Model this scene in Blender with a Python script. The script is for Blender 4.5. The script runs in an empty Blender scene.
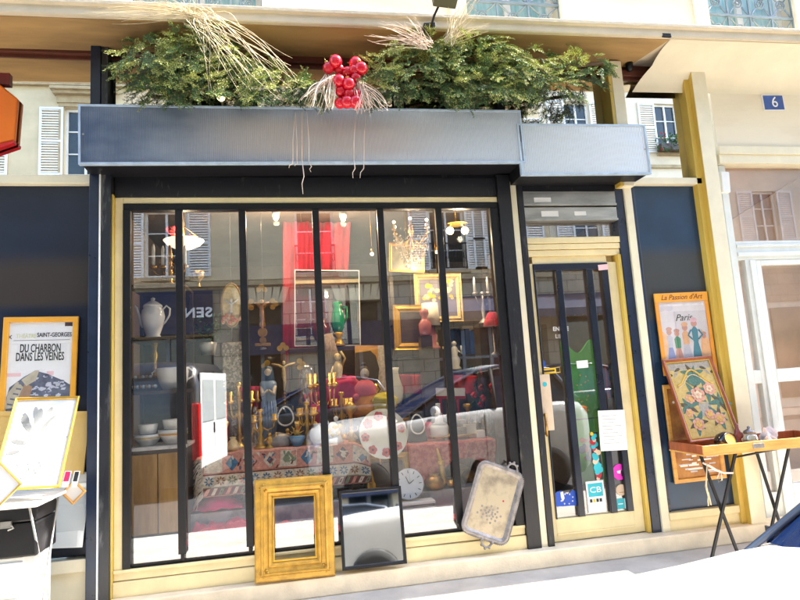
import bpy, bmesh, math, random
from mathutils import Vector, Matrix, noise
random.seed(7)
V = Vector
sc = bpy.context.scene
COL = sc.collection
PI = math.pi

# ------------------------------------------------------------------ camera
FPX = 590.0
R = ((0.98186049, -0.03474526, 0.18639406), (-0.17975953, 0.14207755, 0.97339636), (-0.06030332, -0.98924554, 0.13325454))
CAM = V((0.0, -5.0, 1.62))
def ray(px, py):
    d = (px-400, py-300, FPX)
    return V([sum(R[i][k]*d[k] for k in range(3)) for i in range(3)])
def at(px, py, Y=0.0):            # photo pixel -> point on the vertical plane y = Y
    d = ray(px, py); t = (Y-CAM.y)/d.y
    return CAM+d*t
def atz(px, py, z):               # photo pixel -> point on the level plane z
    d = ray(px, py); t = (z-CAM.z)/d.z
    return CAM+d*t
def mpp(Y): return (Y-CAM.y)/FPX*1.03
cd = bpy.data.cameras.new('camera'); cam = bpy.data.objects.new('camera', cd); COL.objects.link(cam)
cd.sensor_fit = 'HORIZONTAL'; cd.sensor_width = 36; cd.lens = FPX/800*36; cd.clip_start = 0.05; cd.clip_end = 500
cam.matrix_world = Matrix(((R[0][0], -R[0][1], -R[0][2], CAM.x), (R[1][0], -R[1][1], -R[1][2], CAM.y),
                           (R[2][0], -R[2][1], -R[2][2], CAM.z), (0, 0, 0, 1)))
sc.camera = cam

# ------------------------------------------------------------------ light
EL = math.radians(52)
SUN = V((math.cos(EL), -0.015, math.sin(EL))).normalized()
w = bpy.data.worlds.new('World'); sc.world = w; w.use_nodes = True
nt = w.node_tree; nt.nodes.clear()
sky = nt.nodes.new('ShaderNodeTexSky'); sky.sky_type = 'NISHITA'; sky.sun_disc = False
sky.sun_elevation = EL; sky.sun_rotation = math.atan2(SUN.x, SUN.y)
bg = nt.nodes.new('ShaderNodeBackground'); bg.inputs[1].default_value = 0.15
ow = nt.nodes.new('ShaderNodeOutputWorld')
nt.links.new(sky.outputs[0], bg.inputs[0]); nt.links.new(bg.outputs[0], ow.inputs[0])
sl = bpy.data.lights.new('sun', 'SUN'); sl.energy = 4.0; sl.angle = math.radians(0.5); sl.color = (1, 0.94, 0.85)
so = bpy.data.objects.new('sun', sl); COL.objects.link(so); so.rotation_euler = (-SUN).to_track_quat('-Z', 'Y').to_euler()
so.location = (8, -6, 20)
sc.view_settings.view_transform = 'Standard'; sc.view_settings.look = 'None'
sc.view_settings.exposure = 3.0; sc.view_settings.gamma = 1
sc.render.engine = 'CYCLES'
sc.cycles.use_denoising = True
sc.cycles.max_bounces = 10; sc.cycles.diffuse_bounces = 5; sc.cycles.glossy_bounces = 5
sc.cycles.transmission_bounces = 6; sc.cycles.transparent_max_bounces = 20
sc.cycles.sample_clamp_indirect = 6; sc.cycles.caustics_reflective = False; sc.cycles.caustics_refractive = False

# ------------------------------------------------------------------ materials
def _nt(name):
    m = bpy.data.materials.new(name); m.use_nodes = True
    t = m.node_tree; b = t.nodes['Principled BSDF']
    return m, t, b
def N(t, kind, **kw):
    n = t.nodes.new(kind)
    for k, v in kw.items(): setattr(n, k, v)
    return n
def ramp(t, stops):
    r = N(t, 'ShaderNodeValToRGB'); e = r.color_ramp.elements
    while len(e) < len(stops): e.new(0.5)
    for i, (p, c) in enumerate(stops):
        e[i].position = p; e[i].color = (*c, 1)
    return r
def pm(name, col, rough=0.5, metal=0.0, var=0.15, scale=5.0, bump=0.0, bscale=60.0, coat=0.0, col2=None, stretch=(1, 1, 1), detail=6, contrast=(0.3, 0.7), spec=0.5, rvar=0.0, sheen=0.0):
    m, t, b = _nt(name)
    tc = N(t, 'ShaderNodeTexCoord'); mp = N(t, 'ShaderNodeMapping'); mp.inputs['Scale'].default_value = stretch
    t.links.new(tc.outputs['Object'], mp.inputs[0])
    n = N(t, 'ShaderNodeTexNoise'); n.inputs['Scale'].default_value = scale; n.inputs['Detail'].default_value = detail; n.inputs['Roughness'].default_value = 0.62
    t.links.new(mp.outputs[0], n.inputs[0])
    c2 = col2 if col2 else tuple(min(1, c*(1+var)) for c in col)
    c1 = col if col2 else tuple(c*(1-var) for c in col)
    r = ramp(t, [(contrast[0], c1), (contrast[1], c2)])
    t.links.new(n.outputs[0], r.inputs[0]); t.links.new(r.outputs[0], b.inputs['Base Color'])
    b.inputs['Roughness'].default_value = rough; b.inputs['Metallic'].default_value = metal
    b.inputs['Coat Weight'].default_value = coat; b.inputs['Specular IOR Level'].default_value = spec
    if sheen: b.inputs['Sheen Weight'].default_value = sheen
    if rvar:
        mr = N(t, 'ShaderNodeMapRange'); mr.inputs[3].default_value = max(0.02, rough-rvar); mr.inputs[4].default_value = min(1, rough+rvar)
        t.links.new(n.outputs[0], mr.inputs[0]); t.links.new(mr.outputs[0], b.inputs['Roughness'])
    if bump:
        n2 = N(t, 'ShaderNodeTexNoise'); n2.inputs['Scale'].default_value = bscale; n2.inputs['Detail'].default_value = 4
        t.links.new(mp.outputs[0], n2.inputs[0])
        bp = N(t, 'ShaderNodeBump'); bp.inputs['Strength'].default_value = bump; bp.inputs['Distance'].default_value = 0.01
        t.links.new(n2.outputs[0], bp.inputs['Height']); t.links.new(bp.outputs[0], b.inputs['Normal'])
    return m
def glass(name, fac, tint=(1, 1, 1), rough=0.0, gcol=(1, 1, 1)):
    m = bpy.data.materials.new(name); m.use_nodes = True; t = m.node_tree; t.nodes.clear()
    tr = N(t, 'ShaderNodeBsdfTransparent'); tr.inputs[0].default_value = (*tint, 1)
    g = N(t, 'ShaderNodeBsdfGlossy'); g.inputs['Roughness'].default_value = rough; g.inputs[0].default_value = (*gcol, 1)
    tc = N(t, 'ShaderNodeTexCoord'); n = N(t, 'ShaderNodeTexNoise'); n.inputs['Scale'].default_value = 1.3; n.inputs['Detail'].default_value = 1
    bp = N(t, 'ShaderNodeBump'); bp.inputs['Strength'].default_value = 0.02; bp.inputs['Distance'].default_value = 0.02
    t.links.new(tc.outputs['Object'], n.inputs[0]); t.links.new(n.outputs[0], bp.inputs['Height']); t.links.new(bp.outputs[0], g.inputs['Normal'])
    mx = N(t, 'ShaderNodeMixShader'); mx.inputs[0].default_value = fac
    o = N(t, 'ShaderNodeOutputMaterial')
    t.links.new(tr.outputs[0], mx.inputs[1]); t.links.new(g.outputs[0], mx.inputs[2]); t.links.new(mx.outputs[0], o.inputs[0])
    return m
def emit(name, col, s):
    m, t, b = _nt(name)
    b.inputs['Base Color'].default_value = (*col, 1); b.inputs['Emission Color'].default_value = (*col, 1); b.inputs['Emission Strength'].default_value = s
    return m
def ribbed(name, col, col2, faded):
    # vinyl stretched over a ribbed light box: fine upright ribs, sky sheen painted in as paler grey towards one end and a soft rectangle imitating the blurred-out lettering in the image
    m, t, b = _nt(name)
    tc = N(t, 'ShaderNodeTexCoord'); sp = N(t, 'ShaderNodeSeparateXYZ'); t.links.new(tc.outputs['Generated'], sp.inputs[0])
    ob = N(t, 'ShaderNodeSeparateXYZ'); t.links.new(tc.outputs['Object'], ob.inputs[0])
    n = N(t, 'ShaderNodeTexNoise'); n.inputs['Scale'].default_value = 2.2; n.inputs['Detail'].default_value = 5
    mp = N(t, 'ShaderNodeMapping'); mp.inputs['Scale'].default_value = (1, 1, 2.5); t.links.new(tc.outputs['Object'], mp.inputs[0]); t.links.new(mp.outputs[0], n.inputs[0])
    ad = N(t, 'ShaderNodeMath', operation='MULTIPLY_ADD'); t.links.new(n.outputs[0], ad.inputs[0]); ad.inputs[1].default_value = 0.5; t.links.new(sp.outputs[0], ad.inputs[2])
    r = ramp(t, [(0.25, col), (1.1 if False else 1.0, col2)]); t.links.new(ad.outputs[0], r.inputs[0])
    # soft patch imitating the blur in the image
    f, (x0, x1, z0, z1), amt = faded
    def win(sock, a, c, soft):
        p = N(t, 'ShaderNodeMapRange', interpolation_type='SMOOTHSTEP'); p.inputs[1].default_value = a-soft; p.inputs[2].default_value = a+soft; t.links.new(sock, p.inputs[0])
        q = N(t, 'ShaderNodeMapRange', interpolation_type='SMOOTHSTEP'); q.inputs[1].default_value = c-soft; q.inputs[2].default_value = c+soft; q.inputs[3].default_value = 1; q.inputs[4].default_value = 0; t.links.new(sock, q.inputs[0])
        mm = N(t, 'ShaderNodeMath', operation='MULTIPLY'); t.links.new(p.outputs[0], mm.inputs[0]); t.links.new(q.outputs[0], mm.inputs[1]); return mm
    a = win(sp.outputs[0], x0, x1, 0.13); c = win(sp.outputs[2], z0, z1, 0.16)
    mm = N(t, 'ShaderNodeMath', operation='MULTIPLY'); t.links.new(a.outputs[0], mm.inputs[0]); t.links.new(c.outputs[0], mm.inputs[1])
    m2 = N(t, 'ShaderNodeMath', operation='MULTIPLY'); t.links.new(mm.outputs[0], m2.inputs[0]); m2.inputs[1].default_value = amt
    mx = N(t, 'ShaderNodeMix', data_type='RGBA'); t.links.new(m2.outputs[0], mx.inputs['Factor']); t.links.new(r.outputs[0], mx.inputs['A']); mx.inputs['B'].default_value = (*f, 1)
    t.links.new(mx.outputs['Result'], b.inputs['Base Color'])
    wv = N(t, 'ShaderNodeMath', operation='MULTIPLY'); t.links.new(ob.outputs[0], wv.inputs[0]); wv.inputs[1].default_value = 2*PI/0.016
    si = N(t, 'ShaderNodeMath', operation='SINE'); t.links.new(wv.outputs[0], si.inputs[0])
    n3 = N(t, 'ShaderNodeTexNoise'); n3.inputs['Scale'].default_value = 3.5; n3.inputs['Detail'].default_value = 2; t.links.new(mp.outputs[0], n3.inputs[0])
    hh = N(t, 'ShaderNodeMath', operation='MULTIPLY_ADD'); t.links.new(n3.outputs[0], hh.inputs[0]); hh.inputs[1].default_value = 9.0; t.links.new(si.outputs[0], hh.inputs[2])
    bp = N(t, 'ShaderNodeBump'); bp.inputs['Strength'].default_value = 0.35; bp.inputs['Distance'].default_value = 0.004
    t.links.new(hh.outputs[0], bp.inputs['Height']); t.links.new(bp.outputs[0], b.inputs['Normal'])
    b.inputs['Roughness'].default_value = 0.28; b.inputs['Specular IOR Level'].default_value = 0.8
    return m
def patched(name, col, faded, box, rough=0.3):
    # painted panel with a rectangle imitating a blurred patch of the image (object-space box) on it
    m, t, b = _nt(name)
    tc = N(t, 'ShaderNodeTexCoord'); sp = N(t, 'ShaderNodeSeparateXYZ'); t.links.new(tc.outputs['Generated'], sp.inputs[0])
    n = N(t, 'ShaderNodeTexNoise'); n.inputs['Scale'].default_value = 3; n.inputs['Detail'].default_value = 6; t.links.new(tc.outputs['Object'], n.inputs[0])
    r = ramp(t, [(0.3, tuple(c*0.8 for c in col)), (0.75, tuple(c*1.5 for c in col))]); t.links.new(n.outputs[0], r.inputs[0])
    z0, z1, amt = box
    p = N(t, 'ShaderNodeMapRange', interpolation_type='SMOOTHSTEP'); p.inputs[1].default_value = z0-0.015; p.inputs[2].default_value = z0+0.015; t.links.new(sp.outputs[2], p.inputs[0])
    q = N(t, 'ShaderNodeMapRange', interpolation_type='SMOOTHSTEP'); q.inputs[1].default_value = z1-0.04; q.inputs[2].default_value = z1+0.02; q.inputs[3].default_value = amt; q.inputs[4].default_value = 0; t.links.new(sp.outputs[2], q.inputs[0])
    mm = N(t, 'ShaderNodeMath', operation='MULTIPLY'); t.links.new(p.outputs[0], mm.inputs[0]); t.links.new(q.outputs[0], mm.inputs[1])
    mx = N(t, 'ShaderNodeMix', data_type='RGBA'); t.links.new(mm.outputs[0], mx.inputs['Factor']); t.links.new(r.outputs[0], mx.inputs['A']); mx.inputs['B'].default_value = (*faded, 1)
    t.links.new(mx.outputs['Result'], b.inputs['Base Color']); b.inputs['Roughness'].default_value = rough
    return m
def blocks(name, c1, c2, mortar, bw, bh):
    m, t, b = _nt(name)
    tc = N(t, 'ShaderNodeTexCoord'); mp = N(t, 'ShaderNodeMapping'); mp.inputs['Rotation'].default_value = (PI/2, 0, 0)
    t.links.new(tc.outputs['Object'], mp.inputs[0])
    br = N(t, 'ShaderNodeTexBrick'); br.inputs['Scale'].default_value = 1; br.inputs['Brick Width'].default_value = bw; br.inputs['Row Height'].default_value = bh
    br.inputs['Mortar Size'].default_value = 0.012; br.inputs['Mortar Smooth'].default_value = 0.2
    br.inputs['Color1'].default_value = (*c1, 1); br.inputs['Color2'].default_value = (*c2, 1); br.inputs['Mortar'].default_value = (*mortar, 1)
    t.links.new(mp.outputs[0], br.inputs[0])
    n = N(t, 'ShaderNodeTexNoise'); n.inputs['Scale'].default_value = 2; n.inputs['Detail'].default_value = 8; t.links.new(tc.outputs['Object'], n.inputs[0])
    r = ramp(t, [(0.3, (0.75, 0.75, 0.75)), (0.7, (1, 1, 1))]); t.links.new(n.outputs[0], r.inputs[0])
    mx = N(t, 'ShaderNodeMix', data_type='RGBA', blend_type='MULTIPLY'); mx.inputs['Factor'].default_value = 1
    t.links.new(br.outputs[0], mx.inputs['A']); t.links.new(r.outputs[0], mx.inputs['B']); t.links.new(mx.outputs['Result'], b.inputs['Base Color'])
    bp = N(t, 'ShaderNodeBump', invert=True); bp.inputs['Strength'].default_value = 0.6; bp.inputs['Distance'].default_value = 0.02
    t.links.new(br.outputs['Fac'], bp.inputs['Height']); t.links.new(bp.outputs[0], b.inputs['Normal']); b.inputs['Roughness'].default_value = 0.85
    return m
def weave(name, cols, scale, rough=0.9):
    # woven ornament: coloured cells of a Voronoi pattern
    m, t, b = _nt(name)
    tc = N(t, 'ShaderNodeTexCoord'); v = N(t, 'ShaderNodeTexVoronoi', feature='F1'); v.inputs['Scale'].default_value = scale
    t.links.new(tc.outputs['Object'], v.inputs[0])
    sp = N(t, 'ShaderNodeSeparateColor'); t.links.new(v.outputs['Color'], sp.inputs[0])
    r = ramp(t, [(i/len(cols), c) for i, c in enumerate(cols)]); r.color_ramp.interpolation = 'CONSTANT'
    t.links.new(sp.outputs[0], r.inputs[0]); t.links.new(r.outputs[0], b.inputs['Base Color'])
    bp = N(t, 'ShaderNodeBump'); bp.inputs['Strength'].default_value = 0.4; bp.inputs['Distance'].default_value = 0.004
    t.links.new(v.outputs['Distance'], bp.inputs['Height']); t.links.new(bp.outputs[0], b.inputs['Normal'])
    b.inputs['Roughness'].default_value = rough
    return m
M = {}
M['navy'] = pm('navy paint', (0.005, 0.009, 0.021), 0.3, var=0.4, scale=3, bump=0.03, bscale=20, rvar=0.1)
M['blue'] = pm('slate blue paint', (0.012, 0.022, 0.048), 0.3, var=0.35, scale=4, bump=0.05, rvar=0.12)
M['black'] = pm('black paint', (0.006, 0.006, 0.008), 0.45, var=0.4, scale=6, bump=0.05, spec=0.35)
M['worn'] = pm('worn black paint', (0.007, 0.007, 0.010), 0.42, col2=(0.13, 0.12, 0.11), scale=16, detail=9, contrast=(0.60, 0.82), bump=0.2, stretch=(1, 1, 0.25))
M['marbled'] = pm('scuffed grey paint', (0.014, 0.017, 0.024), 0.35, col2=(0.30, 0.30, 0.30), scale=9, detail=10, contrast=(0.50, 0.76), bump=0.15, stretch=(1, 1, 0.22))
M['cream'] = pm('cream paint', (0.74, 0.62, 0.35), 0.45, var=0.12, scale=4, bump=0.05, bscale=25, rvar=0.1)
M['cream_pale'] = pm('pale cream paint', (0.76, 0.69, 0.50), 0.45, var=0.08, scale=4, bump=0.05, bscale=25)
M['ochre_side'] = pm('yellow ochre paint', (0.52, 0.33, 0.05), 0.5, col2=(0.68, 0.50, 0.11), scale=5, stretch=(1, 1, 0.2), bump=0.1)
M['pale_green'] = pm('pale grey green paint', (0.52, 0.58, 0.52), 0.4, var=0.1, scale=4, bump=0.05)
M['stone'] = pm('limestone', (0.66, 0.56, 0.40), 0.85, var=0.15, scale=1.7, detail=9, bump=0.25, bscale=30, stretch=(1, 1, 1.6))
M['render'] = pm('cream wall render', (0.80, 0.72, 0.56), 0.85, col2=(0.66, 0.55, 0.40), scale=1.3, detail=10, contrast=(0.48, 0.85), bump=0.12, bscale=12, stretch=(0.7, 1, 2.4))
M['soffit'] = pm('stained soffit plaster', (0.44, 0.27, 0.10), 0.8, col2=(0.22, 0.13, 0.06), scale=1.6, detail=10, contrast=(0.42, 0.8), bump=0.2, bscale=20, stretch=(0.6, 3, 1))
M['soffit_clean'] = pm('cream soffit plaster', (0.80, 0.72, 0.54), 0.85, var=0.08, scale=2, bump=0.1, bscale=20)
M['redwood'] = pm('dark red header board', (0.10, 0.025, 0.012), 0.5, var=0.4, scale=6, stretch=(0.2, 1, 1), bump=0.1)
M['steel'] = pm('dull steel', (0.42, 0.41, 0.38), 0.4, metal=0.8, var=0.3, scale=9, stretch=(0.3, 1, 1), bump=0.1)
M['paper'] = pm('white paper', (0.80, 0.79, 0.77), 0.75, var=0.04, scale=8)
M['white'] = pm('white paint', (0.80, 0.80, 0.77), 0.35, var=0.06, scale=4, bump=0.03)
M['doorwhite'] = pm('white door paint', (0.72, 0.75, 0.72), 0.4, var=0.08, scale=5, bump=0.04)
M['window_glass'] = glass('shop window glass', 0.16)
M['door_glass'] = glass('door glass', 0.14)
M['mirror_glass'] = glass('mirrored transom glass', 0.80, gcol=(0.97, 0.97, 0.93), tint=(0.2, 0.2, 0.2))
M['clear_glass'] = glass('clear picture glass', 0.05)
M['tableware_glass'] = glass('tableware glass', 0.25, tint=(0.85, 0.9, 0.9))
M['mirror'] = pm('old mirror', (0.85, 0.87, 0.88), 0.03, metal=1, var=0.05, scale=3)
M['gold'] = pm('gilt wood', (0.50, 0.285, 0.045), 0.42, metal=0.3, var=0.3, scale=14, bump=0.3, bscale=70)
M['gold_bright'] = pm('polished gilt', (0.62, 0.36, 0.05), 0.3, metal=0.5, var=0.2, scale=10, bump=0.15, bscale=60)
M['gold_pale'] = pm('worn pale gilt', (0.70, 0.52, 0.24), 0.5, metal=0.25, var=0.3, scale=22, bump=0.5, bscale=120)
M['brass'] = pm('brass', (0.78, 0.50, 0.14), 0.25, metal=0.9, var=0.25, scale=12)
M['brass_old'] = pm('dark brass', (0.40, 0.22, 0.06), 0.35, metal=0.7, var=0.35, scale=16, bump=0.3, bscale=60)
M['silver'] = pm('tarnished silver', (0.27, 0.25, 0.24), 0.42, metal=0.75, var=0.3, scale=18, bump=0.4, bscale=90)
M['wood'] = pm('honey wood', (0.52, 0.24, 0.05), 0.4, col2=(0.70, 0.40, 0.10), scale=6, stretch=(1, 6, 6), bump=0.06)
M['wood_dark'] = pm('dark wood', (0.045, 0.025, 0.015), 0.4, var=0.4, scale=5, stretch=(1, 5, 5), bump=0.08)
M['wood_red'] = pm('red brown wood', (0.30, 0.075, 0.025), 0.35, var=0.3, scale=6, stretch=(5, 5, 1), bump=0.06)
M['burl'] = pm('ochre burl veneer', (0.24, 0.12, 0.03), 0.3, col2=(0.50, 0.30, 0.10), scale=9, detail=9, stretch=(1, 1, 0.18), bump=0.03)
M['board_ochre'] = pm('ochre board', (0.50, 0.31, 0.07), 0.6, col2=(0.64, 0.44, 0.15), scale=7, stretch=(1, 1, 0.3))
M['porcelain'] = pm('white porcelain', (0.80, 0.79, 0.75), 0.15, var=0.04, scale=6)
M['red'] = pm('red cloth', (0.50, 0.012, 0.03), 0.85, var=0.3, scale=5, bump=0.2, sheen=0.3)
M['curtain'] = pm('crimson curtain', (0.30, 0.005, 0.022), 0.85, var=0.3, scale=5, bump=0.2, sheen=0.2)
M['pink'] = pm('pink cloth', (0.72, 0.11, 0.16), 0.8, var=0.2, scale=6, bump=0.1, sheen=0.3)
M['magenta'] = pm('magenta cloth', (0.62, 0.015, 0.12), 0.8, var=0.25, scale=6, bump=0.1, sheen=0.3)
M['straw'] = pm('dried grass', (0.58, 0.48, 0.31), 0.7, var=0.3, scale=9)
M['straw_pale'] = pm('bleached raffia', (0.78, 0.62, 0.50), 0.7, var=0.2, scale=9)
M['bauble'] = pm('red bauble', (0.60, 0.004, 0.02), 0.22, var=0.15, scale=3, coat=0.3)
M['pave'] = pm('pavement', (0.45, 0.41, 0.355), 0.85, var=0.18, scale=3, detail=10, bump=0.3, bscale=90)
M['kerb'] = pm('granite kerb', (0.42, 0.40, 0.37), 0.8, var=0.2, scale=12, bump=0.3)
M['asphalt'] = pm('asphalt', (0.040, 0.040, 0.043), 0.9, var=0.3, scale=8, detail=10, bump=0.4, bscale=120)
M['step'] = pm('stone step', (0.78, 0.66, 0.48), 0.8, var=0.14, scale=5, detail=9, bump=0.25, bscale=60)
M['carpaint'] = pm('pale silver car paint', (0.36, 0.37, 0.38), 0.30, var=0.03, scale=2, coat=0.25)
M['opave'] = pm('dark asphalt footway', (0.09, 0.088, 0.085), 0.9, var=0.2, scale=4, bump=0.2)
M['carglass'] = pm('car window glass', (0.012, 0.02, 0.035), 0.04, var=0.2, scale=2)
M['carblue'] = pm('blue tinted windscreen', (0.005, 0.014, 0.05), 0.05, var=0.3, scale=1.5)
M['rubber'] = pm('black rubber', (0.015, 0.015, 0.016), 0.8, var=0.2, scale=12)
M['taillight'] = pm('red lamp plastic', (0.55, 0.01, 0.01), 0.2, var=0.15, scale=4)
M['orange'] = pm('orange plastic', (0.85, 0.18, 0.005), 0.35, var=0.1, scale=2)
M['terracotta'] = pm('faded green cloth', (0.06, 0.16, 0.05), 0.85, var=0.3, scale=5)

# ------------------------------------------------------------------ mesh builder
OFF = {}
class MB:
    def __init__(s): s.v = []; s.f = []; s.m = []; s.s = []
    def add(s, vs, fs, mi=0, sm=False):
        o = len(s.v); s.v += [V(p) for p in vs]
        for f in fs: s.f.append([i+o for i in f]); s.m.append(mi); s.s.append(sm)
    def box(s, x0, x1, y0, y1, z0, z1, mi=0):
        s.add([(x0, y0, z0), (x1, y0, z0), (x1, y1, z0), (x0, y1, z0), (x0, y0, z1), (x1, y0, z1), (x1, y1, z1), (x0, y1, z1)],
              [(3, 2, 1, 0), (4, 5, 6, 7), (0, 1, 5, 4), (1, 2, 6, 5), (2, 3, 7, 6), (3, 0, 4, 7)], mi); return s
    def ob(s, c, a, b, d, mi=0):      # oriented box: centre and three half vectors
        c, a, b, d = V(c), V(a), V(b), V(d)
        s.add([c-a-b-d, c+a-b-d, c+a+b-d, c-a+b-d, c-a-b+d, c+a-b+d, c+a+b+d, c-a+b+d],
              [(3, 2, 1, 0), (4, 5, 6, 7), (0, 1, 5, 4), (1, 2, 6, 5), (2, 3, 7, 6), (3, 0, 4, 7)], mi); return s
    def pb(s, P, s0, s1, t0, t1, d0, d1, mi=0):   # box in the frame of a Plane
        q = [P(a, b, d) for d in (d0, d1) for (a, b) in ((s0, t0), (s1, t0), (s1, t1), (s0, t1))]
        s.add(q, [(3, 2, 1, 0), (4, 5, 6, 7), (0, 1, 5, 4), (1, 2, 6, 5), (2, 3, 7, 6), (3, 0, 4, 7)], mi); return s
    def pp(s, P, pts, d0, d1, mi=0):              # polygon plate in the frame of a Plane
        n = len(pts); q = [P(a, b, d) for d in (d0, d1) for a, b in pts]
        s.add(q, [tuple(range(n))[::-1], tuple(range(n, 2*n))]+[(i, (i+1) % n, n+(i+1) % n, n+i) for i in range(n)], mi); return s
    def tube(s, pts, r, n=8, mi=0, cap=True):
        pts = [V(p) for p in pts]; k = len(pts); rr = r if isinstance(r, (list, tuple)) else [r]*k
        vs = []; up = None
        for i, p in enumerate(pts):
            d = (pts[min(i+1, k-1)]-pts[max(i-1, 0)])
            d = d.normalized() if d.length > 1e-9 else V((0, 0, 1))
            if up is None or abs(up.dot(d)) > 0.98: up = V((0, 0, 1)) if abs(d.z) < 0.9 else V((1, 0, 0))
            a = d.cross(up).normalized(); b = a.cross(d).normalized(); up = b
            for j in range(n):
                t = 2*PI*j/n; vs.append(p+a*(math.cos(t)*rr[i])+b*(math.sin(t)*rr[i]))
        fs = [(i*n+j, i*n+(j+1) % n, (i+1)*n+(j+1) % n, (i+1)*n+j) for i in range(k-1) for j in range(n)]
        s.add(vs, fs, mi, True)
        if cap: s.add([vs[j] for j in range(n)], [tuple(range(n))], mi); s.add([vs[(k-1)*n+j] for j in range(n)], [tuple(range(n))[::-1]], mi)
        return s
    def lathe(s, prof, c=(0, 0, 0), n=20, mi=0, M4=None, sx=1, sy=1):
        c = V(c); vs = []; k = len(prof)
        for r, z in prof:
            for j in range(n):
                t = 2*PI*j/n; p = V((math.cos(t)*r*sx, math.sin(t)*r*sy, z))
                if M4: p = M4 @ p
                vs.append(c+p)
        fs = [(i*n+j, i*n+(j+1) % n, (i+1)*n+(j+1) % n, (i+1)*n+j) for i in range(k-1) for j in range(n)]
        s.add(vs, fs, mi, True)
        if prof[0][0] > 1e-4: s.add(vs[:n], [tuple(range(n))[::-1]], mi)
        if prof[-1][0] > 1e-4: s.add(vs[-n:], [tuple(range(n))], mi)
        return s
    def ball(s, c, r, n=14, mi=0, sc3=(1, 1, 1)):
        k = max(6, n//2); vs = []
        for i in range(k+1):
            a = -PI/2+PI*i/k
            for j in range(n):
                t = 2*PI*j/n; vs.append(V(c)+V((math.cos(a)*math.cos(t)*r*sc3[0], math.cos(a)*math.sin(t)*r*sc3[1], math.sin(a)*r*sc3[2])))
        s.add(vs, [(i*n+j, i*n+(j+1) % n, (i+1)*n+(j+1) % n, (i+1)*n+j) for i in range(k) for j in range(n)], mi, True); return s
    def grid(s, fn, nu, nv, mi=0, sm=True):
        vs = [V(fn(i/nu, j/nv)) for j in range(nv+1) for i in range(nu+1)]; w_ = nu+1
        s.add(vs, [(j*w_+i, j*w_+i+1, (j+1)*w_+i+1, (j+1)*w_+i) for j in range(nv) for i in range(nu)], mi, sm); return s
    def build(s, name, mats, parent=None, bevel=0.0, thick=0.0, seg=2):
        me = bpy.data.meshes.new(name); off = OFF.get(parent.name, V((0, 0, 0))) if parent else V((0, 0, 0))
        me.from_pydata([p-off for p in s.v], [], s.f)
        if not isinstance(mats, (list, tuple)): mats = [mats]
        for m_ in mats: me.materials.append(M[m_] if isinstance(m_, str) else m_)
        me.polygons.foreach_set('material_index', s.m); me.polygons.foreach_set('use_smooth', s.s); me.update()
        bm = bmesh.new(); bm.from_mesh(me); bmesh.ops.remove_doubles(bm, verts=bm.verts, dist=1e-6)
        bmesh.ops.recalc_face_normals(bm, faces=bm.faces); bm.to_mesh(me); bm.free()
        o = bpy.data.objects.new(name, me); COL.objects.link(o)
        if thick: md = o.modifiers.new('s', 'SOLIDIFY'); md.thickness = thick; md.offset = 0
        if bevel: md = o.modifiers.new('b', 'BEVEL'); md.width = bevel; md.segments = seg; md.limit_method = 'ANGLE'
        if parent: o.parent = parent; OFF[o.name] = off
        return o
def tag(o, label, cat, group=None, kind=None):
    if label: o['label'] = label
    if cat: o['category'] = cat
    if group: o['group'] = group
    if kind: o['kind'] = kind
    return o
def thing(name, label, cat, loc, group=None):
    o = bpy.data.objects.new(name, None); COL.objects.link(o); o.location = loc; o.empty_display_size = 0.1
    OFF[o.name] = V(loc); return tag(o, label, cat, group)
def struct(o): o['kind'] = 'structure'; return o
def one(mb, name, mats, label, cat, group=None, bevel=0, thick=0):
    # a thing that is one mesh; its origin goes to the base of the mesh
    c = V((sum(p.x for p in mb.v)/len(mb.v), sum(p.y for p in mb.v)/len(mb.v), min(p.z for p in mb.v)))
    o = mb_at(mb, c, name, mats, bevel, thick); return tag(o, label, cat, group)
def mb_at(mb, c, name, mats, bevel=0, thick=0):
    for i, p in enumerate(mb.v): mb.v[i] = p-c
    o = mb.build(name, mats, None, bevel, thick); o.location = c; OFF[o.name] = V(c); return o
def part(mb, name, mats, parent, bevel=0, label=None, thick=0):
    o = mb.build(name, mats, parent, bevel, thick)
    if label: o['label'] = label
    return o
def copy_tree(o, parent=None):
    c = o.copy(); COL.objects.link(c); c.parent = parent; OFF[c.name] = OFF.get(o.name, V((0, 0, 0)))
    for ch in [k for k in bpy.data.objects if k.parent == o and k is not c]: copy_tree(ch, c)
    return c
class Plane:
    def __init__(s, O, u, v): s.O = V(O); s.u = V(u).normalized(); s.v = V(v); s.v = (s.v-s.u*s.v.dot(s.u)).normalized(); s.n = s.u.cross(s.v).normalized()
    def __call__(s, a, b, d=0): return s.O+s.u*a+s.v*b+s.n*d
def quadplane(tl, tr, br, bl, Yt, Yb):
    a, b, c, d = at(*tl, Yt), at(*tr, Yt), at(*br, Yb), at(*bl, Yb)
    u = (b-a)+(c-d); v = (a-d)+(b-c); P = Plane(d, u, v)
    W = u.length/2; H = v.length/2; ctr = (a+b+c+d)/4
    P.O = ctr-P.u*W/2-P.v*H/2
    return P, W, H
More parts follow.
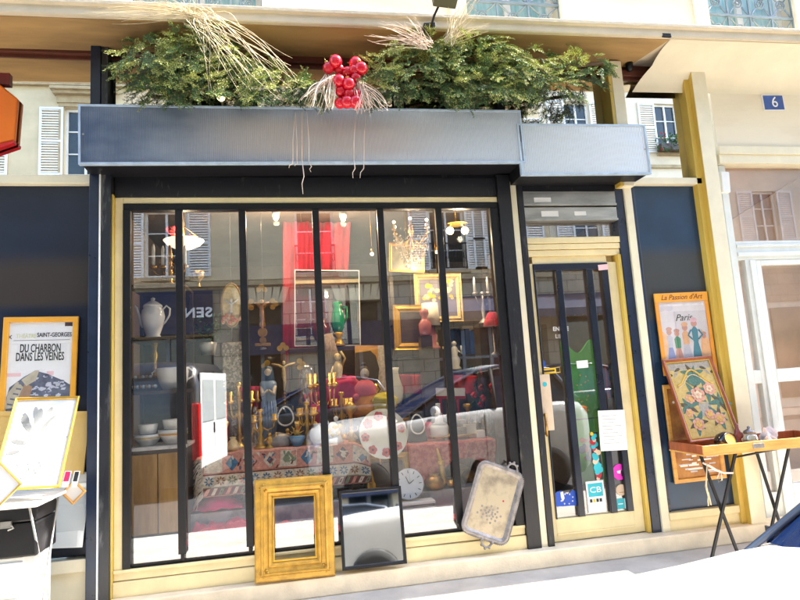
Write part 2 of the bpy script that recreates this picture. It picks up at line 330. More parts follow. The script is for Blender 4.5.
def text(body, P, s, t, size, mat, parent, d=0.002, shear=0.0, sx=1.0, align='CENTER', name='lettering', spacing=1.0, bold=0.0):
    cu = bpy.data.curves.new(name, 'FONT'); cu.body = body; cu.size = size; cu.align_x = align; cu.align_y = 'CENTER'; cu.shear = shear; cu.extrude = 0.0008; cu.offset = bold; cu.resolution_u = 3; cu.space_character = spacing
    to = bpy.data.objects.new(name+'_source', cu); COL.objects.link(to)
    dg = bpy.context.evaluated_depsgraph_get(); me = bpy.data.meshes.new_from_object(to.evaluated_get(dg)); bpy.data.objects.remove(to); me.name = name
    off = OFF.get(parent.name, V((0, 0, 0)))
    for vtx in me.vertices: vtx.co = P(s+vtx.co.x*sx, t+vtx.co.y, d+vtx.co.z)-off
    me.materials.clear(); me.materials.append(M[mat] if isinstance(mat, str) else mat)
    o = bpy.data.objects.new(name, me); COL.objects.link(o); o.parent = parent; OFF[o.name] = off
    return o
def disc(cx, cz, r, n=24, sx=1, sz=1): return [(cx+math.cos(2*PI*i/n)*r*sx, cz+math.sin(2*PI*i/n)*r*sz) for i in range(n)]
def flower(mb, P, s, t, r, petals, d, mi, mic, rot=0):
    for k in range(petals):
        a = rot+2*PI*k/petals
        mb.pp(P, disc(s+math.cos(a)*r*0.55, t+math.sin(a)*r*0.55, r*0.42, 10), d, d+0.0015, mi)
    mb.pp(P, disc(s, t, r*0.32, 10), d, d+0.0025, mic)
# ================================================================== SETTING: ground
mb = MB(); mb.box(-45, 45, -2.35, 0.6, -0.3, 0.0); struct(part(mb, 'pavement', 'pave', None))
mb = MB(); mb.box(-45, 45, -2.5, -2.352, -0.3, 0.004); struct(part(mb, 'kerb', 'kerb', None, 0.012))
mb = MB(); mb.box(-45, 45, -9.2, -2.502, -0.4, -0.12); struct(part(mb, 'road', 'asphalt', None))
mb = MB(); mb.box(-45, 45, -12.0, -9.202, -0.3, 0.0); struct(part(mb, 'opposite_pavement', 'opave', None))
mb = MB(); mb.box(-300, 300, -300, 300, -0.6, -0.45); struct(part(mb, 'ground', 'asphalt', None))

# ================================================================== THE SHOP'S BUILDING
B = thing('shop_building', 'cream stone town building with black shopfront under its first floor ledge', 'building', (1.3, 0.4, 0.0))
LS = 0.0165                                    # ledge tilted to match its slope in the image, likely lens distortion
def lz(x): return 4.535+LS*x
def ledge(x0, x1):
    m = MB(); prof = [(-0.10, 0.0), (-0.495, 0.0), (-0.50, 0.012), (-0.50, 0.075), (-0.525, 0.085), (-0.525, 0.118), (-0.10, 0.135)]
    vs = [(x, y, lz(x)+z) for x in (x0, x1) for y, z in prof]; n = len(prof)
    m.add(vs, [tuple(range(n))[::-1], tuple(range(n, 2*n))]+[(i, (i+1) % n, n+(i+1) % n, n+i) for i in range(n)]); return m
part(ledge(-9, 12), 'ledge', 'stone', B, 0.004)
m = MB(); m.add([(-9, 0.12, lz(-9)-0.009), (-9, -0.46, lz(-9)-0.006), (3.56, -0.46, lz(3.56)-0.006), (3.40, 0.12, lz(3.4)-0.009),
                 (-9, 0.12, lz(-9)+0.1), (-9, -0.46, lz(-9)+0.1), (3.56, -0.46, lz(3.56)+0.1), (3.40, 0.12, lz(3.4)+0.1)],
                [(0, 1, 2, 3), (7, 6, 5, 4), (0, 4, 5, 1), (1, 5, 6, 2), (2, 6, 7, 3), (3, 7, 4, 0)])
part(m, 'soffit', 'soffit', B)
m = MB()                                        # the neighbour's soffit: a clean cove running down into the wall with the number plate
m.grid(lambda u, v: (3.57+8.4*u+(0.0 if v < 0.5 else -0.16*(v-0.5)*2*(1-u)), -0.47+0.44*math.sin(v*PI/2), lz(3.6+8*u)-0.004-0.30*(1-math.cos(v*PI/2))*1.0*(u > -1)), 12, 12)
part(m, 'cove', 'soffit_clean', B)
# upper wall with three tall windows
def X(px, py, Y): return at(px, py, Y).x
UW = [(X(200, 3, -.1)-0.55, X(262, 3, -.1)), (X(466, 8, -.1), X(560, 10, -.1)), (X(707, 10, -.1), X(794, 14, -.1))]
m = MB(); xs = [-9]+[q for a in UW for q in a]+[12]
for i in range(0, len(xs), 2): m.box(xs[i], xs[i+1], -0.10, 0.25, 4.62, 7.2)
m.box(-9, 12, -0.10, 0.25, 7.2, 17.5)
for i in range(0, len(xs), 2):                  # shallow raised bands beside the openings
    for e, sg in ((xs[i], 1), (xs[i+1], -1)):
        m.box(min(e, e+sg*0.16), max(e, e+sg*0.16), -0.125, -0.102, 4.66, 7.2)
part(m, 'upper_wall', 'render', B)
M['teal'] = pm('curtained window glass', (0.16, 0.40, 0.44), 0.06, col2=(0.55, 0.72, 0.74), scale=5, stretch=(3, 1, 0.3))
M['iron'] = pm('blue grey iron paint', (0.20, 0.26, 0.30), 0.45, var=0.2, scale=9)
for a, b in UW:
    m = MB(); fw = 0.06
    m.box(a, a+fw, 0.05, 0.12, 4.66, 7.2); m.box(b-fw, b, 0.05, 0.12, 4.66, 7.2); m.box((a+b)/2-0.035, (a+b)/2+0.035, 0.05, 0.12, 4.66, 7.2); m.box(a, b, 0.048, 0.118, 4.64, 4.74)
    wn = part(m, 'window', 'white', B, 0.004)
    m = MB(); m.box(a+fw, (a+b)/2-0.035, 0.08, 0.09, 4.74, 7.2); m.box((a+b)/2+0.035, b-fw, 0.08, 0.09, 4.74, 7.2); part(m, 'pane', 'teal', wn)
    m = MB(); zc = 5.275+LS*(a+b)/2*0.3; n = max(3, round((b-a)/0.285)); cw = (b-a)/n; h = 0.15; yy = -0.075
    for k in range(n+1): m.box(a+k*cw-0.009, a+k*cw+0.009, yy-0.009, yy+0.009, 4.7, zc+h)
    for zz in (zc+h, zc-h, 4.86): m.box(a, b, yy-0.013, yy+0.013, zz-0.012, zz+0.012)
    for k in range(n):
        for zz in (zc, zc-2*h):
            c = V((a+(k+.5)*cw, yy, zz))
            for sx in (-1, 1):
                for sz in (-1, 1): m.tube([c+V((sx*0.045, 0, sz*0.045)), c+V((sx*cw/2, 0, sz*h))], 0.009, 6)
            pts = [c+V((math.cos(t*PI/8)*0.05, 0, math.sin(t*PI/8)*0.05)) for t in range(17)]; m.tube(pts, 0.008, 6, cap=False)
            for q in range(6): m.ball(c+V((math.cos(q*PI/3)*0.024, -0.004, math.sin(q*PI/3)*0.024)), 0.012, 6)
    part(m, 'railing', 'iron', wn)
# wall round the number plate, out of the neighbour's front
DX0 = 4.335; DX1 = 5.75
m = MB(); m.box(DX0-0.05, 12, -0.03, 0.3, 3.74, 4.32); m.box(DX1, 12, -0.03, 0.3, 0.0, 3.74); part(m, 'wall', 'render', B)
m = MB(); m.box(DX0-0.05, DX1, -0.05, 0.1, 3.66, 3.74); m.box(DX0-0.05, DX1, -0.035, 0.1, 3.565, 3.66); part(m, 'lintel', 'cream_pale', B, 0.004)
# the glazed white entrance beside the shop
E_ = MB(); fy0, fy1 = 0.02, 0.09
E_.box(DX0-0.03, DX0+0.045, fy0, fy1, 0.14, 3.56); E_.box(DX1-0.07, DX1, fy0, fy1, 0.14, 3.56)
E_.box(DX0+0.045, DX1-0.07, fy0, fy1, 2.585, 2.775); E_.box(DX0+0.045, DX1-0.07, fy0-0.015, fy0-0.001, 2.62, 2.66); E_.box(DX0+0.045, DX1-0.07, fy0-0.012, fy0-0.001, 2.715, 2.74)
E_.box(DX0+0.125, DX0+0.245, fy0, fy1, 0.14, 2.584); E_.box(DX0+0.17, DX0+0.20, fy0-0.014, fy0-0.001, 0.14, 2.58)
E_.box(DX0+0.045, DX0+0.124, fy0, fy1, 1.375, 1.50); E_.box(DX0+0.045, DX0+0.124, fy0, fy1, 0.14, 0.36)
ED = part(E_, 'entrance_frame', 'doorwhite', B, 0.003)
m = MB(); dx = DX0+0.25
m.box(dx, dx+0.055, fy0+.005, fy1, 0.15, 2.58); m.box(DX1-0.13, DX1-0.072, fy0+.005, fy1, 0.15, 2.58)
for z0, z1 in ((0.15, 0.42), (1.375, 1.50), (2.53, 2.58)): m.box(dx+0.055, DX1-0.13, fy0+.005, fy1, z0, z1)
dl = part(m, 'door_leaf', 'doorwhite', ED, 0.003)
m = MB(); m.box(DX0+0.045, DX1-0.07, 0.05, 0.056, 2.776, 3.56); m.box(DX0+0.046, DX0+0.124, 0.05, 0.056, 0.361, 1.374); m.box(DX0+0.046, DX0+0.124, 0.05, 0.056, 1.501, 2.584)
m.box(dx+0.056, DX1-0.131, 0.05, 0.056, 0.421, 1.374); m.box(dx+0.056, DX1-0.131, 0.05, 0.056, 1.501, 2.529)
M['hall_glass'] = glass('entrance glass', 0.10)
part(m, 'pane', 'hall_glass', ED)
M['hall'] = pm('reflection toned hall wall', (0.74, 0.50, 0.34), 0.7, var=0.15, scale=2)  # warm base colour stands in for the building reflected in the entrance glass
m = MB(); m.box(DX0-0.02, 7, .62, .70, 0, 3.9); m.box(DX0-0.12, DX0-0.02, 0.12, .70, 0, 3.9); m.box(DX0-0.02, 7, 0.12, .62, 3.75, 3.9); m.box(7, 7.1, .3, .70, 0, 3.9); m.box(DX0-.02, 7, .12, .62, .0, .1); m.ob((DX0+.72, .60, 3.2), (.75, 0, .38), (0, .015, 0), (-.02, 0, .04))
part(m, 'hall_wall', 'hall', B)

# ---------------- black shopfront: step, posts, panels, transoms
part(MB().box(-9, 7, -0.15, 0.05, 0.0, 0.14), 'step', 'step', B, 0.01)
# left panel and post
xl0, xl1, xl2, xl3 = X(86, 500, -.10), X(97, 500, -.10), X(98.5, 500, -.10), X(109, 500, -.10)
m = MB(); m.box(-3.4, xl0+0.06, 0.0, 0.06, 0.46, 3.33); part(m, 'side_panel', patched('left navy panel', (0.006, 0.011, 0.026), (0.045, 0.032, 0.022), (0.66, 0.80, 0.75)), B)
m = MB(); m.box(-3.4, xl0, -0.07, 0.06, 3.33, 3.40); part(m, 'panel_cornice', 'cream_pale', B, 0.005)
m = MB(); m.box(-3.4, xl0, -0.05, 0.06, 0.14, 0.45); m.box(-3.4, xl0, -0.075, -0.0495, 0.36, 0.452); part(m, 'panel_plinth', 'cream_pale', B, 0.005)
m = MB(); m.box(-3.6, -3.4, -0.1, 0.1, 0.0, 4.6); part(m, 'post', 'blue', B, .004)
m = MB(); m.box(xl0, xl1, -0.10, 0.1, 0.0, lz(-1.5)-.01, 0); m.box(xl1+0.002, xl3, -0.098, 0.1, 0.0, 3.4, 1); m.box(xl1, xl1+0.012, -0.112, -0.100, 0.0, 3.4, 2); m.box(xl1+0.002, xl3-.03, -0.085, 0.1, 3.4, lz(-1.5)-.01, 1); m.box(xl3, xl3+0.012, -0.07, 0.06, 0.1, 3.24, 3)
part(m, 'post', ['blue', 'marbled', 'white', 'ochre_side'], B, 0.003)
# right posts beside the shop door
m = MB(); m.box(1.912, 2.035, -0.07, 0.1, 0.14, 3.42, 0); m.box(2.037, 2.095, -0.055, 0.1, 0.10, 3.36, 1); m.box(2.098, 2.155, -0.066, 0.1, 0.14, 3.35, 2)
part(m, 'post', ['worn', 'cream_pale', 'worn'], B, 0.003)
m = MB(); m.box(3.10, 3.185, -0.03, 0.1, 0.14, 3.3, 0); m.box(3.187, 3.262, -0.05, 0.1, 0.0, 3.34, 1); m.box(3.264, 3.31, -0.02, 0.1, 0.14, 3.35, 0)
part(m, 'post', ['blue', 'cream_pale'], B, 0.003)
# right panel
m = MB(); m.box(3.311, 4.10, 0.0, 0.06, 0.30, 3.335); part(m, 'side_panel', patched('right navy panel', (0.010, 0.034, 0.075), (0.055, 0.052, 0.042), (0.57, 0.80, 0.75)), B)
m = MB(); m.box(3.28, 4.10, -0.07, 0.06, 3.336, 3.40); part(m, 'panel_cornice', 'cream_pale', B, 0.005)
m = MB(); m.box(3.263, 4.10, -0.045, 0.06, 0.0, 0.235); m.box(3.263, 4.10, -0.06, 0.06, 0.2345, 0.30); part(m, 'panel_plinth', 'cream', B, 0.005)
xpa = X(707, 190, -.12); xpb = X(721, 190, -.12)
m = MB(); m.box(xpa, xpb, -0.12, 0.06, 0.0, 4.50, 0); m.box(xpa-0.055, xpa-0.002, -0.07, 0.06, 0.0, 4.5, 1); m.box(xpa-0.004, xpa-0.0005, -0.119, 0.06, 0.0, 4.5, 1); m.box(xpa-.01, xpb+.012, -0.135, 0.06, 4.5, 4.56, 0); m.box(xpb, xpb+0.05, -0.02, 0.1, 0.14, 3.72, 2)
part(m, 'pilaster', ['cream_pale', 'ochre_side', 'doorwhite'], B, 0.004)
xqa, xqb = X(612, 80, -.12), X(623, 80, -.12)
m = MB(); m.box(xqa, xqb, -0.12, 0.06, 3.3, 4.56, 0); m.box(xqa-0.035, xqa-.001, -0.118, 0.06, 3.3, 4.56, 1); part(m, 'pilaster', ['cream_pale', 'ochre_side'], B, 0.003)
# transom: mirrored panes, header board
m = MB(); m.box(-3.4, 4.1, 0.02, 0.1, 4.44, 4.60); m.box(-3.4, 4.1, -0.02, 0.02, 4.47, 4.53); part(m, 'header_board', 'redwood', B, 0.004)
m = MB()
for a, b in ((-3.4, xl0), (xl3, 1.0), (1.02, 2.02), (2.05, xqa-0.04), (xqb, xpa-0.056)): m.box(a, b, 0.03, 0.036, 3.40, 4.44)
part(m, 'transom_pane', 'mirror_glass', B)
m = MB(); m.box(-3.4, 4.1, 0.07, 0.09, 3.40, 4.44); part(m, 'transom_backing', 'black', B)
for a, b, y in ((X(404, 90, 0)-.012, X(404, 90, 0)+.012, 0.0), (X(500, 95, 0)-.04, X(500, 95, 0)+.03, -.02), (-.62, -.60, 0.0)): part(MB().box(a, b, y, 0.028, 3.4, 4.44), 'transom_bar', 'black', B)
# black fascia behind and under the sign boxes
m = MB(); m.box(xl3+.013, 1.91, -0.035, 0.1, 3.225, 3.40); m.box(xl3, 3.1, -0.02, 0.1, 3.40, 3.46); m.box(2.1, 3.185, -0.02, 0.1, 3.285, 3.40); part(m, 'fascia', 'worn', B, 0.003)

# ---------------- the shop window
m = MB(); wx0, wx1 = xl3+0.013, 1.911
m.box(wx0, wx0+0.062, -0.03, 0.05, 0.33, 3.222); m.box(wx0+0.062, wx1, -0.03, 0.05, 3.172, 3.222)
m.box(wx0, wx1, -0.03, 0.08, 0.255, 0.33); m.box(wx0, wx1, -0.05, 0.08, 0.14, 0.25)
m.box(wx0, wx1, -0.045, -0.03, 0.31, 0.335)
W_ = part(m, 'shop_window', 'cream', B, 0.004)
m = MB(); bx = [wx0+0.064, X(180.5, 300, 0)-.029, X(244.5, 300, 0)-.029, X(319, 300, 0)-.03, X(384.5, 300, 0)-.03, X(443.5, 300, 0)-.03, 1.83]
m.box(wx0+0.064, wx1, -0.036, 0.03, 3.115, 3.171)
part(m, 'head_bar', 'black', W_, 0.003); part(MB().box(wx0+.064, wx1, -.01, .04, .331, .352), 'bottom_bar', 'black', W_)
for i, x in enumerate(bx):
    wdt = 0.058 if i < 6 else 0.08
    m = MB(); m.box(x, x+wdt, -0.045, 0.0, 0.40 if i not in (0, 6) else 0.336, 3.115); m.box(x+wdt*.25, x+wdt*.75, -0.03, 0.0, .352, .40)
    part(m, 'glazing_bar', 'black', W_, 0.004)
for i in range(6):
    m = MB(); m.box(bx[i]+0.03, bx[i+1]+0.029, 0.006, 0.012, 0.353, 3.114); part(m, 'pane', 'window_glass', W_)
# ---------------- the shop door
D0, D1 = 2.158, 3.06; dy = 0.02
m = MB(); m.box(D0, D0+0.062, dy, 0.09, 0.15, 2.60); m.box(2.965, D1, dy, 0.09, 0.15, 2.60); m.box(D0+.062, 2.965, dy, 0.09, 0.15, 0.335); m.box(D0+.062, 2.965, dy, 0.09, 2.595, 2.6645); m.box(D0, 3.098, 0.0905, 0.12, 2.58, 2.76); m.box(3.04, 3.098, 0.1, 0.13, 0.14, 2.6); m.box(D0, D0+.03, .0905, .12, .14, 2.58)  # strips behind the frame are added to stop interior light leaking through
m.box(D0-.0, 3.098, -0.005, 0.1, 2.665, 2.72); m.box(D0, 3.098, -0.02, 0.1, 2.724, 2.775); m.box(D0, 3.098, -0.03, 0.1, 2.779, 2.835)
m.box(3.062, 3.098, -0.02, 0.1, 0.14, 2.664, 1); m.box(D0+.062, 2.965, dy-.01, dy-.001, 0.2, 0.215)
DR = part(m, 'shop_door', ['cream', 'ochre_side'], B, 0.004)
m = MB(); m.box(D0+0.063, 2.964, dy-.012, 0.05, 2.535, 2.594)
for a in (D0+0.28, D0+0.59, D0+0.748): m.box(a, a+0.058, dy-.012, 0.045, 0.336, 2.534)
m.box(D0+.063, D0+.075, dy-.012, .045, .336, 2.534)
part(m, 'glazing_bar', 'navy', DR, 0.003)
m = MB(); m.box(D0+0.063, 2.964, 0.047, 0.053, 0.336, 2.534); part(m, 'pane', 'door_glass', DR)
m = MB(); m.tube([(2.19, -0.03, 1.05), (2.19, -0.03, 1.25)], 0.012, 10); m.box(2.18, 2.2, -0.03, 0.02, 1.06, 1.08); m.box(2.18, 2.2, -0.03, 0.02, 1.22, 1.24); part(m, 'handle', 'brass_old', DR)
m = MB(); m.box(2.157, 3.098, 0.05, 0.056, 2.837, 2.985); part(m, 'door_transom', 'window_glass', B)
# roller shutter box above the door
m = MB()
for z0, z1 in ((2.99, 3.12), (3.135, 3.275)):
    m.box(2.157, 3.098, -0.03, 0.1, z0, z1, 0); m.box(2.157, 3.098, -0.045, -0.031, z0, z0+0.02, 0)
for a, b, z0, z1 in ((2.27, 2.44, 3.165, 3.215), (2.33, 2.50, 3.03, 3.085), (2.66, 2.78, 3.04, 3.08)): m.box(a, b, -0.033, -0.0295, z0, z1, 1)
part(m, 'shutter_box', ['steel', 'paper'], B, 0.004)

# ---------------- room behind the glass
M['inwall'] = pm('dim interior wall', (0.13, 0.095, 0.075), 0.8, var=0.3, scale=2)
M['infloor'] = pm('dark floorboards', (0.10, 0.06, 0.035), 0.5, var=0.4, scale=5, stretch=(1, 0.2, 1))
m = MB(); m.box(-1.62, 4.05, 4.3, 4.4, 0, 3.6); m.box(-1.72, -1.62, 0.1, 4.4, 0, 3.6); m.box(4.05, 4.15, 0.1, 4.4, 0, 3.6); part(m, 'interior_wall', 'inwall', B)
m = MB(); m.box(-1.62, 4.05, 0.1, 4.3, 3.5, 3.6); part(m, 'interior_ceiling', 'inwall', B)
m = MB(); m.box(-1.62, 4.05, 0.1, 4.3, 0.0, 0.12); part(m, 'interior_floor', 'infloor', B)
PZ = 0.385
M['ply'] = pm('grey painted window floor', (0.45, 0.44, 0.42), 0.6, var=0.15, scale=4, bump=0.05)
M['marble'] = pm('grey veined marble', (0.62, 0.60, 0.57), 0.35, col2=(0.40, 0.39, 0.38), scale=4, detail=10, contrast=(0.5, 0.62))
m = MB(); m.box(-1.36, 1.93, 0.09, 1.9, 0.12, PZ); part(m, 'display_floor', 'ply', B)
SZ = 0.60
m = MB(); m.box(-0.95, 1.93, 0.42, 1.9, PZ, SZ); part(m, 'display_step', 'marble', B, 0.01)
# wall above the street door line: partition between the window and the door passage, low
m = MB(); m.box(2.02, 2.06, 0.12, 1.9, 0.12, 1.1); part(m, 'partition', 'wood_dark', B)
# ================================================================== SIGN BOXES
def sign_box(tl, tr, br, bl, yf, mat, label, lip):
    P, W, H = quadplane(tl, tr, br, bl, yf, yf)
    S = thing('sign_box', label, 'sign box', P(W/2, 0, -0.02))
    part(MB().pb(P, 0.006, W-0.006, 0.006, H-0.006, -(abs(yf)-0.03), -0.004), 'housing', 'black', S, 0.004)
    part(MB().pb(P, 0.0, W, 0.0, H, -0.004, 0.002), 'front_panel', mat, S, 0.001)
    m = MB(); e = 0.012
    for a in ((-.004, W+.004, -.004, e), (-.004, W+.004, H-e, H+.004), (-.004, e, e, H-e), (W-e, W+.004, e, H-e)): m.pb(P, *a, -0.03, 0.008)
    part(m, 'edge_strip', lip, S, 0.002)
    for s in (0.03, W-0.03): part(MB().pp(P, disc(s, H*0.5, 0.008, 10), 0.002, 0.006), 'screw', 'steel', S)
    return P, W, H, S
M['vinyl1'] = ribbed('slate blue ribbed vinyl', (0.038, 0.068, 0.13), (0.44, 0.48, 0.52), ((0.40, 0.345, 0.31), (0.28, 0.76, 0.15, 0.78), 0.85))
M['vinyl2'] = ribbed('silver blue ribbed vinyl', (0.46, 0.50, 0.52), (0.55, 0.585, 0.60), ((0.52, 0.54, 0.53), (0.2, 0.8, 0.2, 0.8), 0.4))
M['lip'] = pm('pale blue edge strip', (0.42, 0.52, 0.62), 0.35, var=0.2, scale=9)
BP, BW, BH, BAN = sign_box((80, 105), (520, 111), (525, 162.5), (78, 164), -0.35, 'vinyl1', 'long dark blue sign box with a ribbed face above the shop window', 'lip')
sign_box((519.5, 124), (645, 125.5), (650.5, 173.5), (519.5, 175), -0.35, 'vinyl2', 'short silver blue sign box above the shop door', 'lip')

# ================================================================== FIR GARLAND
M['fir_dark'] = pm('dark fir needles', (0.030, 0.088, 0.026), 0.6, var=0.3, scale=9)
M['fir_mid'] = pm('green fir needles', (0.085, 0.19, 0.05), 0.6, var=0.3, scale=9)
M['fir_light'] = pm('sunlit yellow green fir', (0.40, 0.45, 0.11), 0.6, var=0.3, scale=9)
M['twig'] = pm('fir twig bark', (0.12, 0.07, 0.035), 0.8, var=0.3, scale=12)
def sprig(mb, base, d, L, up, mi):
    d = d.normalized(); side = d.cross(up)
    side = side.normalized() if side.length > 1e-4 else V((1, 0, 0)); nrm = side.cross(d)
    def brush(p0, dd, ln):
        a = dd.cross(nrm).normalized(); b = a.cross(dd)
        n = int(ln*260)
        for k in range(n):
            f = (k+random.random())/n; t = random.uniform(0, 2*PI) if random.random() < .5 else random.choice((0, PI))+random.uniform(-.5, .5)
            o = a*math.cos(t)+b*math.sin(t)*.8
            q = (dd*random.uniform(.5, .9)+o).normalized(); l = random.uniform(.017, .028)*(1-.35*f); p = p0+dd*ln*f
            wv = q.cross(CAM-p).normalized()*.0024 if random.random() < .6 else q.cross(b).normalized()*.0024
            mb.add([p-wv*.7, p+q*l*.55-wv, p+q*l, p+q*l*.55+wv], [(0, 1, 2, 3)], mi if f < .62 or random.random() < .45 else min(2, mi+1))  # outer needles coloured one tone paler, as lit tips
        mb.tube([p0, p0+dd*ln], [.0022, .001], 4, 3, cap=False)
    brush(base, d, L)
    for f in (.12, .34, .58):
        for sg in (-1, 1):
            if random.random() < .82: brush(base+d*L*f, (d*.85+side*sg*random.uniform(.45, .8)+nrm*random.uniform(-.3, .3)).normalized(), L*(.52-.42*f)*random.uniform(.8, 1.2))
def garland(name, label, blobs, axis, count):
    m = MB(); c0 = at(*axis[0], -.35)
    G = thing('fir_garland', label, 'garland', (c0.x, -.35, c0.z-.1))
    tot = sum(b[2]*b[3] for b in blobs)
    for (cx, cy, rx, ry) in blobs:
        for k in range(int(count*rx*ry/tot)):
            while True:
                a, b = random.uniform(-1, 1), random.uniform(-1, 1)
                if a*a+b*b < 1: break
            yy = -0.36+random.uniform(-.26, .22)*math.sqrt(max(0.05, 1-b*b))
            p = at(cx+a*rx, cy+b*ry, yy)
            p.z = min(p.z, 4.52 if yy > -.5 else 4.60)
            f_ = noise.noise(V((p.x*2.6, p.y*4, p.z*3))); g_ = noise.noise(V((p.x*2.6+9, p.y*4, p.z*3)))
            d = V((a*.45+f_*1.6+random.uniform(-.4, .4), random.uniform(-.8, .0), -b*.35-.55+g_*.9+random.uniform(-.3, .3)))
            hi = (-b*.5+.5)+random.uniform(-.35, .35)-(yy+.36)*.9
            mi = 2 if hi > .80 else (1 if hi > .28 else 0)  # upper and outer sprigs get paler needles: sunlight put into the colour
            L = random.uniform(.12, .23)
            q = p+d.normalized()*L
            if q.z > lz(q.x)-0.03 and q.y > -.56: d.z = -abs(d.z)*.4-.1
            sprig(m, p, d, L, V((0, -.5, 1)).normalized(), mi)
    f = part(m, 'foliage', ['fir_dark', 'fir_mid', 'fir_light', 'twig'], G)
    m = MB(); m.tube([at(px, py, -.3)+V((0, random.uniform(-.03, .03), 0)) for px, py in axis], 0.018, 8); part(m, 'branch', 'twig', G)
    return G
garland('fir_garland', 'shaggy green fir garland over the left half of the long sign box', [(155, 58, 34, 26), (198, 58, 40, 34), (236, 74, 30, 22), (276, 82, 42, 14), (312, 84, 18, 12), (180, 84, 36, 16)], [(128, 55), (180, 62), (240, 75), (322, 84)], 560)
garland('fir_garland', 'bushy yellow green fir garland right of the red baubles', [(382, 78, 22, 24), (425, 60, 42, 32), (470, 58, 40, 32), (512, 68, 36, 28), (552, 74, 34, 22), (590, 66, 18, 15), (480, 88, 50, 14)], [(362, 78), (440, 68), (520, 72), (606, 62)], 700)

# dried grass and raffia bundles
def straws(mb, n, start, ends, Y, jit, r=.0025, curl=.05, mi=0):
    for k in range(n):
        a = at(start[0]+random.uniform(-1, 1)*jit[0], start[1]+random.uniform(-1, 1)*jit[1], Y+random.uniform(-.05, .05))
        e = random.choice(ends); b = at(e[0]+random.uniform(-1, 1)*jit[2], e[1]+random.uniform(-1, 1)*jit[3], Y+random.uniform(-.12, .06))
        mid = (a+b)/2+V((random.uniform(-curl, curl), random.uniform(-curl, curl*.3), random.uniform(-curl*.2, curl)))
        q = (b-mid)*.5+mid+V((random.uniform(-curl, curl)*.6, 0, random.uniform(-curl, curl)*.6))
        pts = []
        for i in range(9):
            t = i/8; pts.append(a*((1-t)**3)+mid*(3*t*(1-t)**2)+q*(3*t*t*(1-t))+b*t**3)
        mb.tube(pts, [r*(1-.6*i/8) for i in range(9)], 4, mi, cap=False)
m = MB()
straws(m, 46, (196, 16), [(88, 14), (110, 9), (150, 4), (130, 20), (165, 12)], -.60, (6, 3, 18, 4), curl=.06)
straws(m, 40, (196, 16), [(240, 62), (262, 96), (255, 80), (222, 40), (278, 90), (230, 75), (286, 76)], -.60, (14, 9, 22, 18), curl=.13)
straws(m, 12, (190, 15), [(178, 0), (192, -6), (160, -3)], -.6, (5, 3, 8, 4))
for k in range(0):
    p = at(random.uniform(205, 262), random.uniform(28, 82), -.62); m.tube([p, p+V((random.uniform(-.03, .03), -.01, random.uniform(-.05, .02)))], [.006, .002], 5, 1)
one(m, 'dried_grass', ['straw', 'straw'], 'sweep of straw coloured dried grass lying over the left garland and ledge', 'dried grass')
m = MB()
straws(m, 42, (428, 45), [(380, 25), (395, 30), (372, 40), (388, 18), (410, 22), (402, 45)], -.60, (6, 5, 8, 6), curl=.05)
one(m, 'dried_grass', ['straw_pale'], 'pale wiry dried grass bundle spiking out left of the ledge lamp', 'dried grass')
m = MB()
straws(m, 46, (448, 42), [(462, 2), (478, -6), (455, 10), (470, 14), (484, 26)], -.60, (6, 5, 7, 6), curl=.04)
one(m, 'dried_grass', ['straw'], 'feathery yellow dried grass standing up right of the ledge lamp', 'dried grass')
m = MB()
straws(m, 34, (330, 78), [(312, 104), (320, 110), (304, 100), (330, 108)], -.58, (6, 4, 6, 5), r=.004, curl=.06)
straws(m, 40, (360, 84), [(368, 108), (376, 112), (384, 108), (360, 110)], -.58, (6, 4, 6, 5), r=.004, curl=.06)
for a, b in (((302, 160), (303, 194)), ((293, 160), (289, 168)), ((309, 162), (311, 172)), ((354, 160), (353, 178)), ((364, 160), (360, 178)), ((297, 162), (295, 166))):
    p, q = at(a[0], a[1], -.40), at(b[0], b[1], -.40)
    m.tube([p, (p+q)/2+V((.012, -.01, 0)), (p*.3+q*.7)+V((-.006, 0, 0)), q], [.004, .004, .003, .002], 5)
    m.tube([at(a[0]+random.uniform(-3, 8), 112, -.42), at(a[0], a[1]-20, -.40), p], .0025, 4)
one(m, 'raffia', ['straw_pale'], 'pale pink raffia strands hanging under and beside the red baubles', 'raffia')

# baubles: each one hangs on its own wire
BA = [(335.5, 61.5, 5.4, -.66, 'highest red bauble of the left trio above the sign box'), (328.5, 68, 4.8, -.63, 'red bauble at the far left of the hanging bunch'), (339, 69.5, 4.4, -.61, 'small red bauble closing the left trio'),
      (355.5, 63.5, 5.4, -.64, 'highest red bauble of the right group in the bunch'), (361, 68.5, 5.6, -.67, 'big red bauble at the far right of the upper bunch'), (347.5, 72.5, 4.9, -.62, 'red bauble in the gap between left trio and right group'),
      (354, 70, 4.2, -.66, 'little red bauble tucked under the highest right bauble'), (356, 78, 4.5, -.65, 'red bauble lowest in the right upper group'), (339, 81, 5.2, -.66, 'red bauble alone at left of the middle row'),
      (349, 84, 5.2, -.68, 'red bauble with bright glint in the centre of the bunch'), (341, 91.5, 4.8, -.63, 'red bauble left in the fourth row of the bunch'), (349.5, 94, 4.6, -.65, 'red bauble in the middle of the fourth row'),
      (357, 94, 3.9, -.66, 'small pinkish red bauble right in the fourth row'), (340, 103, 4.6, -.62, 'red bauble at the lower left resting over the sign edge'), (347, 102, 5.2, -.66, 'red bauble lowest in the middle of the bunch'), (356, 102, 5.6, -.67, 'big red bauble at the lower right over the sign edge')]
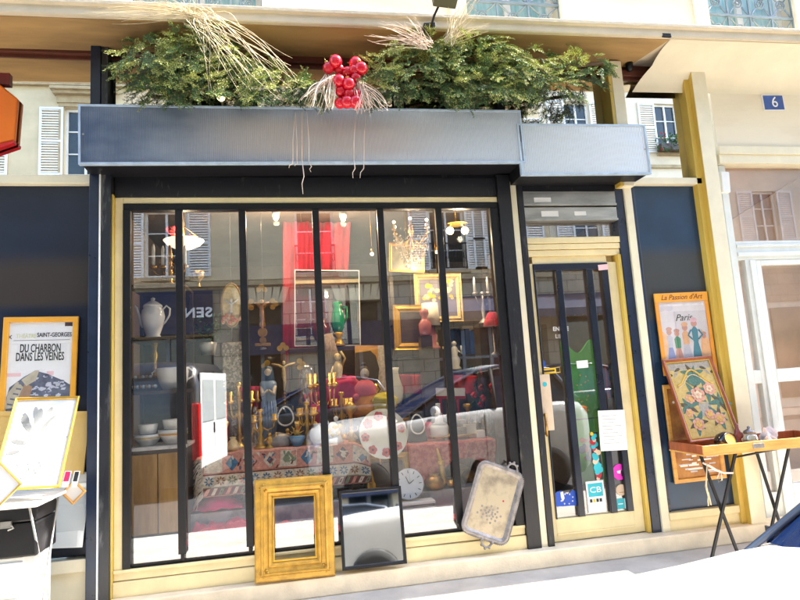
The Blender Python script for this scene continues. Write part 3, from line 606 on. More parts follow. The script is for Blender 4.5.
for px, py, r, y, lab in BA:
    y += .06; c = at(px, py, y); rr = r*mpp(y)*1.28
    m = MB(); m.ball((0, 0, 0), rr, 20); m.lathe([(rr*.28, rr*.94), (rr*.28, rr*1.12), (rr*.1, rr*1.16)], n=10, mi=1); m.tube([(0, 0, rr*1.1), (0.002, 0.01, rr*1.1+.03)], .0012, 5, 1)
    o = m.build('christmas_bauble', ['bauble', 'gold_bright']); o.location = c; o.rotation_euler = (random.uniform(-.5, .5), random.uniform(-.5, .5), 0); tag(o, lab, 'bauble', 'red baubles hanging in the garland')

# lamps and small fittings
L_ = thing('ledge_lamp', 'dark projector lamp on a bent arm fixed to the ledge', 'lamp', at(430, 30, -.53))
m = MB(); p0, p1, p2 = at(430, 30, -.55), at(434, 16, -.62), at(440, 3, -.68); m.tube([p0, p1, p2], .010, 8); part(m, 'arm', 'black', L_)
m = MB(); m.ob(at(429, 28, -.545), (.05, 0, .006), (0, .035, 0), (0, 0, .03)); part(m, 'bracket', 'black', L_, .004)
h = at(445, -1, -.72); m = MB(); m.ob(h, (.10, .01, 0), (0, .05, -.02), (0, .012, .035)); part(m, 'lamp_head', pm('olive lamp housing', (.05, .05, .02), .4), L_, .008)
m = MB(); p = at(660, 40, -.40); m.ob(p+V((0, 0, .01)), (.05, 0, 0.0), (.0, .10, .02), (0, 0, .022)); one(m, 'soffit_sensor', ['black'], 'small black wedge shaped sensor fixed under the soffit', 'sensor', bevel=.006)
m = MB(); p = at(629, 64, -.05); m.lathe([(.0, -.075), (.022, -.07), (.036, -.02), (.038, .02), (.0, .03)], p, 14); m.tube([p+V((0, 0, .02)), V((p.x, p.y, 4.5))], .008, 6); one(m, 'spotlight', ['black'], 'black spotlight under the header near the right pilasters', 'spotlight')
p = at(221, 97, -.2); m = MB(); m.ball(p, .035, 12, 0); m.lathe([(.038, -.005), (.05, .03), (.02, .06), (0, .065)], p, 12, 1); m.tube([p+V((0, .02, .05)), V((p.x, .02, 3.95))], .008, 6, 1)
one(m, 'spotlight', [emit('lit lamp', (1, .8, .3), 1.2), 'steel'], 'small lit spotlight between the left garland and the sign box', 'spotlight')
# number plate
P, W, H = quadplane((762, 95), (783, 95), (784.5, 110.5), (763.5, 110.5), -0.036, -0.036)
o = MB().pb(P, 0, W, 0, H, -.004, .004).build('number_plate', 'white', None)
c = P(W/2, H/2)
tag(o, 'small blue enamel number plate with a white 6 on the cream wall', 'number plate')
e = .009; m = MB(); m.pb(P, e, W-e, e, H-e, .0041, .006); part(m, 'enamel', pm('blue enamel', (.02, .07, .30), .25, var=.3, scale=14), o)
text('6', P, W/2+.012, H/2+.0, H*.95, 'white', o, d=.0065)
# intercom
P, W, H = quadplane((721, 171), (729, 172), (731, 192), (723, 192), -.07, -.07); m = MB(); m.pb(P, 0, W, 0, H, -.06, 0); one(m, 'wall_box', ['white'], 'white plastic box fixed beside the top of the entrance frame', 'wall box', bevel=.006)
# the neighbour's orange tobacco lozenge
T = thing('lozenge_sign', 'bright orange lozenge shaped sign of the neighbouring shop at the left edge', 'sign', at(-4, 145, -.16))
c = at(-8, 113, -.03); k = mpp(-.03)
prof = [(-22, 34), (6, 34), (21, 22), (19, -22), (0, -31), (-22, -31)]
P = Plane(c, (1, 0, 0), (0, 0, 1)); pts = [(-30, 0), (-22, 30), (4, 30), (21, 15), (19, -26), (2, -31), (-22, -30)]
m = MB(); m.pp(P, [(a*k, b*k) for a, b in pts][::-1], -.05, .0); part(m, 'body', 'orange', T, .012)
m = MB(); m.pp(P, [(a*k, b*k-.0) for a, b in [(2, -31.5), (19.3, -26.5), (18.8, -29), (2, -36), (-20, -36), (-20, -31)]], -.045, .006); part(m, 'lower_edge', 'taillight', T)
m = MB(); m.tube([P(-4*k, 28*k, -.06), P(-4*k, 44*k, -.06), V((P(-4*k, 44*k).x, .02, P(-4*k, 44*k).z))], .016, 8); m.ob(P(4*k, 36*k, -.05), (.07, 0, 0), (0, .02, 0), (0, 0, .05)); part(m, 'bracket', pm('dark red bracket', (.16, .01, .01), .4), T, .004)

# ================================================================== THINGS LEANING ON THE STEP
def moulded_frame(P, W, H, fw, dep, name, mat, parent, steps=((0, 1), (.25, .6), (.55, 1.15), (.85, .45))):
    # picture frame as a mitred moulding swept round the rectangle; steps = (fraction of width inwards, height)
    m = MB(); prof = [(0, 0)]+[(f*fw, h_*dep) for f, h_ in steps]+[(fw, .35*dep), (fw, 0)]
    rings = []
    for off, hgt in prof: rings.append([P(off, off, hgt), P(W-off, off, hgt), P(W-off, H-off, hgt), P(off, H-off, hgt)])
    vs = [q for r in rings for q in r]; n = len(rings)
    m.add(vs, [(i*4+j, i*4+(j+1) % 4, (i+1)*4+(j+1) % 4, (i+1)*4+j) for i in range(n-1) for j in range(4)])
    return part(m, name, mat, parent, .0015)
# gilt frame
P, W, H = quadplane((254, 480), (331, 474), (336.5, 575), (255, 583), -.055, -.125)
F = thing('picture_frame', 'empty ornate gilt picture frame propped on the step against the window', 'frame', P(W/2, 0))
moulded_frame(P, W, H, .136, .055, 'frame', 'gold', F, ((.02, .5), (.1, .75), (.34, .8), (.38, 1.0), (.48, 1.1), (.55, .7), (.75, .55), (.8, .75), (.9, .7)))
m = MB(); e = .139
for a in ((e, W-e, e, e+.012), (e, W-e, H-e-.012, H-e), (e, e+.012, e+.012, H-e-.012), (W-e-.012, W-e, e+.012, H-e-.012)): m.pb(P, *a, .004, .02)
part(m, 'slip', 'gold_bright', F, .002)
m = MB()
for cx, cz in ((.07, .07), (W-.07, .07), (.07, H-.07), (W-.07, H-.07)):
    for k in range(8): m.ball(P(cx+math.cos(k*PI/4)*.028, cz+math.sin(k*PI/4)*.028, .040), .010, 8)
    m.ball(P(cx, cz, .042), .012, 10)
    part(m, 'corner_ornament', 'gold', F); m = MB()
for side in range(2):
    m = MB()
    for k in range(int((W-.2)/.03)): m.ball(P(.1+.03*k, (.018, H-.018)[side], .03), .007, 6)
    part(m, 'beading', 'gold', F); m = MB()
    for k in range(int((H-.2)/.03)): m.ball(P((.018, W-.018)[side], .1+.03*k, .03), .007, 6)
    part(m, 'beading', 'gold', F)

# black framed mirror
P, W, H = quadplane((338.5, 491), (401, 486), (406.5, 563), (342, 571), -.048, -.148)
F = thing('leaning_mirror', 'small mirror in a thin black frame propped on the step', 'mirror', P(W/2, 0))
moulded_frame(P, W, H, .026, .018, 'frame', 'black', F, ((0, .8), (.2, 1), (.8, 1)))
part(MB().pb(P, .02, W-.02, .02, H-.02, -.008, .002), 'mirror_glass', 'mirror', F)
m = MB(); m.pb(P, .004, W-.004, .004, H-.004, -.014, -.009); part(m, 'back_board', 'wood_dark', F)
# silver tray, turned on its corner
P, W, H = quadplane((479, 460), (524, 473), (506.5, 549), (461, 529), -.05, -.11)
F = thing('silver_tray', 'tarnished silver tray with two handles leaning tilted against the window corner', 'tray', P(W*.4, 0))
def rrect(W, H, r, n=7, o=0):
    out = []
    for cx, cz, a0 in ((W-r, r, -PI/2), (W-r, H-r, 0), (r, H-r, PI/2), (r, r, PI)):
        for i in range(n+1):
            a = a0+PI/2*i/n; out.append((cx+math.cos(a)*(r-o), cz+math.sin(a)*(r-o)))
    return out
m = MB(); prof = [(-.006, .0), (-.004, .012), (.008, .020), (.028, .016), (.040, .006), (.048, .002)]; rg = [[P(a, b, d) for a, b in rrect(W, H, .075, 8, o)] for o, d in prof]
n = len(rg[0]); m.add([q for r in rg for q in r], [(i*n+j, i*n+(j+1) % n, (i+1)*n+(j+1) % n, (i+1)*n+j) for i in range(len(rg)-1) for j in range(n)], 0, True)
rim = rrect(W, H, .075, 8, -.003)
for i in range(len(rim)):
    a, b = V((*rim[i], 0)), V((*rim[(i+1) % len(rim)], 0)); k = max(1, int((b-a).length/.0105))
    for j in range(k): q = a.lerp(b, j/k); m.ball(P(q.x, q.y, .013), .0065, 6)
part(m, 'rim', 'silver', F)
M['tray_floor'] = pm('polished tray floor', (.50, .42, .29), .34, metal=.4, col2=(.20, .165, .13), scale=6, detail=10, contrast=(.46, .72), bump=.12, bscale=90)
m = MB(); m.pp(P, rrect(W, H, .075, 8, .046), -.002, .003, 0)
for k in range(26):
    a = k*2.4; r_ = .02+.0042*k; m.pp(P, disc(W*.5+math.cos(a)*r_*.9, H*.34+math.sin(a)*r_*.6, .010, 7), .003, .0042, 1)
m.pp(P, disc(W*.70, H*.56, .008, 10), .003, .005, 2)
part(m, 'tray_floor', ['tray_floor', 'silver', 'red'], F)
for s, t, sg in ((W*.70, H, 1), (W*.58, 0, -1)):
    m = MB(); pts = [P(s+math.cos(a)*.045, t+sg*(.004+math.sin(a)*.05), .012) for a in [PI*i/10 for i in range(11)]]; m.tube(pts, .009, 8)
    for q in (-.045, .045): m.ball(P(s+q, t+sg*.004, .012), .016, 8)
    for q in (.25, .5, .75): m.ball(P(s+math.cos(PI*q)*.05, t+sg*(.01+math.sin(PI*q)*.056), .014), .011, 7)
    part(m, 'handle', 'silver', F)

# ================================================================== LEFT OF THE SHOP WINDOW
# theatre poster
P, W, H = quadplane((2, 318), (78, 316), (76.5, 416), (1, 418), -.02, -.02)
F = thing('framed_poster', 'theatre poster with coal and bold capitals in a yellow frame on the left panel', 'poster', P(W/2, 0))
moulded_frame(P, W, H, .042, .018, 'frame', pm('yellow ochre frame', (.70, .33, .03), .4, var=.1, scale=5), F, ((0, .8), (.15, 1), (.85, 1)))
M['coal'] = pm('coal print', (.05, .055, .08), .6, col2=(.16, .17, .22), scale=14)
M['coal_hi'] = pm('pale coal print', (.50, .51, .58), .6, var=.2, scale=14)
M['sepia'] = pm('sepia print', (.46, .40, .28), .6, var=.2, scale=14); M['rust'] = pm('rust print', (.34, .20, .11), .6, var=.2, scale=14)
M['pinkprint'] = pm('pink print', (.80, .52, .52), .7, var=.06); M['yellowgreen'] = pm('pale olive print', (.66, .66, .36), .7, var=.06); M['ink'] = pm('black ink', (.02, .02, .02), .6, var=.1)
m = MB(); m.pb(P, .04, W-.04, .04, H-.04, -.002, .003, 0); rnd = random.Random(3)
m.pp(P, [(.045, .05), (W-.045, .05), (W-.045, H*.31), (W*.80, H*.36), (W*.62, H*.42), (W*.45, H*.46), (W*.30, H*.40), (W*.12, H*.30), (.045, H*.2)], .003, .0036, 1)
for k in range(130):
    s = rnd.uniform(W*.36, W-.07); t = rnd.uniform(.06, H*(.43-.26*abs(s/W-.55)))
    n = rnd.randint(4, 6); r_ = rnd.uniform(.012, .03); a0 = rnd.uniform(0, 6)
    pts = [(s+math.cos(a0+2*PI*i/n)*r_*rnd.uniform(.5, 1.2), t+math.sin(a0+2*PI*i/n)*r_*.65*rnd.uniform(.5, 1.2)) for i in range(n)]
    d = .0037+k*.00001
    m.pp(P, pts, d, d+.0002, 2 if rnd.random() < .42 else 1)
m.pp(P, [(W*.08, H*.09), (W*.19, H*.10), (W*.30, H*.30), (W*.22, H*.36), (W*.10, H*.24)], .0052, .0054, 3); m.pp(P, [(W*.20, H*.10), (W*.36, H*.10), (W*.42, H*.30), (W*.32, H*.34)], .0052, .0054, 4)
m.pp(P, [(W*.27, H*.37), (W*.44, H*.46), (W*.50, H*.46), (W*.46, H*.36), (W*.34, H*.31)], .0056, .0058, 3)
for k in range(5): m.pp(P, [(W*(.10+.035*k), H*(.13+.05*k)), (W*(.17+.035*k), H*(.12+.05*k)), (W*(.175+.035*k), H*(.135+.05*k)), (W*(.105+.035*k), H*(.145+.05*k))], .0056, .0058, 1)
m.pb(P, W*.08, W*.26, H*.405, H*.44, .003, .0036, 5); m.pb(P, W*.60, W*.69, H*.41, H*.45, .003, .0036, 5)
m.pb(P, W-.10, W-.045, H-.075, H-.045, .003, .004, 6); m.pb(P, W*.14, W-.06, H*.762, H*.766, .003, .0036, 6)
for a in (-1, 1): m.pp(P, [(W*.09-.014, H*.80-a*.014), (W*.09-.009, H*.80-a*.016), (W*.09+.014, H*.80+a*.014), (W*.09+.009, H*.80+a*.016)], .003, .0036+.0002*a, 6)
pr_ = part(m, 'print', ['paper', 'coal', 'coal_hi', 'sepia', 'rust', 'pinkprint', 'wood_dark'], F)
text('THÉÂTRE', P, W*.17, H*.805, .046, 'yellowgreen', pr_, d=.0038, sx=.74, align='LEFT'); text('SAINT-GEORGES', P, W*.91, H*.815, .046, 'ink', pr_, d=.0038, sx=.72, align='RIGHT', bold=.0008)
text('DU CHARBON', P, W*.50, H*.68, .088, 'ink', pr_, d=.0038, sx=.50, bold=.0015); text('DANS LES VEINES', P, W*.50, H*.595, .088, 'ink', pr_, d=.0038, sx=.50, bold=.0015)
M['clear_glass2'] = glass('poster glass', 0.06)
part(MB().pb(P, .041, W-.041, .041, H-.041, .008, .010), 'glass', 'clear_glass2', F)
# ochre board, glazed panel and white crate behind the little table
P, W, H = quadplane((-20, 412), (87, 411), (87, 474), (-20, 475), -.03, -.06); m = MB(); m.pb(P, 0, W, 0, H+.0, -.01, .008)
m.pb(P, 0, W, H-.03, H, .008, .016); one(m, 'wooden_board', ['board_ochre'], 'plain ochre wooden board standing behind the pale picture', 'board', bevel=.003)
P, W, H = quadplane((-30, 474), (86.5, 472), (87, 547), (-30, 551), -.035, -.10)
F = thing('glazed_panel', 'white panel behind dusty glass standing on the left sill', 'panel', P(W/2, 0))
M['white_back'] = pm('white backing', (.74, .78, .74), .5, col2=(.80, .82, .78), scale=2.5)
part(MB().pb(P, 0, W, 0, H, -.012, 0), 'backing', 'white_back', F, .003); part(MB().pb(P, .004, W-.004, .004, H-.004, .001, .005), 'glass', glass('dusty glass', .12), F)
for i, (px, py, pw, ph, cm, lab) in enumerate(((66, 479, 7, 8, 'magenta', 'mauve picture postcard standing on the white table corner'), (75, 479, 6, 8, 'ink', 'dark picture postcard standing next to the mauve one'))):
    P2, w2, h2 = quadplane((px-pw/2+1, py-ph), (px+pw/2+1, py-ph), (px+pw/2, py+ph), (px-pw/2, py+ph), -.50, -.54); m = MB(); m.pb(P2, 0, w2, 0, h2, -.002, 0, 0); m.pb(P2, .006, w2-.006, h2*.35, h2-.006, .0002, .001, 1); one(m, 'postcard', ['paper', cm], lab, 'postcard', 'postcards on the white table')
# table top and folding stand
tz = at(62, 490, -.5).z-.004
x1 = at(62, 490, -.5).x+.02
F = thing('folding_table', 'white topped folding table on thin metal legs in front of the poster', 'table', (x1-.5, -.7, 0))
yf = -.96; m = MB(); m.box(x1-1.1, x1, yf, -.47, tz-.022, tz); part(m, 'tabletop', 'white', F, .004)
m = MB()
for xx in (x1-.06, x1-1.0):
    l = MB(); l.tube([(xx, yf+.05, tz-.022), (xx+.02, -.47, 0.0)], .007, 8); part(l, 'leg', 'steel', F)
    l = MB(); l.tube([(xx+.026, -.52, tz-.022), (xx+.046, yf-.0, 0.0)], .007, 8); part(l, 'leg', 'steel', F)
# white crate, added to hold up the case, and black case under the table
cz = at(20, 558, -.82).z
m = MB(); m.box(x1-1.15, x1-.13, -.80, -.36, .0, cz); 
for k in range(3): m.box(x1-1.15, x1-.13, -.815, -.802, .02+k*cz*.32, cz*.32+k*cz*.32)
one(m, 'crate', ['white'], 'low white wooden crate added on the pavement as support under the black case', 'crate', bevel=.004)
F = thing('black_case', 'black flat case with a metal latch standing on the white crate', 'case', (x1-.6, -.65, cz))
xb = at(37, 530, -.82).x; zt = tz-.03; m = MB(); m.box(xb-.9, xb, -.82, -.50, cz+.001, zt-.10); part(m, 'body', 'black', F, .012)
m = MB(); m.box(xb-.9, xb, -.825, -.50, zt-.095, zt-.01); part(m, 'lid', 'black', F, .012)
p = at(6, 525, -.83); m = MB(); m.ob(p, (.03, 0, 0), (0, .008, 0), (0, 0, .02), 0); m.tube([p+V((.03, -.01, .0)), p+V((.05, -.02, -.02)), p+V((.02, -.02, -.03))], .006, 6, 0); part(m, 'latch', 'steel', F)
# pale picture leaning on the table
P, W, H = quadplane((12, 399), (79, 396.5), (61.5, 488), (-6, 491), -.56, -.84)
F = thing('leaning_picture', 'pale flower drawing in a thin gold frame leaning back on the white table', 'picture', P(W/2, 0))
moulded_frame(P, W, H, .018, .018, 'frame', 'gold_bright', F, ((0, .8), (.3, 1), (.8, .7)))
M['mount'] = pm('white mount', (.82, .80, .76), .8, var=.03); M['wash'] = pm('grey wash', (.20, .20, .19), .8, var=.15, scale=12); M['wash2'] = pm('pale grey wash', (.30, .295, .28), .8, var=.1, scale=12)
m = MB(); m.pb(P, .015, W-.015, .015, H-.015, -.004, .002, 0)
for k, (s, t, a, l) in enumerate(((.50, .58, 1.0, .16), (.56, .62, .5, .15), (.44, .62, 1.6, .16), (.38, .60, 2.2, .14), (.60, .66, .8, .14), (.48, .50, -.5, .10), (.35, .48, 2.9, .10), (.62, .52, .1, .13), (.52, .70, 1.3, .12), (.30, .68, 2.0, .10), (.68, .74, .9, .10), (.40, .74, 1.8, .10), (.28, .40, 3.3, .08), (.66, .42, -.3, .09))):
    c, sn = math.cos(a), math.sin(a); pts = []
    for i in range(12):
        q = i/12*2*PI; u_, v_ = math.cos(q)*l*.5+l*.5, math.sin(q)*l*.16
        pts.append((W*s+u_*c-v_*sn, H*t+u_*sn+v_*c))
    m.pp(P, pts, .002, .0026+.0001*k, 1 if k % 3 == 0 else 2)
for (s, t, r_) in ((.28, .20, .04), (.42, .19, .05), (.60, .22, .035)): m.tube([P(W*s+math.cos(a)*r_*.5, H*t+math.sin(a)*r_, .003) for a in [PI*1.7*i/10 for i in range(11)]], .002, 5, 1)
for a in ((.07, W-.07, .10, .103), (.07, W-.07, H-.103, H-.10), (.07, .073, .10, H-.1), (W-.073, W-.07, .10, H-.1)): m.pb(P, *a, .002, .003, 2)
pr_ = part(m, 'drawing', ['mount', 'wash', 'wash2'], F)
part(MB().pb(P, .016, W-.016, .016, H-.016, .008, .010), 'glass', 'clear_glass', F)
# little gold frames on the table
k = mpp(-.92); c = at(-4, 486, -.94)
P = Plane(c-V((0, 0, 0)), V((1, 0, 1)), V((-1, 0.25, 1))); S_ = 26*k*.95; P.O = c-P.u*S_*.62-P.v*S_*.62
F = thing('picture_frame', 'thin gold frame standing on its corner at the edge of the white table', 'frame', c-V((0, 0, .15))); moulded_frame(P, S_*1.25, S_*1.25, .014, .012, 'frame', 'gold_bright', F, ((0, .8), (.5, 1)))
part(MB().pb(P, .012, S_*1.25-.012, .012, S_*1.25-.012, -.003, .001), 'picture', 'mount', F)
c = at(74, 489, -.46); P = Plane(c, V((1, 0, 1)), V((-1, .2, 1))); s_ = 15*mpp(-.46); P.O = c-P.u*s_*.62-P.v*s_*.62
F = thing('picture_frame', 'little honey coloured frame hanging corner down from the table edge', 'frame', c-V((0, 0, .12))); moulded_frame(P, s_, s_, .016, .012, 'frame', 'wood', F, ((0, .8), (.5, 1)))
part(MB().pb(P, .012, s_-.012, .012, s_-.012, -.003, .001), 'picture', 'mount', F)

# ================================================================== RIGHT OF THE DOOR
P, W, H = quadplane((653, 294), (706.5, 291.5), (716.5, 372), (663.5, 376), -.02, -.02)
F = thing('framed_poster', 'show poster of costumed figures in an orange frame lettered in script', 'poster', P(W/2, 0))
part(MB().pb(P, 0, W, H-.085, H, 0, .014), 'header_strip', pm('orange frame paint', (.78, .34, .04), .4, var=.1), F, .002)
m = MB(); m.pb(P, 0, .035, 0, H-.086, 0, .014); m.pb(P, W-.035, W, 0, H-.086, 0, .014); m.pb(P, .035, W-.035, 0, .03, 0, .014); part(m, 'frame', pm('orange frame paint', (.72, .30, .04), .4, var=.1), F, .002)
text("La Passion d'Art", P, W/2, H-.044, .068, pm('brown ink', (.16, .03, .01), .6), F, d=.0148, shear=.35, sx=.98)
FC = [(.45, .44, .50), (.70, .42, .46), (.66, .36, .18), (.05, .20, .26), (.78, .44, .22), (.06, .22, .12), (.16, .20, .42), (.52, .26, .20), (.74, .70, .72)]
m = MB(); m.pb(P, .035, W-.035, .03, H-.086, 0, .003, 0)
zb = .03
def fig(s, col, skirt, hw, ht, hat):
    m.pp(P, [(s-hw, zb), (s+hw, zb), (s+hw*.75, zb+ht*.35), (s+hw*.35, zb+ht*.58), (s-hw*.35, zb+ht*.58), (s-hw*.75, zb+ht*.35)], .003, .0036, skirt)
    m.pp(P, [(s-hw*.5, zb+ht*.54), (s+hw*.5, zb+ht*.54), (s+hw*.6, zb+ht*.76), (s+hw*.2, zb+ht*.82), (s-hw*.2, zb+ht*.82), (s-hw*.6, zb+ht*.76)], .0037, .0043, col)
    m.pp(P, disc(s, zb+ht*.88, ht*.065, 10), .0037, .0043, 8); m.pp(P, disc(s, zb+ht*.95, ht*.06, 8, 1.3, .8), .0044, .005, hat)
m.pp(P, [(.035, .03), (W*.30, .03), (W*.2, .35), (.035, .42)], .003, .0032, 5); m.pp(P, [(W-.035, .03), (W*.72, .03), (W*.8, .42), (W-.035, .3)], .003, .0032, 5)
for a in ((.20, 1, 7, .05, .42, 8), (.34, 6, 8, .055, .40, 8), (.50, 3, 1, .06, .46, 3), (.84, 5, 5, .05, .36, 8), (.68, 4, 4, .055, .50, 2)): fig(W*a[0], a[1], a[2], a[3], a[4], a[5])
m.tube([P(W*.68-.04, zb+.38, .005), P(W*.68-.075, zb+.33, .005), P(W*.68-.03, zb+.29, .005)], .008, 6, 4); m.tube([P(W*.68+.04, zb+.38, .005), P(W*.68+.075, zb+.33, .005), P(W*.68+.03, zb+.29, .005)], .008, 6, 4)
m.pp(P, [(W*.45, zb), (W*.72, zb), (W*.72, zb+.10), (W*.45, zb+.10)], .0052, .0056, 8)
m.pb(P, .05, W-.05, H-.125, H-.105, .003, .0035, 9)
pr_ = part(m, 'print', [pm('mauve paper', (.62, .57, .58), .7, var=.1)]+[pm('poster ink', c, .7, var=.15, scale=12) for c in FC]+['paper'], F)
text('Paris', P, W/2, H-.24, .09, 'ink', pr_, d=.004, shear=.4)
part(MB().pb(P, .036, W-.036, .031, H-.088, .008, .010), 'glass', 'clear_glass2', F)
# lower poster behind the tray table
P, W, H = quadplane((662, 385), (716, 381), (722.5, 478), (674, 484), -.02, -.02)
F = thing('framed_poster', 'dark red print in a honey wood frame half hidden under the tray table', 'poster', P(W/2, 0))
moulded_frame(P, W, H, .04, .018, 'frame', 'wood', F, ((0, .8), (.15, 1), (.85, 1)))
m = MB(); m.pb(P, .038, W-.038, .038, H-.038, -.002, .003, 0); rnd = random.Random(5)
for k in range(26):
    s = rnd.uniform(.06, W-.16); t = rnd.uniform(.06, H*.32); l = rnd.uniform(.04, .16); m.pb(P, s, min(W-.05, s+l), t, t+rnd.uniform(.006, .016), .003, .0035+k*.00003, rnd.choice((1, 2, 3)))
for k in range(12): m.pp(P, disc(rnd.uniform(.07, W-.07), rnd.uniform(H*.4, H-.07), rnd.uniform(.008, .02), 8), .003, .0036+k*.00002, rnd.choice((1, 3)))
part(m, 'print', [pm('amber print', (.55, .27, .06), .6, col2=(.16, .04, .02), scale=5), 'paper', 'coal_hi', pm('brick print', (.35, .10, .05), .6)], F)
# tray table
Yb, Yf = -.09, -.55
cb = at(668, 441, Yb); tzt = cb.z; tx0 = cb.x; tx1 = at(790, 441, Yb).x+.05
F = thing('tray_table', 'honey wood butler tray on crossed black legs in front of the right panel', 'table', ((tx0+tx1)/2, -.32, 0))
hz = .085; m = MB(); t_ = .014
m.box(tx0, tx1, Yf, Yb, tzt-hz, tzt-hz+.012); part(m, 'tray_base', 'wood', F)
m = MB(); m.box(tx0, tx0+t_, Yf+t_, Yb, tzt-hz+.012, tzt); m.box(tx1-t_, tx1, Yf+t_, Yb, tzt-hz+.012, tzt); m.box(tx0, tx1, Yb-t_, Yb-.0005, tzt-hz+.0125, tzt-.001)
part(m, 'tray_side', 'wood_red', F, .003)
hx = at(759, 450, Yf).x; m = MB(); m.box(tx0, hx-.05, Yf, Yf+t_, tzt-hz+.013, tzt-.002); m.box(hx+.05, tx1, Yf, Yf+t_, tzt-hz+.013, tzt-.002); m.box(hx-.05, hx+.05, Yf, Yf+t_, tzt-hz+.013, tzt-.055); m.box(hx-.05, hx+.05, Yf, Yf+t_, tzt-.022, tzt-.002); part(m, 'tray_front', 'wood', F, .003)
part(MB().box(hx-.055, hx+.055, Yf-.004, Yf-.0005, tzt-.058, tzt-.018), 'handle_plate', 'silver', F, .004)
zl = tzt-hz
def leg(a, ya, b, yb_, zb_=0.0):
    A = at(a[0], a[1], ya); A.z = zl
    Bp = at(b[0], b[1], yb_); Bp.z = zb_
    d = (Bp-A).normalized(); sd = V((0, 1, 0)); w_ = d.cross(sd).normalized()
    part(MB().ob((A+Bp)/2, (Bp-A)/2, sd*.008, w_*.013), 'leg', 'black', F, .003)
    return A, Bp
a1 = leg((701, 461), -.42, (738, 549), -.44); a2 = leg((737, 461), -.45, (711, 561), -.47); a3 = leg((756, 458), -.16, (783, 526), -.18, .0); a4 = leg((792, 455), -.19, (768, 540), -.21, .0)
m = MB(); m.tube([a2[0]+V((0, .02, -.05)), a4[0]+V((0, .02, -.05))], .009, 8); m.tube([a1[0]+V((0, .0, -.008)), a3[0]+V((0, 0, -.008))], .009, 8); part(m, 'stretcher', 'black', F)
# tapestry panel on the tray
P, W, H = quadplane((662, 360), (713.5, 356.5), (736, 437), (688, 444), -.035, -.26)
P.O = P.O+V((0, 0, max(0, tzt-hz+.014-min(P(0, 0).z, P(W, 0).z))))
F = thing('tapestry_panel', 'embroidered flower tapestry in a red brown frame leaning on the tray', 'tapestry', P(W/2, 0))
moulded_frame(P, W, H, .030, .024, 'frame', 'wood_red', F, ((0, .9), (.3, 1), (.7, .8)))
m = MB(); e = .029
for a in ((e, W-e, e, e+.008), (e, W-e, H-e-.008, H-e), (e, e+.008, e+.008, H-e-.008), (W-e-.008, W-e, e+.008, H-e-.008)): m.pb(P, *a, .006, .014)
part(m, 'slip', 'gold_bright', F, .001)
M['tap'] = pm('mustard tapestry', (.50, .33, .09), .9, col2=(.62, .47, .19), scale=40, detail=8, bump=.4, bscale=300); M['tgreen'] = pm('teal thread', (.05, .12, .10), .9, col2=(.12, .22, .16), scale=60); M['trose'] = pm('rose thread', (.60, .24, .16), .9, col2=(.70, .42, .30), scale=60); M['tcream'] = pm('cream thread', (.68, .56, .36), .9, var=.2, scale=60); M['tdark'] = pm('dark thread', (.10, .08, .05), .9, var=.3, scale=60); M['tgold'] = pm('gold thread', (.66, .42, .08), .9, var=.2, scale=60); M['tgrey'] = pm('grey thread', (.36, .32, .26), .9, var=.25, scale=60)
m = MB(); m.pb(P, .028, W-.028, .028, H-.028, -.004, .004, 0)
def leafp(s, t, a, l, mi, d=.0045, wd=.3):
    c, sn = math.cos(a), math.sin(a); pts = []
    for i in range(10):
        q = 2*PI*i/10; u_, v_ = math.cos(q)*l*.5+l*.5, math.sin(q)*l*wd*.5*(1.2-math.cos(q)*.6); pts.append((s+u_*c-v_*sn, t+u_*sn+v_*c))
    m.pp(P, pts, d, d+.0008, mi)
for (s, t) in ((.42, .55), (.70, .58), (.30, .22), (.74, .26), (.52, .80), (.22, .42), (.86, .44)):
    for k in range(7): leafp(W*s, H*t, k*.9+s*9, .085+.02*(k % 3), (1, 4, 1)[k % 3], .0042+.0002*k)
for (s, t, r_) in ((.48, .54, .075), (.74, .60, .062), (.30, .20, .060), (.74, .24, .058), (.30, .50, .045), (.58, .30, .05), (.20, .34, .04)):
    flower(m, P, W*s, H*t, r_, 6, .0062, 2, 3, s*5); flower(m, P, W*s, H*t, r_*.55, 5, .0082, 3 if r_ > .06 else 5, 2, s*3)
for k in range(7): leafp(W*.50, H*.66, PI/2+(-3+k)*.35, .10, 1, .0064+.0002*k)
for sg in (-1, 1):                               # scrolls along the top and a pointed arch
    m.tube([P(W*.5+sg*W*f, H*(.76+.09*math.cos(f*9)), .005) for f in [i*.04 for i in range(10)]], .008, 6, 5)
    m.tube([P(W*.5+sg*W*f, H*(.72+.07*math.cos(f*9)), .005) for f in [i*.04 for i in range(10)]], .004, 6, 3)
    for j, (s, t, a) in enumerate(((.10, .90, .6), (.20, .88, -.4), (.33, .91, .9), (.28, .84, -.9), (.38, .80, .2))): leafp(W*.5+sg*W*s, H*t, a if sg > 0 else PI-a, .07, (6, 4, 6)[j % 3], .0046+.0002*j)
m.pb(P, .04, W-.04, H*.86, H-.04, .0040, .0043, 6)
m.pb(P, W*.42, W*.66, H*.28, H*.44, .0040, .0043, 6)
part(m, 'tapestry', ['tap', 'tgreen', 'trose', 'tcream', 'tdark', 'tgold', 'tgrey'], F)
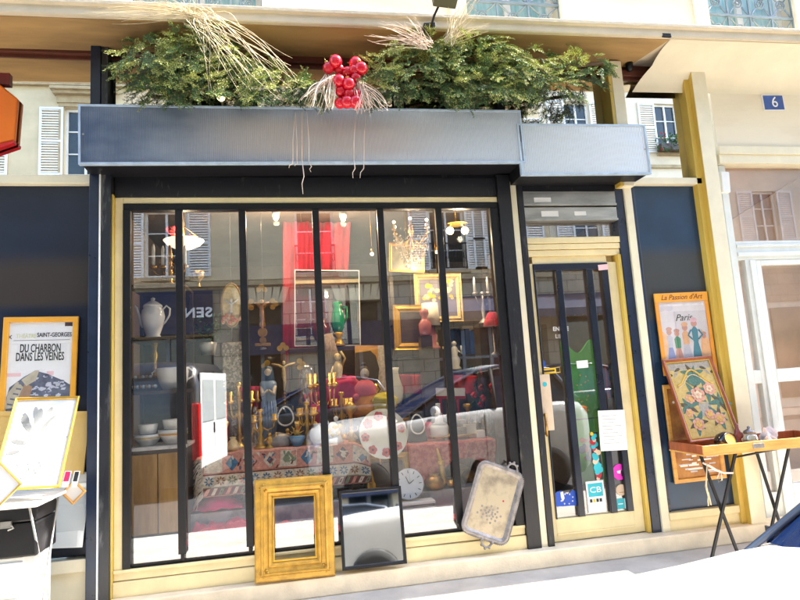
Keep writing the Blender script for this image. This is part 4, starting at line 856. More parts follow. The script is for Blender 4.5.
# things on the tray
tz2 = tzt-hz+.0125
c = at(725, 440, -.40); c.z = tz2
F = thing('black_pot', 'round black pot lying open with a yellow inside on the tray', 'pot', c)
Mx = Matrix.Rotation(math.radians(72), 4, 'X') @ Matrix.Rotation(math.radians(14), 4, 'Y')
m = MB(); m.lathe([(.0, -.075), (.05, -.07), (.078, -.03), (.080, .02), (.066, .055), (.060, .06), (.056, .05)], c+V((0, 0, .078)), 24, 0, Mx, sx=1.12, sy=.9); part(m, 'body', pm('black lacquer', (.012, .010, .012), .2, coat=.5), F)
m = MB(); m.lathe([(.0, .025), (.035, .03), (.057, .052)], c+V((0, 0, .078)), 24, 0, Mx, sx=1.12, sy=.9); part(m, 'lining', pm('yellow lining', (.75, .42, .04), .5), F)
c = at(738, 436, -.30); c.z = tz2; m = MB(); m.lathe([(.03, 0), (.034, .03), (.022, .06), (.032, .10), (.024, .14), (.012, .17), (.018, .19), (.0, .205)], c, 16); m.ball(c+V((.02, -.01, .10)), .022, 10, 0, (1, 1, 1.4)); one(m, 'figurine', [pm('oxblood glaze', (.16, .03, .03), .2, col2=(.32, .10, .08), scale=20)], 'small dark red figurine between the black pot and glass jar', 'figurine')
c = at(750, 437, -.36); c.z = tz2; F = thing('glass_jar', 'clear lidded jar on the tray next to the red figurine', 'jar', c)
m = MB(); m.lathe([(.045, 0), (.062, .012), (.066, .06), (.056, .10), (.046, .115), (.043, .11)], c, 22); part(m, 'body', 'tableware_glass', F)
m = MB(); m.lathe([(.05, .116), (.045, .135), (.02, .15), (.012, .155), (.016, .17), (.0, .18)], c, 20); part(m, 'lid', 'silver', F)
m = MB(); m.lathe([(.0, .004), (.056, .014), (.06, .055), (.0, .062)], c, 18); part(m, 'contents', pm('tan contents', (.55, .42, .30), .8, var=.3, scale=40), F)
m = MB(); c = at(771, 440, -.33); c.z = tz2; rnd = random.Random(11)
def crumple(u, v, c=c, w_=.16, h_=.155):
    x = (u-.5)*w_; z = v*h_; return (c.x+x+.01*math.sin(9*v+3*u), c.y+.03*math.sin(u*7+v*4)+.02*v, c.z+z*(.85+.15*math.sin(u*11)))
m.grid(crumple, 14, 10, sm=False); m.grid(lambda u, v: V(crumple(u, v, c+V((-.03, -.035, 0)), .13, .08)), 12, 8, sm=False); one(m, 'paper_napkin', [pm('pale blue tissue', (.72, .75, .82), .8, var=.08)], 'crumpled pale blue tissue paper upright at the tray back', 'tissue paper', thick=.002)
c = at(764, 441, -.45); c.z = tz2; m = MB(); m.lathe([(.03, 0), (.036, .005), (.04, .04), (.038, .045), (.033, .04), (.03, .01), (0, .008)], c, 18); one(m, 'glass_dish', ['porcelain'], 'tiny white dish on the tray in front of the tissue paper', 'dish')
# string and tassel under the tray
m = MB(); pts = [at(*q, -.5) for q in ((703, 463), (710, 466), (716, 470), (724, 473), (733, 473))]; m.tube(pts, [.008, .010, .010, .008, .007], 7)
pts = [at(*q, -.5) for q in ((720, 472), (717, 478), (719, 482), (722, 480), (721, 473))]; m.tube(pts, .005, 6)
one(m, 'cloth_tie', ['straw_pale'], 'white twisted cloth tie knotted under the tray front', 'tie')
m = MB(); pts = [at(*q, -.52) for q in ((707, 463), (706.5, 475), (706, 486), (708.5, 497))]; m.tube(pts, [.004, .004, .008, .006], 6)
for k in range(10): a = at(708.5, 492, -.52); m.tube([a, a+V((random.uniform(-.022, .022), random.uniform(-.01, .01), -.09+random.uniform(-.02, .01)))], .004, 5)
one(m, 'tassel', ['straw'], 'long straw coloured tassel hanging from the tray corner', 'tassel')

# ================================================================== STICKERS AND NOTICES ON THE DOOR
DYf = .0445
def sticker(pxs, mats, label, cat='sticker', draw=None, y=DYf-.001, pts=None, group='stickers on the shop door'):
    P, W, H = quadplane(*pxs, y, y); m = MB()
    if pts: m.pp(P, [(a*W, b*H) for a, b in pts], 0, .001, 0)
    else: m.pb(P, 0, W, 0, H, 0, .001, 0)
    tx = draw(m, P, W, H) if draw else None
    o = m.build('sticker' if cat == 'sticker' else 'notice', mats); tag(o, label, cat, group)
    for a in (tx if isinstance(tx, list) else []): text(a[0], P, a[1]*W, a[2]*H, a[3]*H, a[4], o, d=.0015, sx=a[5] if len(a) > 5 else 1)
    return o
M['cyan'] = pm('turquoise print', (.02, .42, .50), .5); M['eu'] = pm('royal blue print', (.01, .08, .50), .5); M['yel'] = pm('yellow print', (.80, .48, .03), .5); M['pk'] = pm('magenta print', (.72, .03, .50), .5); M['beige'] = pm('beige print', (.62, .48, .34), .6); M['star'] = pm('white print', (.8, .8, .8), .5)
circ = [(.5+math.cos(2*PI*i/28)*.5, .5+math.sin(2*PI*i/28)*.5) for i in range(28)]
def d_cb(m, P, W, H):
    m.pb(P, W*.10, W*.92, H*.50, H*.93, .001, .0014, 1)
    for k, c in enumerate((2, 3, 1, 2)): m.pb(P, W*(.14+.18*k), W*(.28+.18*k), H*.32, H*.43, .001, .0014, (4, 5, 4, 4)[k])
    return [('CB', .51, .71, .26, 'star', 1.3)]
sticker(((585, 482), (602.5, 480), (607, 511), (589, 513)), ['star', 'cyan', 'eu', 'yel', 'ink', 'yel'], 'white and turquoise card payment sticker low on the door glass', draw=d_cb)
def d_eu(m, P, W, H):
    for k in range(8):
        a = 2*PI*k/8+.3; m.pp(P, [(W*.55+math.cos(a)*W*.28+math.cos(b)*W*(.045 if j % 2 else .02), H*.45+math.sin(a)*H*.33+math.sin(b)*W*(.045 if j % 2 else .02)) for j, b in enumerate([2*PI*i/10 for i in range(10)])], .001, .0015, 1)
    m.pp(P, [(W*.26, H*.9), (W*.38, H*.95), (W*.44, H*.5), (W*.34, H*.3), (W*.28, H*.55)], .001, .0014, 1)
sticker(((554, 491), (576, 490), (577.5, 505), (556, 507)), ['eu', 'star'], 'royal blue sticker with a ring of white stars at the door bottom', draw=d_eu, pts=[(0, 0), (1, 0), (1, .9), (.8, 1), (.62, .75), (.45, .85), (.3, 1.0), (.1, .95), (0, .8)])
sticker(((612, 464), (626, 464), (627, 480), (613, 480)), ['pk', 'ink', 'star'], 'round magenta sticker below the white notice', pts=circ, draw=lambda m, P, W, H: (m.pp(P, [(W*.58, H*.58), (W*.70, H*.60), (W*.72, H*.22), (W*.62, H*.25)], .001, .0014, 1), m.pp(P, [(W*.3, H*.55), (W*.6, H*.62), (W*.55, H*.4), (W*.35, H*.42)], .001, .0013, 2))[2:])
sticker(((615.5, 484.5), (626.5, 484), (627, 495), (616.5, 496)), ['beige', 'rust'], 'small round beige sticker under the magenta one', pts=circ, draw=lambda m, P, W, H: m.pb(P, W*.28, W*.75, H*.25, H*.32, .001, .0014, 1))
sticker(((616, 499), (629, 498), (630, 508), (617, 509.5)), ['star', 'cyan'], 'turquoise and white square sticker lowest on the right door pane', draw=lambda m, P, W, H: (m.pb(P, 0, W*.62, 0, H, .001, .0014, 1), m.pb(P, W*.7, W*.95, H*.3, H*.4, .001, .0013, 1), m.pb(P, W*.12, W*.5, H*.45, H*.55, .0015, .0018, 0))[3:])
sticker(((541.5, 369), (559.5, 367), (560.5, 372.5), (542, 374.5)), ['yel', 'ink', 'red'], 'narrow yellow label at the hinge side of the door', draw=lambda m, P, W, H: (m.pb(P, W*.78, W*.98, H*.15, H*.9, .001, .0014, 1), m.pb(P, W*.05, W*.7, H*.35, H*.65, .001, .0014, 1))[2:])
sticker(((541, 361), (545, 361), (545.5, 367), (541.5, 367)), ['eu'], 'tiny blue sticker just above the narrow yellow label')
sticker(((598, 265), (607.5, 264), (608.5, 269.5), (598.5, 270.5)), ['pinkprint', 'paper'], 'pale pink label at the top corner of the door glass', y=.006)
sticker(((540, 374.5), (550, 374), (554, 430), (543.5, 431)), ['beige', 'cyan'], 'long cream paper strip with a turquoise drop hung on the door', 'notice', y=.006, draw=lambda m, P, W, H: m.pp(P, disc(W*.45, H*.82, W*.22, 14), .001, .0014, 1), group='notices on the shop door')
def d_list(m, P, W, H):
    rnd = random.Random(9)
    for k in range(9): m.pb(P, W*.12, W*rnd.uniform(.5, .88), H*(.86-.085*k), H*(.872-.085*k), .001, .0012, 1)
sticker(((598, 411), (624, 409.5), (628, 450), (600.5, 451)), ['paper', 'wash2'], 'large white notice sheet taped on the right door pane', 'notice', y=.006, draw=d_list, group='notices on the shop door')
sticker(((576.5, 361), (587.5, 360), (588.5, 367.5), (577, 368.5)), ['paper'], 'small white slip stuck in front of the green panel', 'notice', group='notices on the shop door')
def d_band(m, P, W, H):
    rnd = random.Random(4)
    for k in range(22): m.pp(P, disc(rnd.uniform(.15, .85)*W, (k+.5)/22*H, W*rnd.uniform(.2, .42), 8), .001, .0013+.00002*k, rnd.randint(1, 4))
sticker(((590.5, 433), (598.5, 432), (603, 479), (595, 480)), ['ink', 'red', 'yel', 'cyan', 'beige'], 'tall strip of small colourful stickers beside the green panel', draw=d_band)
P, W, H = quadplane((553, 326), (566, 326), (567, 340), (553, 340), .045, .045); k = mpp(.0)
o = text('ENT', P, 0, H*.78, .052, 'star', DR, d=.001, align='LEFT', bold=.001); o['label'] = 'white ENT lettering on the glass'
o = text('E', P, W*.98, H*.80, .052, 'star', DR, d=.001, align='LEFT', bold=.001); o['label'] = 'white single E on the glass beyond the bar'
o = text('LIB', P, .02, H*.25, .052, 'star', DR, d=.001, align='LEFT'); o['label'] = 'white LIB lettering on the glass'
# ================================================================== BEHIND THE GLASS
def lprof(prof, k): return [(r*k, h_*k) for r, h_ in prof]
def lobj(name, label, cat, mats, px, py, Y, prof, n=20, group=None, z=None, sx=1, sy=1, extra=None):
    c = at(px, py, Y)
    if z is not None: c.z = z
    m = MB(); m.lathe(lprof(prof, mpp(Y)), c, n, 0, sx=sx, sy=sy)
    if extra: extra(m, c, mpp(Y))
    return one(m, name, mats, label, cat, group)
def lamp_light(name, p, watts, parent, col=(1, .80, .52), r=.03):
    l = bpy.data.lights.new(name, 'POINT'); l.energy = watts; l.color = col; l.shadow_soft_size = r
    o = bpy.data.objects.new(name, l); COL.objects.link(o); o.parent = parent; o.location = p-OFF.get(parent.name, V((0, 0, 0))); return o
M['bulb'] = emit('lit bulb', (1, .80, .45), 2.5); M['shade_lit'] = emit('lit opal glass', (1, .84, .55), .25)
# ---- dark shelf unit at the left with its china
Yc0, Yc1 = .26, .72
sx0, sx1 = at(127, 400, Yc0).x, at(186, 400, Yc0).x
SH = thing('shelf_unit', 'dark open shelf unit over a burl wood cupboard behind the left panes', 'shelf unit', ((sx0+sx1)/2, .5, PZ))
def zz(py, px=150, Y=Yc0): return at(px, py, Y).z
shz = [zz(284), zz(337), zz(391), zz(447)]
for z in shz: part(MB().box(sx0, sx1, Yc0, Yc1, z-.028, z), 'shelf', 'wood_dark' if z > shz[3]+.01 else 'marble', SH, .003)
m = MB()
for x in (sx0, sx1-.03): m.box(x, x+.03, Yc0+.005, Yc0+.04, shz[3], shz[0]-.03); m.box(x, x+.03, Yc1-.04, Yc1, shz[3], shz[0]-.03)
part(m, 'upright', 'wood_dark', SH, .003)
part(MB().box(sx0, sx1, Yc1+.001, Yc1+.02, shz[3], shz[0]), 'back_panel', 'wood_dark', SH)
m = MB(); m.box(sx0, sx1, Yc0+.02, Yc1, PZ, shz[3]-.03); part(m, 'cupboard', 'wood_dark', SH)
m = MB(); m.box(sx0+.02, (sx0+sx1)/2-.0, Yc0, Yc0+.018, PZ+.12, shz[3]-.06); m.box((sx0+sx1)/2+.006, sx1-.02, Yc0, Yc0+.018, PZ+.12, shz[3]-.06); part(m, 'door', 'burl', SH, .006)
m = MB(); m.box(sx0, sx1, Yc0-.01, Yc0+.015, PZ, PZ+.10); part(m, 'base', 'pale_green', SH, .004)
# coffee pot
c = at(153, 335, .42); c.z = shz[1]; k = mpp(.42)
CP = thing('coffee_pot', 'tall white porcelain coffee pot with lid on the upper dark shelf', 'coffee pot', c)
m = MB(); m.lathe(lprof([(7, 0), (7.5, 1), (6, 3), (9, 12), (10.5, 20), (9.5, 26), (8, 28), (8.5, 29)], k), c, 26); part(m, 'body', 'porcelain', CP)
m = MB(); m.lathe(lprof([(8.7, 29), (8, 31), (4, 34), (1.5, 35), (2.2, 37), (0, 38.5)], k), c, 22); part(m, 'lid', 'porcelain', CP)
m = MB(); m.tube([c+V((a*k, 0, b*k)) for a, b in ((8, 26), (12, 30), (15, 27), (14.5, 21), (11, 15), (9, 13))], .008, 8); part(m, 'handle', 'porcelain', CP)
m = MB(); m.tube([c+V((a*k, 0, b*k)) for a, b in ((-8, 11), (-11, 15), (-12, 22), (-14, 29), (-16, 31))], [.018, .016, .012, .010, .009], 10); part(m, 'spout', 'porcelain', CP)
# tureen, jewel box, bowls
c = at(173, 390, .45); c.z = shz[2]; k = mpp(.45); m = MB(); m.lathe(lprof([(9, 0), (10, 2), (13, 8), (14, 16), (13.6, 18), (14.5, 20), (12, 20), (0, 19)], k), c, 24)
for sg in (-1, 1): m.tube([c+V((sg*a*k, 0, b*k)) for a, b in ((13, 9), (17, 11), (18, 16), (14, 19))], .008, 8)
one(m, 'soup_tureen', ['porcelain'], 'white porcelain tureen with two handles on the middle shelf', 'tureen')
c = at(145, 389, .45); c.z = shz[2]; F = thing('jewel_box', 'dark brown bead trimmed box on the middle shelf by the tureen', 'box', c); k = mpp(.45)
m = MB(); m.box(c.x-11*k, c.x+11*k, .40, .56, c.z, c.z+12*k); part(m, 'body', 'wood_dark', F, .006)
m = MB()
for i in range(9): m.ball(V((c.x+(-10+2.5*i)*k, .395, c.z+4*k)), .018, 8, i % 2)
for i in range(6): m.ball(V((c.x+(-8+3.2*i)*k, .44, c.z+13*k)), .016, 8, i % 2)
part(m, 'bead', ['porcelain', 'brass_old'], F)
lobj('brass_vase', 'slim brass candle vase in the gap above the tureen', 'vase', ['brass'], 155, 391, .6, [(4, 0), (4.5, 2), (2, 6), (2, 26), (3.4, 32), (2, 36), (3.6, 44), (3, 46)], z=shz[2])
for i, (px, w_, h_, lab, mt) in enumerate(((148, 12, 10, 'cream china bowl stack at the left of the cupboard top', 'porcelain'), (173, 12.5, 13, 'white china bowl with an orange rim on the cupboard top', 'porcelain'))):
    def ex(m, c, k, w_=w_, h_=h_): m.lathe(lprof([(w_*.45, h_), (w_*.6, h_+1), (w_*.72, h_+8), (w_*.70, h_+9), (0, h_+6)], k), c, 22, 0); m.lathe(lprof([(w_*1.0, h_*.62), (w_*1.03, h_*.75)], k), c, 22, 1)
    lobj('china_bowl', lab, 'bowl', [mt, 'wood' if i else 'gold_pale'], px, 445, .42, [(w_*.5, 0), (w_*.6, 1), (w_*1.0, h_*.8), (w_*1.02, h_), (w_*.96, h_), (0, h_*.9)], z=shz[3], extra=ex)
# girandole with white candles on top
c = at(170, 283, .45); c.z = shz[0]; k = mpp(.45); G_ = thing('girandole', 'gilt pierced candelabrum with white candles on top of the shelf unit', 'candelabrum', c)
m = MB(); m.lathe(lprof([(7, 0), (6, 2), (2, 5), (3.5, 12), (1.6, 18), (2.6, 30), (1, 40)], k), c, 16)
for sg in (-1, 1, -.4):
    m.tube([c+V((a*k*sg, -b_*k, h_*k)) for a, b_, h_ in ((1, 0, 14), (7, 2, 10), (12, 3, 12), (14, 3, 17))], .007, 7); m.lathe(lprof([(1, 16), (3.4, 18), (3, 20)], k), c+V((14*k*sg, -3*k, 0)), 12)
rnd = random.Random(2)
for q in range(50): m.ball(c+V((rnd.uniform(-9, 10)*k, rnd.uniform(-6, 4)*k, rnd.uniform(3, 30)*k)), rnd.uniform(.006, .013), 6)
part(m, 'branches', 'brass_old', G_)
for sg, h_ in ((-1, 22), (-.4, 20), (1, 20)): m = MB(); m.lathe(lprof([(1.7, 19), (1.5, 19+h_*.85), (.5, 19+h_)], k), c+V((14*k*sg, -3*k, 0)), 10); part(m, 'candle', 'porcelain', G_)
# dish pendant
c = at(184, 249, .75); k = mpp(.75); PD = thing('pendant_lamp', 'opal glass dish pendant with red ribbon hanging over the shelf unit', 'pendant lamp', c)
m = MB(); m.lathe(lprof([(1, -1), (8, .5), (15, 4), (18.5, 8), (18, 8.4), (14, 5), (1, 2)], k), c, 30); part(m, 'dish', 'shade_lit', PD)
m = MB(); m.tube([c+V((0, 0, 8*k)), V((c.x, c.y, 3.5))], .006, 6); m.lathe([(.07, 3.44), (.06, 3.5)], V((c.x, c.y, 0)), 14)
for q in range(3): a = q*2.1; m.tube([c+V((math.cos(a)*17*k, math.sin(a)*17*k, 8*k)), c+V((0, 0, 22*k))], .003, 5)
part(m, 'chain', 'brass_old', PD)
m = MB(); m.grid(lambda u, v: c+V(((-13+10*u+3*math.sin(v*6))*k, -.02+.02*math.sin(u*8), (7+15*v)*k)), 8, 8); m.grid(lambda u, v: c+V(((8+8*u+2*math.sin(v*5))*k, -.05+.02*math.sin(u*8), (9+4*v-3*u)*k)), 8, 6); part(m, 'ribbon', 'red', PD, thick=.002)
lamp_light('pendant_light', c+V((0, -.02, .09)), 3, PD)
# small brass bird-like figures behind
lobj('brass_goblet', 'small brass goblet glinting behind the second pane', 'goblet', ['brass'], 199, 288, .9, [(4, 0), (1, 2), (1, 6), (5, 10), (5.5, 16), (4.8, 16), (1, 11)])
m = MB(); p = at(198, 289, .9); m.box(p.x-.25, p.x+.35, .75, 1.05, p.z-.03, p.z-.001); one(m, 'wall_shelf', ['wood_dark'], 'short dark shelf carrying the brass goblet behind the second pane', 'shelf')
# green plant reflected/behind second pane
# ---- hanging oval medallion
c = at(231.5, 305, .40); k = mpp(.40); OM = thing('oval_medallion', 'gilt oval plaque with a white crucifix and red flowers hanging on a thread', 'plaque', c-V((0, 0, .2)))
P = Plane(c, (1, 0, 0), (0, 0, 1)); m = MB(); m.pp(P, disc(0, 0, 10.5*k, 32, .92, 2.05), -.012, 0, 0); part(m, 'plaque', 'gold_pale', OM, .004)
m = MB(); m.tube([P(math.cos(t*PI/16)*10*k*.92, math.sin(t*PI/16)*10*k*2.05, .0) for t in range(33)], .008, 8, cap=False); part(m, 'rim', 'brass_old', OM)
m = MB(); m.tube([P(0, -8*k, .01), P(0, 6*k, .012)], .010, 7); m.tube([P(-6*k, 5*k, .01), P(0, 0, .014), P(6*k, 5*k, .01)], .007, 7); m.ball(P(0, 4.5*k, .014), .014, 8); m.tube([P(.3*k, -4*k, .012), P(-1*k, -9*k, .012)], .009, 6); part(m, 'crucifix', 'porcelain', OM)
m = MB(); rnd = random.Random(8)
for q in range(26): m.ball(P(rnd.uniform(-8, 8)*k, (-13+rnd.uniform(-5, 4))*k, .015+rnd.uniform(0, .02)), rnd.uniform(.010, .019), 7, q % 2)
part(m, 'flower', [pm('coral silk', (.62, .16, .08), .8), pm('faded rose silk', (.66, .36, .22), .8)], OM)
m = MB(); m.tube([P(0, 21*k, 0), V((c.x, c.y, 3.48))], .0015, 5); m.tube([P(0, -21*k, .01), P(0, -32*k, .01)], .004, 5); part(m, 'thread', 'silver', OM)
# speckled tapestry cushion block and magenta drape
M['speckle'] = weave('speckled beige weave', [(.46, .40, .30), (.30, .26, .20), (.56, .50, .40), (.20, .18, .14)], 55)
P, W, H = quadplane((222, 343), (246, 341), (247, 387), (223, 388), .85, .80); m = MB(); m.pb(P, 0, W, 0, H, -.06, 0); m.box(P(W*.3, 0).x, P(W*.7, 0).x, .83, .87, SZ, P(0, 0).z); one(m, 'fabric_screen', ['speckle'], 'small standing screen covered in speckled beige fabric', 'screen', bevel=.01)
def drape(name, label, mat, pxs, Y, amp=.03, waves=5, zbot=None):
    P, W, H = quadplane(*pxs, Y, Y); m = MB()
    m.grid(lambda u, v: P(W*u*(1-.06*math.sin(v*3)), H*v, amp*math.sin(u*waves*2*PI+v*1.5)+amp*.5*math.sin(u*waves*3.7*PI+2)), 60, 10); return one(m, name, [mat], label, 'cloth', thick=.004)
drape('draped_cloth', 'magenta cloth hanging behind the brass candelabra on the rug table', 'magenta', ((233, 386), (262, 386), (262, 446), (233, 446)), 1.05)
drape('draped_cloth', 'magenta cloth hanging right of the dark wooden crucifix', 'magenta', ((308, 395), (326, 390), (322, 446), (306, 446)), 1.0, waves=3)
drape('red_curtain', 'large crimson curtain hanging high at the back of the shop window', 'curtain', ((283, 222), (352, 222), (352, 400), (283, 400)), 1.75, amp=.025, waves=6)
# ---- table with the rug
Yt0, Yt1 = .46, 1.0
tzr = at(285, 448, .5).z; tx0r, tx1r = at(212, 450, Yt0).x, at(362, 450, Yt0).x
T1 = thing('display_table', 'low dark display table under the patterned rug', 'table', ((tx0r+tx1r)/2, .75, SZ))
part(MB().box(tx0r, tx1r, Yt0+.02, Yt1, tzr-.04, tzr-.008), 'tabletop', 'wood_dark', T1, .004)
for x in (tx0r+.03, tx1r-.10):
    for y in (Yt0+.06, Yt1-.1): part(MB().box(x, x+.07, y, y+.07, SZ, tzr-.04), 'leg', 'wood_dark', T1, .004)
RC = {'rcream': (.66, .56, .42), 'rsalmon': (.60, .27, .19), 'rblue': (.06, .16, .26), 'rdark': (.16, .045, .035), 'rgreen': (.22, .26, .15), 'rbrown': (.30, .14, .07)}
for n_, c_ in RC.items(): M[n_] = pm('rug wool '+n_[1:], c_, .95, var=.3, scale=45, bump=.5, bscale=160)
RG = thing('patterned_rug', 'fringed oriental rug with a row of rosettes draped over the low table', 'rug', ((tx0r+tx1r)/2, .7, tzr))
xr0, xr1 = at(203, 460, Yt0-.03).x, at(370, 460, Yt0-.03).x; hh_ = (at(285, 448, .44).z-at(285, 489, .44).z)
def rugf(u, v):
    x = xr0+(xr1-xr0)*u; s = v*(hh_+.55)
    wob = .012*math.sin(x*14)+.008*math.sin(x*31+1)
    droop = max(0, (u-.90)/.10)**1.5*.16
    if s < hh_: return (x, Yt0-.02-wob*(1-s/hh_)-.02*(1-s/hh_)-droop*.2, tzr-(hh_-s)-droop*(s/hh_)*.5)
    return (x, Yt0-.02+(s-hh_), tzr+.003*math.sin(x*20+s*9)-droop*.5)
m = MB(); m.grid(rugf, 90, 30); part(m, 'pile', 'rsalmon', RG, thick=.010)
m = MB()
def rug_P(a, b, d=0):                             # a along the width in metres, b up the hanging front in metres
    u = a/(xr1-xr0); q = V(rugf(u, b/(hh_+.55))); return q+V((0, -.007-d, 0))
LW = xr1-xr0
def rstrip(b0, b1, mi, d, n=48):
    m.add([rug_P(LW*i/n, b, d) for b in (b0, b1) for i in range(n+1)], [(i, i+1, n+1+i+1, n+1+i) for i in range(n)], mi, True)
def rpoly(pts, mi, d): m.add([rug_P(min(LW, max(0, a)), b, d) for a, b in pts], [tuple(range(len(pts)))], mi)
rstrip(hh_*.02, hh_*.20, 3, .0); rstrip(hh_*.22, hh_*.50, 0, .0); rstrip(hh_*.50, hh_*.53, 3, .0006); rstrip(hh_*.205, hh_*.225, 4, .0006); rstrip(hh_*.55, hh_*.98, 0 if False else 1, .0)
nR = 15; sp = LW/nR
for k in range(nR):
    s = sp*(k+.5); t = hh_*.36; c1 = (2, 5, 4, 1, 2, 2, 5)[k % 7]
    for p_ in range(8):
        a = p_*PI/4; r_ = sp*.40
        pts = [(s+math.cos(a+o)*r_*f, t+math.sin(a+o)*r_*f) for o, f in ((-.32, .62), (-.12, 1.0), (.12, 1.0), (.32, .62))]+[(s+math.cos(a)*r_*.2, t+math.sin(a)*r_*.2)]
        rpoly(pts, c1, .0012)
    rpoly(disc(s, t, sp*.13, 8), 0 if c1 != 1 else 2, .0018)
for k in range(24): s = LW*k/24; rpoly([(s, hh_*.03), (s+LW/48, hh_*.03), (s+LW/24, hh_*.19), (s+LW/48, hh_*.19)], (1, 0, 4)[k % 3], .0010)
rnd = random.Random(12)
for k in range(9):                                # upper field: blocks, diamonds and leaves
    s = LW*(k+.5)/9; t = hh_*.76; c1 = (0, 2, 3, 0, 4, 2, 0, 3, 2)[k]
    rpoly([(s-LW/19, hh_*.57), (s+LW/22, hh_*.57), (s+LW/19, hh_*.97), (s-LW/22, hh_*.97)], 0, .0004) if k % 2 == 0 else None
    rpoly([(s-.055, t), (s, t-hh_*.19), (s+.055, t), (s, t+hh_*.19)], c1, .0010); rpoly([(s-.028, t), (s, t-hh_*.10), (s+.028, t), (s, t+hh_*.10)], (3, 0, 2)[k % 3], .0016)
    for q in range(7):
        ss, tt = s+rnd.uniform(-.075, .075), t+rnd.uniform(-.17, .17)*hh_; a = rnd.uniform(0, 3)
        rpoly([(ss+math.cos(a+o)*.022*f, tt+math.sin(a+o)*.022*f) for o, f in ((0, 1), (.9, .6), (PI, 1), (PI+.9, .6))], rnd.choice((0, 2, 3, 4, 0)), .0020+.0001*q)
rpoly([(LW*.02, hh_*.56), (LW*.11, hh_*.56), (LW*.11, hh_*.97), (LW*.02, hh_*.97)], 0, .0026); flower_ = [(LW*.065+math.cos(a)*.04*(1 if i % 2 else .5), hh_*.77+math.sin(a)*.04*(1 if i % 2 else .5)) for i, a in enumerate([PI*i/8 for i in range(16)])]; rpoly(flower_, 1, .0032)
part(m, 'pattern', ['rcream', 'rsalmon', 'rblue', 'rdark', 'rgreen', 'rbrown'], RG)
m = MB()
for k in range(70):
    f = k/70; b = hh_*(1-f)*.98; a = rug_P(0, b); e = a+V((-.05-random.uniform(0, .035), random.uniform(-.02, .02), -.03-random.uniform(0, .05)-.05*f)); m.tube([a, (a+e)/2+V((-.01, random.uniform(-.01, .01), .012)), e], [.004, .003, .0015], 4)
part(m, 'fringe', 'rcream', RG)
# ---- things on the rug table
def candelabrum(label, px, py, Y, h, arms, mat, z, tw=0, reach=9):
    c = at(px, py, Y); c.z = z; k = mpp(Y); F = thing('candelabrum', label, 'candelabrum', c, 'brass candelabra on the rug table')
    m = MB(); m.lathe(lprof([(6, 0), (6.5, 1.5), (4, 3), (2, 6), (3, 9), (1.3, h*.35), (2.4, h*.5), (1.2, h*.62), (2.2, h*.78), (1.2, h*.9), (3, h*.94), (2.6, h), (.5, h)], k), c, 16); part(m, 'stem', mat, F)
    for i in range(arms):
        a = tw+i*2*PI/arms; d = V((math.cos(a), math.sin(a)*.5, 0)); q = MB()
        q.tube([c+d*(r_*k)+V((0, 0, z_*k)) for r_, z_ in ((1, h*.55), (reach*.5, h*.45), (reach*.9, h*.52), (reach, h*.68))], .006, 7)
        q.lathe(lprof([(.8, h*.66), (3.6, h*.70), (3.2, h*.73), (1.8, h*.73), (2.3, h*.86), (2.0, h*.86)], k), c+d*(reach*k), 12); part(q, 'arm', mat, F)
    return F
candelabrum('tall aged brass candelabrum at the left end of the rug', 240, 447, .80, 60, 5, 'brass', tzr, .3, 12)
candelabrum('gold candelabrum with a curled arm right of the third bar', 261, 446, .60, 36, 3, 'gold_bright', tzr, .1, 13)
candelabrum('polished brass candlestick with short arms near the rug centre', 308, 446, .62, 40, 4, 'gold_bright', tzr, .6, 9)
candelabrum('large brass candelabrum partly behind the fourth bar', 325, 446, .85, 74, 5, 'brass', tzr, .9, 12)
candelabrum('brass candelabrum standing in front of the magenta cushions', 343, 436, .95, 44, 5, 'gold_bright', tzr, .2, 9)
candelabrum('slender brass candlestick beside the blue statuette', 249, 446, .95, 58, 2, 'brass_old', tzr, .0, 9)
lobj('glass_decanter', 'clear glass decanter with stopper by the curled gold candelabrum', 'decanter', ['tableware_glass'], 256, 446, .75, [(5, 0), (6, 2), (6, 14), (4, 19), (2, 22), (2, 28), (3, 29), (1, 30), (2.6, 33), (1.5, 37), (0, 38)], z=tzr)
for px, Y_, h_, lab in ((247, .60, 20, 'small gilt cherub at the left on the rug by the fringe'), (270, .56, 15, 'tiny gilt figure in front of the blue statuette'), (288, .62, 17, 'gilt figure between silver casket and blue bowl'), (316, .60, 22, 'gilt figurine next to the porcelain vase by the fourth bar'), (352, .56, 15, 'tiny gilt bird at the right edge of the rug')):
    lobj('gilt_figurine', lab, 'figurine', ['gold_bright'], px, 446, Y_, [(3.6, 0), (3.8, 1.5), (1.6, 3), (2.6, h_*.35), (3.2, h_*.55), (1.4, h_*.74), (.6, h_*.76)], n=12, z=tzr, group='small gilt figurines on the rug table', extra=lambda m, c, k, h_=h_: (m.ball(c+V((0, 0, h_*.86*k)), h_*.11*k, 9), m.tube([c+V((2.4*k, 0, h_*.6*k)), c+V((5.5*k, -.02, h_*.75*k)), c+V((6*k, -.02, h_*.98*k))], .007, 6), m.tube([c+V((-2.4*k, 0, h_*.6*k)), c+V((-5*k, -.02, h_*.5*k))], .007, 6)))
